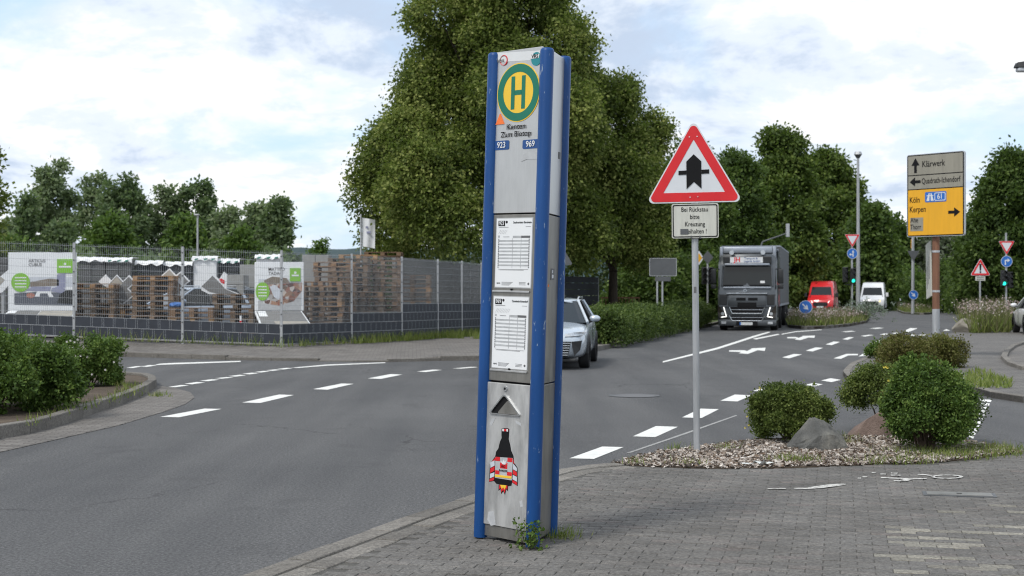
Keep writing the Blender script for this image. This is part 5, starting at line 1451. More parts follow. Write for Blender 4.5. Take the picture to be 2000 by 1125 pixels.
MB().box(-.42, 0, -.05, .05, sz(560, d), sz(558, d)).build('bracket', M['dark_plastic'], t1)
l1 = root('street_lamp', px_loc(1676, 88, .1), 0, 'tall grey street lamp with a round head beside the green traffic light', 'street lamp')
pole(l1, sz(308, 88), .14, r1=.075); MB().tube((0, 0, sz(312, 88)), (0, 0, sz(305, 88)), .10, .24, 16).build('lamp_collar', M['sign_back'], l1); 
MB().tube((0, 0, sz(305, 88)), (0, 0, sz(299.5, 88)), .26, .2, 16).build('lamp_head', M['galv'], l1)
d = 80
t2 = root('traffic_light', px_loc(1965, d, .1), 0, 'traffic light under a yield sign and a right-turn roundel', 'traffic light')
pole(t2, sz(458, d), .055); yield_sign(t2, sz(488, d), .9, -.1); disc_sign(t2, sz(514, d), .64, 'right', -.1)
light_head(t2, -.2, sz(547, d), -.28, True); light_head(t2, .22, sz(550, d), -.1, False)
d = 64
e1 = root('caution_sign', px_loc(1914, d, .1), 0, 'red and white triangle sign with an exclamation mark on a thin pole', 'road sign')
pole(e1, sz(512, d), .04); w_ = warn_sign(e1, (sz(508, d) + sz(543, d)) / 2, .9, -.06)
zc_ = (sz(508, d) + sz(543, d)) / 2 - .07
MB().plate([(-.028, zc_ - .1), (.028, zc_ - .1), (.05, zc_ + .2), (-.05, zc_ + .2)], -.068, -.06).build('exclamation_mark', M['black'], w_); MB().plate(circle(0, zc_ - .165, .04, 14), -.068, -.06).build('exclamation_mark', M['black'], w_)
tp2 = MB().box(-.22, .22, -.05, -.03, sz(552.5, d), sz(544, d)).build('text_plate', M['sign_old'], e1)
for k in range(2): MB().box(-.17, .17, -.054, -.05, sz(550.8 - 3.4 * k, d), sz(549.4 - 3.4 * k, d)).build('lettering', M['grey_dark'], tp2)
d = 66
k1 = root('keep_right_sign', px_loc(1573, d, .1), 0, 'low blue roundel with a white diagonal arrow on the median island', 'road sign')
pole(k1, sz(596, d), .04); disc_sign(k1, sz(604, d), .62, 'down_right', -.06)
d = 104
k2 = root('keep_right_sign', px_loc(1783, d, .1), 0, 'distant blue arrow roundel on a tall grey pole with sign backs', 'road sign')
pole(k2, sz(464, d), .13, r1=.1); disc_sign(k2, sz(578.5, d), .68, 'down_right', -.16); back_tri(k2, sz(503, d), .9, -.16, False)
MB().box(-.12, .12, .05, .1, sz(488, d), sz(470, d)).build('yellow_plate', M['sign_yellow'], k2)
d = 150
k3 = root('prohibition_sign', px_loc(1853, d, .06), 0, 'small distant round sign with a red border', 'road sign')
pole(k3, sz(566, d), .04); b_ = MB().plate(circle(0, sz(568.5, d), .32, 24), -.06, -.04).build('disc_sign', M['sign_white'], k3)
MB().ring(circle(0, sz(568.5, d), .32, 24), circle(0, sz(568.5, d), .22, 24), -.07, -.06).build('red_border', M['red'], b_)
MB().box(-.13, .13, -.07, -.06, sz(570, d), sz(567, d)).build('symbol', M['grey_dark'], b_)
def delineator(px, d_, lb, tilt=0):
    o_ = root('delineator_post', px_loc(px, d_, .03), 0, lb, 'marker post', 'white marker posts beyond the crossing', rot=(0, rad(tilt), 0))
    MB().add([(-.07, -.05, -.05), (.07, -.05, -.05), (0, .08, -.05), (-.07, -.05, .95), (.07, -.05, .95), (0, .08, 1.05)], [(0, 1, 4, 3), (1, 2, 5, 4), (2, 0, 3, 5), (3, 4, 5)]).build('post', M['sign_white'], o_)
    MB().box(-.075, .075, -.056, -.04, .6, .78).build('black_band', M['black'], o_)
delineator(1758, 138, 'white marker post beside the white van', 0); delineator(1840, 130, 'white marker post behind the rusty pole', 2); delineator(1856, 128, 'tilted white marker post under the small round sign', 12)
delineator(1863, 140, 'white marker post to the side of the tilted one', -3); delineator(1873, 130, 'white marker post nearest the exclamation mark sign', 2)
# signs seen from behind, by the hedge
d = 55
s1_ = root('sign_board', px_loc(1287, d, .115), 0, 'dark grey sign board seen from behind on two posts over the hedge', 'road sign')
MB().plate(rrect(-.375, .68, sz(545, d), sz(510, d), .05), -.05, -.02).build('board_back', M['sign_back'], s1_); MB().ring(rrect(-.375, .68, sz(545, d), sz(510, d), .05), rrect(-.355, .66, sz(544.3, d), sz(510.8, d), .04), -.055, -.05).build('board_rim', M['alu'], s1_)
MB().box(-.15, .45, -.04, -.02, sz(555, d), sz(546, d)).build('lower_plate', M['sign_back'], s1_)
for x in (-.07, .13): MB().tube((x, 0, -.05), (x, 0, sz(512, d)), .038, n=10).build('post', M['galv'], s1_, True)
d = 74
s2_ = root('traffic_light', px_loc(1382, d, .115), 0, 'thin grey traffic light pole with a diamond sign back beside the hedge end', 'traffic light')
pole(s2_, sz(500, d), .05); MB().tube((0, 0, -.05), (0, 0, .5), .09, n=12).build('pole_base', M['galv'], s2_)
MB().plate([(-.0, sz(494, d)), (.30, sz(507, d)), (0, sz(520, d)), (-.30, sz(507, d))], -.06, -.03).build('diamond_back', M['sign_back'], s2_)
q = light_head(s2_, .16, sz(543, d), .02, False); q = light_head(s2_, -.14, sz(543, d), .02, False)
pr_ = MB().plate([(-.45, sz(494, d)), (-.2, sz(508, d)), (-.45, sz(522, d)), (-.7, sz(508, d))], -.04, -.02).build('priority_sign', M['sign_white'], s2_)
MB().plate([(-.45, sz(499, d)), (-.29, sz(508, d)), (-.45, sz(517, d)), (-.61, sz(508, d))], -.045, -.03).build('priority_centre', M['sign_yellow'], pr_); MB().box(-.45, 0, -.02, .0, sz(509, d), sz(507, d)).build('bracket', M['galv'], s2_)
d = 72
s3_ = root('signal_mast', px_loc(1472, d, .0), 0, 'signal mast whose arm with a pale signal plate shows above the lorry', 'signal mast')
s3_.location.z = 0.0; s3_.location.x += 0
pole(s3_, sz(520, d), .1)
MB().tube((0, 0, sz(520, d)), (.45, 0, sz(472, d)), .05, .04, 10).tube((.45, 0, sz(472, d)), (1.72, 0, sz(455, d)), .035, .03, 10).build('mast_arm', M['sign_back'], s3_, True)
MB().box(1.64, 1.80, -.12, .1, sz(463, d), sz(437, d), None, .02).build('signal_plate', M['galv'], s3_)
s4_ = root('yield_sign_back', px_loc(1084, 38.4, .12), 0, 'grey back of a triangular sign jutting out behind the bus stop column', 'road sign')
pole(s4_, sz(480, 38.4) - .12, .034)
MB().plate([(a_, b_ + sz(517, 38.4) - .12 + .41) for a_, b_ in rtri(.97, .04)], -.06, -.04).build('sign_back', M['sign_back'], s4_)
# lamps
l2 = root('yard_lamp', px_loc(386, 60, .3), 0, 'slim grey lamp post standing in the yard before the treeline', 'street lamp')
pole(l2, sz(420, 60) - .3, .055, r1=.04); MB().box(-.14, .06, -.1, .1, sz(421, 60) - .3, sz(418, 60) - .3, None, .02).build('lamp_head', M['galv'], l2)
l3 = root('street_lamp', px_loc(2075, 25, .03), 0, 'street lamp whose dark head with pale glass reaches in at the picture edge', 'street lamp')
pole(l3, sz(128, 25) - .03, .06, r1=.045)
z_ = sz(132, 25) - .03
mb = MB()
vs = [(x, y, zz0) for x, w_, a_, b_ in ((-.84, .05, -.0, .02), (-.80, .10, -.0, .085), (-.62, .14, 0, .11), (-.3, .13, 0, .10), (-.0, .06, .0, .07)) for y, zz0 in ((-w_, z_ + a_), (w_, z_ + a_), (w_ * .7, z_ + b_), (-w_ * .7, z_ + b_))]
mb.add(vs, [(4 * k + i, 4 * k + (i + 1) % 4, 4 * k + 4 + (i + 1) % 4, 4 * k + 4 + i) for k in range(4) for i in range(4)] + [(0, 1, 2, 3), (16, 17, 18, 19)])
lh = mb.build('lamp_head', M['dark_plastic'], l3, True)
MB().box(-.80, -.36, -.09, .09, z_ - .075, z_ + .002, None, .03).build('lamp_glass', M['sign_white'], lh)
# banner flag by the pallets
f1 = root('banner_flag', px_loc(705, 54, .15), 0, 'white banner flag on a pole at the edge of the linden', 'flag')
pole(f1, sz(418, 54) - .15, .035)
mb = MB(); n = 8
vs = []
for j in range(5):
    for i in range(n): vs.append((.04 + i * .07, .05 * math.sin(i * 1.1 + j * .5), sz(425 + j * 14, 54) - .15 - .012 * i))
mb.add(vs, [(j * n + i, j * n + i + 1, (j + 1) * n + i + 1, (j + 1) * n + i) for j in range(4) for i in range(n - 1)])
fl_ = mb.build('cloth', M['white'], f1, True)
for q in ((.18, 442, .10), (.22, 452, .16)): MB().box(q[0], q[0] + q[2], -.075, -.07, sz(q[1] + 4, 54) - .15, sz(q[1], 54) - .15).build('print', M['print_blue'], fl_)

# ================================================================== VEHICLES (front towards local -y)
def sub(o, lv=2):
    m_ = o.modifiers.new('subdivision', 'SUBSURF'); m_.levels = lv; m_.render_levels = lv
    o.data.polygons.foreach_set('use_smooth', [True] * len(o.data.polygons))
    return o
def wheel(parent, x, y, r, w, rim='rim', side=1):
    mb = MB(); n = 28
    prof = [(-w / 2, r * .68), (-w / 2, r * .93), (-w * .38, r), (w * .38, r), (w / 2, r * .93), (w / 2, r * .68)]
    vs = [(x + a, y + b * math.cos(2 * math.pi * i / n), r + b * math.sin(2 * math.pi * i / n)) for a, b in prof for i in range(n)]
    fs = [(k * n + i, k * n + (i + 1) % n, (k + 1) * n + (i + 1) % n, (k + 1) * n + i) for k in range(5) for i in range(n)]
    ty = mb.add(vs, fs).build('wheel', M['rubber'], parent, True)
    mb = MB()
    fx = x + side * w * .36
    mb.tube((fx - side * .05, y, r), (fx - side * .03, y, r), r * .68, n=24)
    for k in range(5):
        a = k * 2 * math.pi / 5
        c, s = math.cos(a), math.sin(a)
        mb.add([(fx, y + c * r * t - s * ww, r + s * r * t + c * ww) for t, ww in ((.1, .03), (.1, -.03), (.66, -.045), (.66, .045))], [(0, 1, 2, 3)])
    mb.build('rim', M[rim], ty, recalc=False)
    return ty
def loft(name, st, m, parent, lv=2):
    "stations (y, [(x,z)...] half section from bottom centre to top centre), mirrored"
    mb = MB(); K = len(st[0][1]); rows = []
    for y, half in st:
        full = [(x, y if not isinstance(y, tuple) else y, z) for x, z in half] + [(-x, y, z) for x, z in half[::-1][1:-1]]
        rows.append(full)
    L_ = len(rows[0])
    vs = [p for r in rows for p in r]
    fs = [(k * L_ + i, k * L_ + (i + 1) % L_, (k + 1) * L_ + (i + 1) % L_, (k + 1) * L_ + i) for k in range(len(rows) - 1) for i in range(L_)]
    fs += [tuple(range(L_)), tuple(range((len(rows) - 1) * L_, len(rows) * L_))]
    return sub(mb.add(vs, fs).build(name, m, parent), lv)
def car(name, loc, rz, label, paint, detail=True):
    o = root(name, loc, rz, label, 'car')
    st = []
    for y, hw, zb_, zt in ((-2.44, .50, .34, .66), (-2.40, .72, .26, .74), (-2.2, .84, .22, .82), (-1.85, .905, .21, .89), (-1.2, .915, .2, .96), (-.85, .915, .2, .985), (0, .92, .2, 1.0), (1.2, .92, .2, 1.02), (1.95, .90, .22, 1.04), (2.36, .84, .27, 1.02), (2.44, .74, .36, .95)):
        st.append((y, [(0, zb_), (hw * .8, zb_), (hw * .97, zb_ + .10), (hw, zb_ + (zt - zb_) * .48), (hw * .985, zt - .15), (hw * .90, zt - .03), (hw * .6, zt + .01), (0, zt + .035)]))
    body = loft('body', st, M[paint], o)
    # greenhouse: dark glass hull, painted roof and pillars
    B = [(-1.08, .70), (-.98, .84), (1.5, .86), (2.28, .74)]; T = [(-.22, .48), (-.12, .60), (1.35, .60), (1.95, .52)]
    vs = [(s * x, y, .97) for s in (1, -1) for y, x in B] + [(s * x, y, 1.445) for s in (1, -1) for y, x in T]
    fs = [(0, 1, 9, 8), (1, 2, 10, 9), (2, 3, 11, 10), (4, 12, 13, 5), (5, 13, 14, 6), (6, 14, 15, 7), (0, 8, 12, 4), (3, 7, 15, 11)]
    gh = MB().add(vs, fs).build('windows', M['glass'], o)
    mb = MB()
    tz = [(-.30, .45, 1.43), (-.15, .585, 1.455), (.6, .62, 1.49), (1.35, .615, 1.475), (2.0, .55, 1.43)]
    vs = []
    for y, x, z_ in tz: vs += [(-x, y, z_ - .015), (-x * .6, y, z_ + .02), (0, y, z_ + .03), (x * .6, y, z_ + .02), (x, y, z_ - .015)]
    mb.add(vs, [(5 * k + i, 5 * k + i + 1, 5 * k + 6 + i, 5 * k + 5 + i) for k in range(4) for i in range(4)])
    rf = mb.build('roof', M[paint], o, True); sm = rf.modifiers.new('thickness', 'SOLIDIFY'); sm.thickness = .03
    for s in (-1, 1):
        MB().tube((s * .86, -1.02, .97), (s * .59, -.16, 1.455), .035, .03, 8).build('pillar', M[paint], o, True)
        MB().tube((s * .875, .28, .98), (s * .61, .33, 1.455), .03, .03, 6).build('pillar', M['dark_plastic'], o)
        MB().tube((s * .87, 1.5, .98), (s * .60, 1.38, 1.455), .05, .04, 6).build('pillar', M[paint], o)
        MB().path([(s * .57, -.05, 1.47), (s * .59, .1, 1.535), (s * .59, 1.4, 1.53), (s * .56, 1.7, 1.47)], .016, 8).build('roof_rail', M['chrome'], o, True)
        for y in (-1.42, 1.42):
            wheel(o, s * .815, y, .345, .235, side=s)
            mb = MB(); n = 18; x = s * .925
            vs = [(x + s * q, y + r_ * math.cos(math.pi * i / n), .33 + r_ * math.sin(math.pi * i / n)) for q, r_ in ((.004, .355), (.004, .405), (-.10, .405)) for i in range(n + 1)]
            mb.add(vs, [(k * (n + 1) + i, k * (n + 1) + i + 1, (k + 1) * (n + 1) + i + 1, (k + 1) * (n + 1) + i) for k in range(2) for i in range(n)])
            mb.build('wheel_arch', M['dark_plastic'], o)
        bm = bmesh.new(); bmesh.ops.create_uvsphere(bm, u_segments=14, v_segments=8, radius=1)
        for v in bm.verts: v.co = Vector((s * 1.0 + v.co.x * .125, -.68 + v.co.y * .07, 1.06 + v.co.z * .075))
        MB().bm(bm).build('mirror', M[paint], o, True)
        MB().tube((s * .86, -.62, .98), (s * .98, -.66, 1.02), .025, n=6).build('mirror_arm', M['dark_plastic'], o)
        # headlamp wraps the corner
        hl = [(.45, -2.395, .70), (.60, -2.36, .71), (.76, -2.25, .725), (.87, -2.0, .755), (.88, -1.95, .80), (.76, -2.17, .80), (.6, -2.30, .785), (.45, -2.36, .765)]
        ce = Vector((.66, -2.1, .7))
        hp = [tuple(Vector((s * (p[0] + .012), p[1] - .022, p[2]))) for p in hl]
        MB().add(hp, [tuple(range(8))]).build('headlight', M['lamp_glass'], o)
        MB().path([hp[0], hp[1], hp[2], hp[3]], .010, 6).build('running_light', M['chrome'], o)
        MB().add([(s * (.60), -2.44, .60), (s * .82, -2.31, .62), (s * .78, -2.33, .42), (s * .66, -2.43, .30)], [(0, 1, 2, 3)]).build('side_intake', M['dark_plastic'], o)
        MB().box(s * .62 - .2, s * .62 + .2, 2.36, 2.45, .76, .90, None, .02).build('tail_light', M['red_lens'], o)
        MB().box(s * .922 - .006, s * .922 + .006, -.1, -.09, .4, .95).build('door_gap', M['black'], o)
        MB().box(s * .925 - .012, s * .925 + .012, .05, .22, .80, .825, None, .005).build('door_handle', M[paint], o)
    MB().add([(-.60, -2.462, .60), (.60, -2.462, .60), (.52, -2.455, .28), (-.52, -2.455, .28)], [(0, 1, 2, 3)]).build('grille', M['black'], o)
    for k in range(6):
        z_ = .565 - k * .05; h = .585 - .012 * k
        MB().box(-h, h, -2.482, -2.464, z_ - .011, z_ + .011, None, .004).build('grille_bar', M['chrome'], o)
    MB().box(-.26, .26, -2.49, -2.46, .385, .49).build('number_plate', M['plate'], o)
    MB().box(-.26, .26, 2.45, 2.47, .62, .73).build('number_plate', M['plate'], o)
    MB().box(-.7, .7, -2.40, -2.2, .17, .235, None, .02).build('front_lip', M['dark_plastic'], o)
    return o
# silver estate car turning in behind the column
car('silver_car', (.93, 32.45, 0), rad(-6.5), 'silver blue estate car emerging from behind the bus stop column', 'silver_paint')
car('parked_car', px_loc(372, 43.6, .30), rad(-52), 'pale blue car parked among the pallets in the yard', 'blue_car')
wc = car('white_car', (19.84, 53.0, .09), rad(168), 'white car cut off by the picture edge on the paved corner', 'white_paint')

def hw_of(z_, W_, top): return W_ * (1.0 if z_ < 1.1 else 1 - .17 * (z_ - 1.1) / (top - 1.1))
def van(name, loc, rz, label, paint, H=2.4, L_=5.1, W_=.99, lit=True, dark_grille=True):
    o = root(name, loc, rz, label, 'van')
    k = H / 2.35
    P_ = [(.10, .30), (.0, .42), (-.02, .62), (.03, .86), (.12, 1.02), (.62, 1.20), (1.28, 1.95 * k), (1.62, 2.20 * k), (2.1, 2.33 * k), (3.0, 2.35 * k), (L_ - .2, 2.33 * k), (L_ - .02, 2.15 * k), (L_, .5), (L_ - .1, .30)]
    cy_, cz_ = L_ / 2, 1.2
    cols = []
    for f, sc in ((-1.0, .955), (-.965, .985), (-.8, 1.0), (0, 1.0), (.8, 1.0), (.965, .985), (1.0, .955)):
        cols.append([(f * hw_of(z_, W_, 2.35 * k) * (0.9 if (i < 4 or i == 0) and abs(f) == 1 else 1.0), cy_ + (y - cy_) * sc + (0.10 if i < 5 and abs(f) > .95 else 0.03 if i < 5 and abs(f) > .7 else 0), cz_ + (z_ - cz_) * sc) for i, (y, z_) in enumerate(P_)])
    n_ = len(P_); vs = [p for c in cols for p in c]
    fs = [(a * n_ + i, a * n_ + (i + 1) % n_, (a + 1) * n_ + (i + 1) % n_, (a + 1) * n_ + i) for a in range(6) for i in range(n_)] + [tuple(range(n_)), tuple(range(6 * n_, 7 * n_))]
    MB().add(vs, fs).build('body', M[paint], o, True)
    def on(y, z_, f, off=.015):  # point on the front slope
        return (f * hw_of(z_, W_, 2.35 * k), y - off, z_ + off * .6)
    w1, w2 = (.67, 1.23), (1.24, 1.90 * k)
    MB().add([on(*w1, -.86), on(*w1, .86), on(*w2, .80), on(*w2, -.80)], [(0, 1, 2, 3)]).build('windscreen', M['glass'], o)
    for s in (-1, 1):
        W2 = lambda z_: s * (hw_of(z_, W_, 2.35 * k) * .995 + .008)
        MB().add([(W2(1.2), .95, 1.2), (W2(1.2), 1.85, 1.2), (W2(1.85 * k), 1.85, 1.85 * k), (W2(1.85 * k), 1.42, 1.85 * k)], [(0, 1, 2, 3)]).build('side_window', M['glass'], o)
        MB().add([(s * .56, -.0, .82), (s * .90, .14, .84), (s * .92, .30, 1.02), (s * .64, .06, .97)], [(0, 1, 2, 3)]).build('headlight', M['led' if lit else 'lamp_glass'], o) if lit != 'amber' else MB().add([(s * .56, -.0, .82), (s * .90, .14, .84), (s * .92, .30, 1.02), (s * .64, .06, .97)], [(0, 1, 2, 3)]).build('headlight', M['amber_led' if s > 0 else 'led'], o)
        MB().box(s * 1.17 - .10, s * 1.17 + .10, .88, 1.0, 1.25, 1.58, None, .03).build('mirror', M[paint if paint == 'white_paint' else 'dark_plastic'], o)
        MB().tube((s * .95, .98, 1.28), (s * 1.1, .95, 1.33), .03, n=6).build('mirror_arm', M['dark_plastic'], o)
        for y in (.95, L_ - 1.1): wheel(o, s * (W_ - .13), y, .34, .24, side=s)
        MB().box(s * .70 - .12, s * .70 + .12, -.045, .05, .42, .52, None, .02).build('fog_lamp', M['dark_plastic'], o)
    gm = 'black'
    MB().plate([(-.52, .62), (-.42, .56), (.42, .56), (.52, .62), (.55, .74), (.48, .86), (-.48, .86), (-.55, .74)], -.045, .05).build('grille', M[gm], o)
    for q in range(3): MB().box(-.46, .46, -.056, -.04, .62 + .075 * q, .635 + .075 * q).build('grille_bar', M['chrome' if not dark_grille else 'grey_dark'], o)
    MB().box(-.26, .26, -.062, -.03, .45, .56).build('number_plate', M['plate'], o)
    MB().box(-.62, .62, -.04, .12, .30, .42, None, .02).build('lower_intake', M['black'], o)
    MB().box(-.72, .72, .66, .70, 1.205, 1.225).build('wiper', M['black'], o)
    return o
rv = van('red_van', px_loc(1602, 108, 0), rad(-17), 'bright red van with lit headlights waiting behind the median island', 'red_paint', 2.5)
MB().box(-.12, .12, .60, .62, 1.08, 1.13).build('front_badge', M['yellow_h'], rv); MB().box(-.14, .1, .86, .9, 1.34, 1.42).build('dash_paper', M['paper'], rv)
van('white_van', px_loc(1703, 117, 0), rad(-17), 'white van with a dark grille driving up from the far road', 'white_paint', 2.46, lit='amber')

# the lorry
TX = px_loc(1459, 60.5)
tr = root('lorry', TX, rad(-13), 'dark grey articulated lorry with a white name panel above its windscreen', 'lorry')
ty = lambda y: EYE + (HOR - y) / 45.6
cab = MB()
pr = [(0.0, .42), (-.02, 1.0), (.02, 1.75), (.10, 1.95), (.22, 2.75), (.34, 3.05), (.55, 3.45), (.75, 3.60), (2.25, 3.62), (2.25, .9), (2.1, .42)]
cols = []
for f, sc in ((-1.24, .97), (-1.16, 1.0), (0, 1.0), (1.16, 1.0), (1.24, .97)):
    cols.append([(f * (1 if z_ < 2.8 else .97), 1.1 + (y - 1.1) * sc + (.08 if abs(f) > 1.2 and y < .5 else (-.04 if f == 0 and y < .5 else 0)), z_) for y, z_ in pr])
n_ = len(pr)
cab.add([p for c in cols for p in c], [(a * n_ + i, a * n_ + (i + 1) % n_, (a + 1) * n_ + (i + 1) % n_, (a + 1) * n_ + i) for a in range(4) for i in range(n_)] + [tuple(range(n_)), tuple(range(4 * n_, 5 * n_))])
cb = cab.build('cab', M['truck_paint'], tr, True)
MB().box(-1.05, 1.05, .40, .62, 3.30, 3.58, None, .06).build('roof_spoiler', M['truck_light'], tr, True)
for s in (-1, 1):
    MB().box(s * 1.12 - .07, s * 1.12 + .07, .42, .7, 3.1, 3.58, None, .03).build('spoiler_wing', M['truck_light'], tr, True)
    MB().tube((s * .66, .20, 3.33), (s * .66, .36, 3.33), .10, .07, 12).build('roof_lamp', M['lamp_glass'], tr); MB().box(s * .85 - .05, s * .85 + .05, .22, .3, 3.0, 3.05).build('marker_lamp', M['led'], tr)
def lq(name, pts, m, off=0.0, parent=None): return MB().add(pts, [tuple(range(len(pts)))]).build(name, M[m], parent or tr)
MB().box(-1.02, 1.02, .10, .30, 2.86, 3.16, Matrix.Rotation(0, 4, 'X'), .03).build('sign_housing', M['dark_plastic'], tr)
npn = MB().box(-.72, .66, .08, .12, 2.89, 3.13).build('name_panel', M['white'], tr)
lettering('JH', .27, -.42, 3.01, .074, M['red'], npn, bold=.03, xs=1.0)
lettering('Transport &', .125, -.12, 3.07, .074, M['blue_box'], npn, bold=.01, align='LEFT', xs=.9); lettering('Logistik GmbH', .125, -.14, 2.955, .074, M['blue_box'], npn, bold=.01, align='LEFT', xs=.9)
MB().box(-.95, .95, -.06, .18, 2.77, 2.86, None, .03).build('sun_visor', M['truck_light'], tr, True)
ws_ = lq('windscreen', [(-1.08, .055, 1.90), (1.08, .055, 1.90), (1.02, .165, 2.74), (-1.02, .165, 2.74)], 'glass')
MB().box(.55, .74, .04, .06, 2.02, 2.12).build('toll_box', M['paper'], tr)
for s in (-1, 1): MB().box(s * .55 - .45, s * .55 + .4, .015, .045, 1.91, 1.95).build('wiper', M['black'], tr)
MB().box(-1.0, 1.0, -.06, .06, 1.80, 1.86, None, .01).build('panel_edge', M['truck_light'], tr)
MB().box(-.86, .86, -.085, .0, 1.565, 1.60, None, .008).build('chrome_bar', M['chrome'], tr)
MB().add([(-.50, -.09, 1.60), (-.46, -.09, 1.60), (.32, -.09, 1.80), (.28, -.09, 1.80)], [(0, 1, 2, 3)]).build('badge_bar', M['chrome'], tr)
MB().ring(circle(-.08, 1.70, .07, 20), circle(-.08, 1.70, .045, 20), -.10, -.05).build('badge_ring', M['chrome'], tr)
MB().box(-.80, .80, -.085, .02, 1.05, 1.50, None, .03).build('grille_frame', M['truck_paint'], tr, True)
for q in ((-.45, -.05, 1.28, 1.40), (.05, .45, 1.28, 1.40), (-.4, .4, 1.0, 1.2)): MB().box(q[0], q[1], -.10, -.05, q[2], q[3], None, .01).build('grille_slot', M['black'], tr)
for zc_, h_ in ((.86, .13), (.53, .11)):
    MB().plate([(-.72, zc_ + h_), (.72, zc_ + h_), (.62, zc_ - h_), (-.62, zc_ - h_)], -.09, .0).build('lower_grille', M['black'], tr)
    MB().path([(-.74, -.1, zc_ + h_), (-.62, -.1, zc_ - h_), (.62, -.1, zc_ - h_), (.74, -.1, zc_ + h_)], .022, 8).build('chrome_frame', M['chrome'], tr)
    MB().box(-.70, .70, -.105, -.08, zc_ + .02, zc_ + .045).build('grille_bar', M['chrome'], tr)
for s in (-1, 1):
    hs = MB().add([(s * 1.22, -.05, 1.10), (s * .84, -.085, .62), (s * .82, -.085, .52), (s * 1.16, -.06, .52), (s * 1.24, -.03, .80)], [(0, 1, 2, 3, 4)]).build('headlight', M['dark_lens'], tr)
    MB().path([(s * .98, -.10, 1.00), (s * .86, -.11, .60)], .02, 8).path([(s * .86, -.11, .60), (s * 1.08, -.09, .565)], .02, 8).build('led_strip', M['led'], hs)
    MB().tube((s * 1.02, -.11, .72), (s * 1.02, -.05, .72), .07, n=14).build('lamp', M['lamp_glass'], hs)
    MB().box(s * 1.42 - .12, s * 1.42 + .10, .12, .28, 2.0, 2.62, None, .04).build('mirror', M['dark_plastic'], tr, True)
    MB().box(s * 1.42 - .12, s * 1.42 + .10, .12, .26, 1.78, 1.97, None, .03).build('mirror', M['dark_plastic'], tr, True)
    MB().path([(s * 1.2, .3, 2.62), (s * 1.42, .22, 2.64)], .025, 6).build('mirror_arm', M['dark_plastic'], tr)
    MB().add([(s * 1.245, .35, 1.95), (s * 1.245, 1.35, 1.95), (s * 1.235, 1.35, 2.65), (s * 1.235, .48, 2.65)], [(0, 1, 2, 3)]).build('side_window', M['glass'], tr)
    for y, r in ((1.35, .5), (5.0, .5)): wheel(tr, s * 1.08, y, r, .32, side=s)
    for y in (10.3, 11.5, 12.7): wheel(tr, s * 1.05, y, .5, .38, side=s)
    MB().box(s * 1.25 - .02, s * 1.25 + .02, .9, 1.85, .55, 1.02).build('wheel_arch', M['black'], tr)
for z_ in (1.00, 1.515, .50): MB().box(-1.2, 1.2, -.062, -.0, z_ - .012, z_ + .012).build('gap_shade_strip', M['black'], tr)  # raised black strips painting the shadow lines between the front panels
for s in (-1, 1):
    MB().tube((s * 1.07, .03, 1.90), (s * 1.02, .15, 2.76), .035, n=6).build('window_pillar', M['truck_paint'], tr)
    MB().box(s * .98 - .11, s * .98 + .11, -.125, -.08, .27, .38, None, .02).build('fog_lamp', M['lamp_glass'], tr)
    MB().box(s * 1.0 - .16, s * 1.0 + .16, -.075, -.03, 1.1, 1.5, None, .02).build('corner_panel', M['dark_plastic'], tr)
MB().box(-1.22, 1.22, -.10, .5, .20, .48, None, .06).build('bumper', M['truck_paint'], tr, True)
MB().box(-.45, .45, -.115, -.08, .22, .40).build('bumper_recess', M['black'], tr)
MB().box(-.30, .24, -.125, -.11, .24, .36).build('number_plate', M['plate'], tr); MB().box(-.30, -.25, -.13, -.12, .24, .36).build('plate_band', M['sign_blue'], tr)
MB().box(-1.0, 1.0, .3, 13, .5, .95).build('chassis', M['black'], tr)
MB().box(-1.275, 1.275, 2.75, 13.6, 1.10, 3.68, None, .03).build('trailer', M['curtain'], tr)
MB().box(-1.285, 1.285, 2.74, 13.6, 1.02, 1.12).build('trailer_rail', M['truck_light'], tr); MB().box(-1.285, 1.285, 2.735, 13.61, 3.64, 3.70).build('trailer_roof_rail', M['truck_light'], tr)
MB().box(-1.29, -1.0, 2.70, 2.76, 3.30, 3.66).build('trailer_corner', M['board_white'], tr)
MB().path([(1.0, .9, 3.6), (1.22, 1.6, 3.45), (1.25, 2.6, 3.2)], .04, 6).build('side_fairing', M['truck_light'], tr)
MB().box(1.235, 1.262, 1.4, 2.35, 1.0, 3.4).build('side_deflector', M['truck_paint'], tr); MB().box(-1.262, -1.235, 1.4, 2.35, 1.0, 3.4).build('side_deflector', M['truck_paint'], tr)

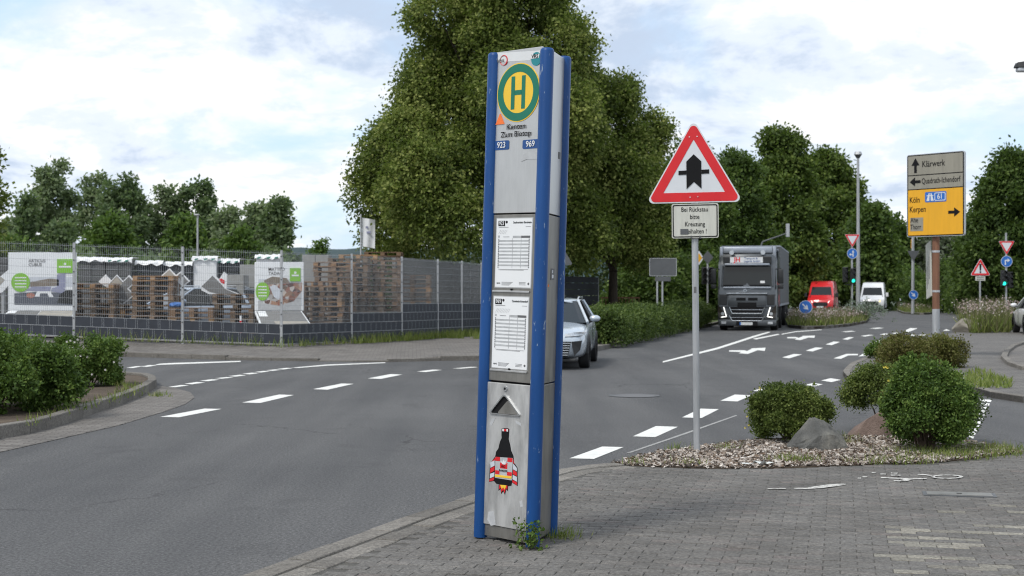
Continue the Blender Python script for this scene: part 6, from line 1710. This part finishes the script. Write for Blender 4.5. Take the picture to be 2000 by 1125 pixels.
# ================================================================== FENCE AND YARD
fence = root('mesh_fence', (0, 0, 0), 0, 'long galvanised mesh fence with dark privacy strips round the paving stone yard', 'fence')
HF = 2.52
def zyard(x): return float(np.interp(x, [p[0] for p in FP], [p[2] for p in FP]))
for i, (x, y, z_) in enumerate(FP[1:], 1):
    H_ = HF if i < 12 else 2.1
    MB().box(x - .03, x + .03, y - .03, y + .03, z_ - .25, z_ + H_ + .03).build('post', M['galv'], fence)
    if 4 <= i <= 9:
        mb = MB()
        for k in range(8): mb.box(x - .018, x + .018, y - .036, y - .029, z_ + .2 + k * .31, z_ + .235 + k * .31)
        mb.build('clamps', M['sign_back'], fence)
for i in range(1, len(FP) - 1):
    a, b = Vector(FP[i]), Vector(FP[i + 1])
    H_ = HF if i < 11 else 2.08
    d_ = Vector((b.x - a.x, b.y - a.y, 0)); L_ = d_.length; ux = d_ / L_
    nrm = Vector((ux.y, -ux.x, 0))
    if nrm.y > 0: nrm = -nrm
    slope = (b.z - a.z) / L_
    W_ = lambda s, h, o=0.0: Vector((a.x + ux.x * s + nrm.x * o, a.y + ux.y * s + nrm.y * o, a.z + slope * s + h))
    rows = 2 if i <= 6 else (3 if i == 7 else 4)
    if i >= 11: rows = 8
    mb = MB()
    n_ = int(L_ / .05)
    if i < 11:
        for k in range(1, n_):
            s = k * L_ / n_; wv = .0024
            p = [W_(s - wv, .05), W_(s + wv, .05), W_(s + wv, H_), W_(s - wv, H_)]
            q = [v + nrm * .0035 for v in p]
            mb.add(p + q, [(4, 5, 6, 7), (0, 4, 7, 3), (1, 2, 6, 5), (0, 3, 2, 1)])
        hs = .2
        for k in range(int(H_ / hs) + 1):
            h = .06 + k * hs
            if h > H_: break
            for o in (.009, -.005):
                mb.add([W_(0, h, o), W_(L_, h, o), W_(L_, h + .007, o), W_(0, h + .007, o), W_(0, h, o - .006), W_(L_, h, o - .006), W_(L_, h + .007, o - .006), W_(0, h + .007, o - .006)], [(0, 1, 2, 3), (4, 7, 6, 5), (3, 2, 6, 7), (0, 4, 5, 1)])
        tag(mb.build('wire_mesh', M['wire'], fence, recalc=False), kind='stuff')
    for r in range(rows):
        h0, h1 = .05 + r * .265, .05 + (r + 1) * .265 - .012
        p = [W_(.04, h0, .012), W_(L_ - .04, h0, .012), W_(L_ - .04, h1, .012), W_(.04, h1, .012)]
        q = [v - nrm * .006 for v in p]
        MB().add(p + q, [(0, 1, 2, 3), (7, 6, 5, 4), (0, 4, 5, 1), (3, 2, 6, 7), (0, 3, 7, 4), (1, 5, 6, 2)]).build('privacy_strip', M['strip'], fence)
        mb = MB()
        for k in range(1, int(L_ / .3)):
            for e in (0, .05):
                s = k * .3 + e + (.15 if r % 2 else 0)
                if s > L_ - .05: continue
                p = [W_(s - .003, h0, .019), W_(s + .003, h0, .019), W_(s + .003, h1, .019), W_(s - .003, h1, .019)]
                mb.add(p, [(0, 1, 2, 3)])
        if i < 11: tag(mb.build('front_wires', M['wire'], fence, recalc=False), kind='stuff')
        if r: pass
    if i < 11:
        mb = MB()
        for r in range(rows + 1):
            h = .042 + r * .265
            mb.add([W_(0, h, .021), W_(L_, h, .021), W_(L_, h + .012, .021), W_(0, h + .012, .021)], [(0, 1, 2, 3)])
        tag(mb.build('front_rods', M['wire'], fence, recalc=False), kind='stuff')

# ---- pallets
def pallet_mesh(v):
    mb = MB(); r = random.Random(v)
    j = lambda: r.uniform(-.008, .008)
    for k in range(5): x0 = -.4 + k * .2 - .0; mb.box(-.6 + j(), .6 + j(), -.4 + k * .165, -.4 + k * .165 + (.14 if k % 2 == 0 else .1), .122, .144)
    for x in (-.6, -.07, .46): mb.box(x, x + .14, -.4, .4, .1, .121)
    for x in (-.6, -.07, .46):
        for y in (-.4, -.07, .26): mb.box(x, x + .14, y + j(), y + .14, .022, .099)
    for y in (-.4, -.07, .26): mb.box(-.6 + j(), .6 + j(), y, y + .13, 0, .021)
    me_o = mb.build('pallet', M['pallet']); me = me_o.data; bpy.data.objects.remove(me_o)
    return me
PM = [pallet_mesh(k) for k in range(4)]
ORD = ['bottom', 'second', 'third', 'fourth', 'fifth', 'sixth', 'seventh', 'eighth', 'ninth', 'tenth', 'eleventh', 'twelfth', 'thirteenth', 'fourteenth', 'fifteenth', 'sixteenth', 'seventeenth', 'eighteenth']
def pallet_stack(px, d_, ytop, where, rz=0.0, seed=1, z0=None):
    r = random.Random(seed)
    p = px_loc(px, d_); zb = zyard(p.x) if z0 is None else z0
    n_ = max(1, round((EYE + (HOR - ytop) * d_ / F - zb) / .147))
    for k in range(n_):
        nm = 'top' if k == n_ - 1 and n_ > 1 else ORD[min(k, 17)]
        lb = f'wooden pallet, {nm} one' + (' up' if nm not in ('top', 'bottom') else '') + f', stack {where}'
        o = link('pallet', PM[r.randrange(4)], None, None, (p.x + r.uniform(-.03, .03), p.y + r.uniform(-.03, .03), zb + k * .1455), rz + r.uniform(-.05, .05) + (math.pi if r.random() < .4 else 0))
        tag(o, lb, 'pallet', 'wooden pallets in the yard')
pallet_stack(187, 41.4, 551, 'beside the terrace poster', .06, 1)
pallet_stack(243, 41.8, 592, 'under the stepped sample board', .1, 2)
pallet_stack(305, 41.6, 542, 'next to the parked car', -.05, 3)
pallet_stack(380, 41.0, 598, 'in front of the parked car', .05, 4)
pallet_stack(462, 41.4, 577, 'before the grey slabs', .0, 5)
pallet_stack(612, 43.2, 548, 'under the concrete element', .1, 6)
pallet_stack(655, 42.0, 514, 'beside the party poster', .03, 7)
pallet_stack(700, 45.0, 497, 'behind the bright topped stack', .1, 8)
pallet_stack(748, 46.8, 492, 'tallest under the linden', .02, 9)
pallet_stack(711, 42.9, 566, 'with the bright top', .04, 10)
pallet_stack(630, 41.2, 548, 'low beside the party poster tray', .05, 12)
pallet_stack(682, 43.6, 506, 'between the tall stacks', -.04, 13)
pallet_stack(738, 44.4, 520, 'squeezed behind the bright top', .06, 14)
pallet_stack(806, 48.0, 540, 'near the concrete wall', .02, 11)
# ---- packs of paving stone under white film
blk_me = {}
def pack(px0, px1, ytop, d_, label, m, rows, cols, film=True, green=False, zb=None):
    a = px_loc(px0, d_); b = px_loc(px1, d_)
    z1_ = EYE + (HOR - ytop) * d_ / F; z0_ = zyard(a.x) if zb is None else zb
    o = root('stone_pack', ((a.x + b.x) / 2, d_, z0_), 0, label, 'paving stones', 'packs of paving stones in the yard')
    w_ = b.x - a.x; h_ = z1_ - z0_
    bw, bh = w_ / cols, h_ / rows
    me_o = MB().box(-bw / 2 + .006, bw / 2 - .006, 0, .9, 0, bh - .014, None, .012).build('paving_block', M[m]); me = me_o.data; bpy.data.objects.remove(me_o)
    for r in range(rows):
        for c in range(cols):
            link('paving_block', me, None, o, (-w_ / 2 + (c + .5) * bw, random.uniform(-.015, .015), r * bh))
    if film:
        mb = MB(); nx, r = 14, random.Random(px0)
        vs = []
        for i in range(nx + 1):
            x = -w_ / 2 - .04 + (w_ + .08) * i / nx
            dz = .012 * math.sin(i * 1.7 + px0) + r.uniform(-.008, .012); lo = h_ - .07 - .03 * math.sin(i * 1.1 + px0) - r.uniform(0, .03)
            vs += [(x, -.05 - r.uniform(0, .03), lo), (x, -.03, h_ + .0 + dz * .5), (x, .1, h_ + .05 + dz), (x, .95, h_ + .04 + dz)]
        fm = mb.add(vs, [(4 * i + k, 4 * i + 4 + k, 4 * i + 5 + k, 4 * i + 1 + k) for i in range(nx) for k in range(3)]).build('film_cover', M['film'], o, True)
        if green:
            for x in (-.25, .05, .3): MB().plate([(x - .06, h_ - .10), (x + .06, h_ - .06), (x + .06, h_ - .02), (x - .06, h_ - .04)], -.10, -.095).build('print', M['film_print'], fm)
    return o
pack(152, 205, 505, 46.0, 'dark grey paving stone pack under white film beside the terrace poster', 'stone_dark', 12, 2, True)
pack(206, 256, 506, 46.0, 'dark grey paving stone pack under white film above the stepped sample board', 'stone_dark', 12, 2, True, True)
pack(266, 316, 512, 46.3, 'anthracite paving stone pack under crumpled film behind the brown pallets', 'stone_black', 6, 2, True)
pack(318, 374, 514, 46.5, 'anthracite paving stone pack under film above the parked car', 'stone_black', 6, 2, True)
pack(377, 423, 503, 46.6, 'light paving stone pack wholly wrapped in white film with green print', 'film', 2, 1, True, True)
pack(424, 466, 508, 46.8, 'anthracite paving stone pack under film beside the grey slabs', 'stone_black', 6, 2, True, True)
pack(442, 476, 536, 43.9, 'small pack of pale grey stones before the grey slabs', 'stone_light', 6, 1, False)
pack(468, 499, 516, 45.4, 'tall stack of light grey slabs behind the garden party poster', 'stone_light', 3, 1, False)
pack(-30, 14, 502, 44.0, 'dark stone pack at the picture edge beyond the terrace poster', 'stone_dark', 10, 2, False)
pack(590, 642, 497, 45.2, 'weathered grey concrete element behind the pallets', 'stone_light', 2, 2, False)
pack(500, 545, 500, 45.5, 'film covered pack showing above the garden party poster', 'film', 2, 1, True, True)
# ---- posters on boards with slanted sample trays
def billboard(px0, px1, yt, yb, d_, label, words, disc, sqr, photo):
    a, b = px_loc(px0, d_), px_loc(px1, d_)
    cx_ = (a.x + b.x) / 2; zb = zyard(cx_)
    o = root('poster_stand', (cx_, d_, zb), 0, label, 'billboard')
    k = d_ / F
    X = lambda px: (px - (px0 + px1) / 2) * k
    Z_ = lambda y: EYE + (HOR - y) * k - zb
    bd = MB().box(X(px0), X(px1), 0, .06, Z_(yb), Z_(yt), None, .008).build('board', M['board_white'], o)
    for x in (X(px0) + .15, X(px1) - .15): MB().box(x - .05, x + .05, .03, .12, 0, Z_(yb) + .4).build('leg', M['galv'], o)
    for nm, pts, m, ly in photo: MB().plate([(X(x), Z_(y)) for x, y in pts], -.003 * ly, .001).build(nm, M[m], bd)
    q = disc; MB().plate(circle(X(q[0]), Z_(q[1]), q[2] * k, 28, q[3] * k), -.022, .0).build('green_disc', M['lime'], bd)
    for j in range(4): MB().box(X(q[0]) - q[2] * k * .62, X(q[0]) + q[2] * k * .62, -.025, 0, Z_(q[1] - 9 + 6 * j) - .012, Z_(q[1] - 9 + 6 * j) + .016).build('disc_lettering', M['board_white'], bd)
    q = sqr; MB().box(X(q[0]), X(q[1]), -.022, 0, Z_(q[3]), Z_(q[2])).build('green_square', M['lime'], bd)
    zm = (q[2] + q[3]) / 2; MB().box(X(q[0]) + .05, X(q[1]) - .05, -.025, 0, Z_(zm + 3), Z_(zm)).build('square_lettering', M['board_white'], bd)
    MB().plate(circle((X(q[0]) + X(q[1])) / 2, Z_(zm - 4), .035, 12), -.025, 0).build('square_mark', M['board_white'], bd)
    for t, x, y in words: lettering(t, .125, X(x), Z_(y), -.012, M['grey_dark'], bd, bold=.01, align='LEFT', xs=.95)
    return o, X, Z_
o, X, Z_ = billboard(16, 149, 493, 607, 40.2, 'large white poster board showing a terrace with a green disc', (('ARTICUS', 56, 509.5), ('CUBUS', 56, 517)), (40.5, 551.5, 18, 18.5), (112, 142.5, 506, 533),
    (('sky_print', [(30, 560), (30, 541), (142, 541), (142, 560)], 'print_pale', 1), ('floor_print', [(28, 595), (28, 573), (70, 570), (142, 572), (142, 597)], 'print_floor', 2), ('roof_print', [(59, 560), (59, 551), (96, 544), (115, 546), (115, 558)], 'print_taupe', 2),
     ('sofa_print', [(52, 568), (62, 560), (100, 560), (98, 569)], 'print_blue', 3), ('sofa_print', [(100, 569), (102, 562), (116, 560), (128, 564), (124, 573)], 'print_blue', 3), ('wall_print', [(111, 562), (111, 536), (128, 534), (128, 562)], 'print_blue', 2),
     ('table_print', [(68, 579), (73, 569), (98, 569), (105, 580), (96, 580), (93, 573), (79, 573), (77, 580)], 'board_white', 4), ('rug_print', circle(60, 577, 8.5, 16, 5), 'print_red', 4), ('shrub_print', [(112, 592), (116, 576), (130, 566), (142, 566), (142, 594)], 'dark_plastic', 3)))
tray = MB().add([(X(8), -.55, Z_(626)), (X(150), -.55, Z_(626)), (X(149), -.05, Z_(607.5)), (X(18), -.05, Z_(607.5)), (X(8), -.55, Z_(626) - .05), (X(150), -.55, Z_(626) - .05), (X(149), -.05, Z_(607.5) - .05), (X(18), -.05, Z_(607.5) - .05)], [(0, 1, 2, 3), (4, 7, 6, 5), (0, 4, 5, 1), (0, 3, 7, 4), (1, 5, 6, 2)]).build('sample_tray', M['board_white'], o)
TRY = lambda px, t, e: (X(px), -.55 + .5 * t, Z_(626) + (Z_(607.5) - Z_(626)) * t + e)
MB().add([TRY(14, .04, .012), TRY(76, .04, .012), TRY(80, .96, .012), TRY(22, .96, .012)], [(0, 1, 2, 3)]).build('sample_slab', M['board_grey'], tray)
MB().add([TRY(78, .25, .012), TRY(146, .25, .012), TRY(146, .96, .012), TRY(82, .96, .012)], [(0, 1, 2, 3)]).build('sample_slab', M['board_beige'], tray)
MB().add([TRY(18, .72, .02), TRY(34, .72, .02), TRY(36, 1, .02), TRY(21, 1, .02)], [(0, 1, 2, 3)]).build('price_card', M['board_white'], tray)
o, X, Z_ = billboard(497, 593, 512, 607, 40.2, 'white poster board showing a garden dinner party with a green disc', (('MATTEO', 524, 526), ('TADAO', 524, 534)), (513, 569, 13.5, 18), (566.5, 587, 523.5, 549.5),
    (('photo_print', [(505, 596), (505, 545), (590, 545), (590, 597)], 'print_pale', 1), ('floor_print', [(504, 606), (504, 588), (520, 585), (575, 582), (588, 570), (588, 606)], 'grey_print', 2), ('people_print', [(514, 592), (516, 548), (540, 545), (560, 552), (590, 552), (590, 568), (574, 588), (545, 597)], 'print_people', 3),
     ('table_print', [(527, 560), (537, 556), (552, 570), (545, 586), (535, 580)], 'print_pale', 4), ('people_print', [(545, 590), (550, 572), (572, 566), (574, 586)], 'print_people', 4), ('garden_print', [(515, 548), (532, 540), (560, 543), (566, 552), (520, 556)], 'print_taupe', 4)))
tray = MB().add([(X(522), -1.0, Z_(636)), (X(620), -1.0, Z_(636)), (X(590), -.05, Z_(607.5)), (X(498), -.05, Z_(607.5)), (X(522), -1.0, Z_(636) - .06), (X(620), -1.0, Z_(636) - .06), (X(590), -.05, Z_(607.5) - .06), (X(498), -.05, Z_(607.5) - .06)], [(0, 1, 2, 3), (4, 7, 6, 5), (0, 4, 5, 1), (0, 3, 7, 4), (1, 5, 6, 2)]).build('sample_tray', M['board_white'], o)
def T2(s, t, e=.012):
    p = Vector((X(522), -1.0, Z_(636))).lerp(Vector((X(620), -1.0, Z_(636))), s); q = Vector((X(498), -.05, Z_(607.5))).lerp(Vector((X(590), -.05, Z_(607.5))), s)
    r = p.lerp(q, t); return (r.x, r.y, r.z + e)
MB().add([T2(.03, .03), T2(.97, .03), T2(.97, .97), T2(.03, .97)], [(0, 1, 2, 3)]).build('sample_slab', M['board_grey'], tray)
MB().add([T2(.3, .05, .02), T2(.95, .05, .02), T2(.95, .3, .02), T2(.3, .3, .02)], [(0, 1, 2, 3)]).build('sample_slab', M['board_beige'], tray)
MB().add([T2(.05, .6, .02), T2(.22, .6, .02), T2(.22, .95, .02), T2(.05, .95, .02)], [(0, 1, 2, 3)]).build('price_card', M['board_white'], tray)
for x in (X(530), X(600)): MB().box(x - .04, x + .04, -.7, -.6, -.1, Z_(630)).build('leg', M['galv'], o)
# ---- stepped sample boards
def stepped(pts, inner, d_, label, m, post_px, extra=()):
    p0 = px_loc(post_px, d_); zb = zyard(p0.x)
    o = root('sample_board', (p0.x, d_, zb), 0, label, 'display board', 'stepped sample boards in the yard')
    k = d_ / F; f = lambda p: ((p[0] - post_px) * k, EYE + (HOR - p[1]) * k - zb)
    bd = MB().plate([f(p) for p in pts], 0, .05).build('board', M['board_white'], o)
    MB().plate([f(p) for p in inner], -.006, .0).build('sample_face', M[m], bd)
    for q, mm in extra: MB().plate([f(p) for p in q], -.012, .0).build('sample_face', M[mm], bd)
    MB().box(-.04, .04, .05, .12, 0, f((post_px, min(p[1] for p in pts) + 14))[1]).build('leg', M['galv'], o)
z4 = lambda x, y: (x * .24, 440 + y * .24)
Q = lambda l: [z4(*p) for p in l]
stepped(Q([(800, 460), (858, 400), (905, 450), (950, 402), (1000, 455), (1050, 405), (1105, 465), (1045, 515), (1095, 565), (1000, 650), (985, 640), (920, 600), (890, 520)]), Q([(895, 470), (950, 412), (1000, 465), (1048, 418), (1092, 465), (1032, 515), (1082, 565), (995, 640), (925, 595), (905, 520)]), 41.9, 'large stepped grey sample board with white edges between the pallet stacks', 'board_grey', 245, ((Q([(905, 470), (950, 420), (1000, 475), (945, 520), (910, 525)]), 'board_beige'),))
stepped(Q([(1310, 412), (1378, 350), (1432, 405), (1470, 375), (1545, 455), (1495, 495), (1470, 485), (1400, 420)]), Q([(1325, 410), (1378, 362), (1420, 408), (1400, 412)]), 41.7, 'stepped sample board with white edges above the parked car', 'board_beige', 345, ((Q([(1445, 408), (1470, 388), (1530, 455), (1498, 482)]), 'board_grey'),))
stepped(Q([(1625, 495), (1730, 393), (1782, 440), (1822, 378), (1848, 400), (1845, 520), (1950, 560), (1935, 575), (1700, 560), (1640, 530)]), Q([(1640, 497), (1730, 410), (1800, 480), (1835, 520), (1935, 560), (1930, 570), (1780, 560), (1700, 540)]), 42.2, 'stepped sample board with a red emblem beside the grey slabs', 'board_grey', 428, ((Q([(1785, 440), (1800, 432), (1830, 450), (1825, 478), (1795, 462)]), 'red'),))
stepped(Q([(-60, 470), (10, 410), (75, 355), (75, 480), (20, 545), (-40, 560)]), Q([(-50, 470), (5, 418), (40, 445), (-10, 500)]), 41.2, 'cream stepped sample board at the picture edge', 'board_beige', 4)
# ---- small yard things
o = root('barrier_post', px_loc(470.5, 40.6, zyard(-7.7)), 0, 'short red and white barrier post before the pallets', 'post')
for k in range(5): MB().tube((0, 0, .14 * k), (0, 0, .14 * k + .14), .035, n=12).build('band', M['red' if k % 2 else 'board_white'], o)
o = MB(); bm = bmesh.new(); bmesh.ops.create_icosphere(bm, subdivisions=3, radius=1); r = random.Random(3)
for v in bm.verts: v.co = Vector((v.co.x * .22, v.co.y * .2, v.co.z * .09 + .08)) * (1 + r.uniform(-.08, .08))
pc = px_loc(347, 41.0)
tag(o.bm(bm).build('plastic_sack', M['bag_blue'], None, True, (pc.x, 40.9, EYE + (HOR - 600) * 41 / F - .02)), 'blue plastic sack on the low pallets in front of the parked car', 'sack')
# ---- concrete wall behind the yard
o = root('concrete_wall', (0, 0, 0), 0, 'weathered grey concrete wall panels behind the fence under the linden', 'wall')
wa, wb = px_loc(772, 51.5), px_loc(985, 58)
for k in range(6):
    p, q = wa.lerp(wb, k / 6), wa.lerp(wb, (k + 1) / 6)
    dd = (q - p).normalized(); nn = Vector((-dd.y, dd.x, 0)) * .15; e = dd * .008
    h = 2.9 - .05 * k
    MB().slab([p + e, q - e, q - e + nn, p + e + nn], .1, h).build('panel', M['concrete'], o)
# ---- rusty railing by the hedge
o = root('railing', px_loc(1212, 62, .115), 0, 'low rusty brown railing behind the hedge under the lower linden', 'railing')
for k in range(12): MB().box(-.8 + k * .145, -.775 + k * .145, -.012, .012, 0, 1.25).build('bar', M['rust_pole'], o)
MB().box(-.85, .85, -.02, .02, 1.25, 1.31).build('rail', M['rust_pole'], o); MB().box(-.85, .85, -.02, .02, .3, .35).build('rail', M['rust_pole'], o)
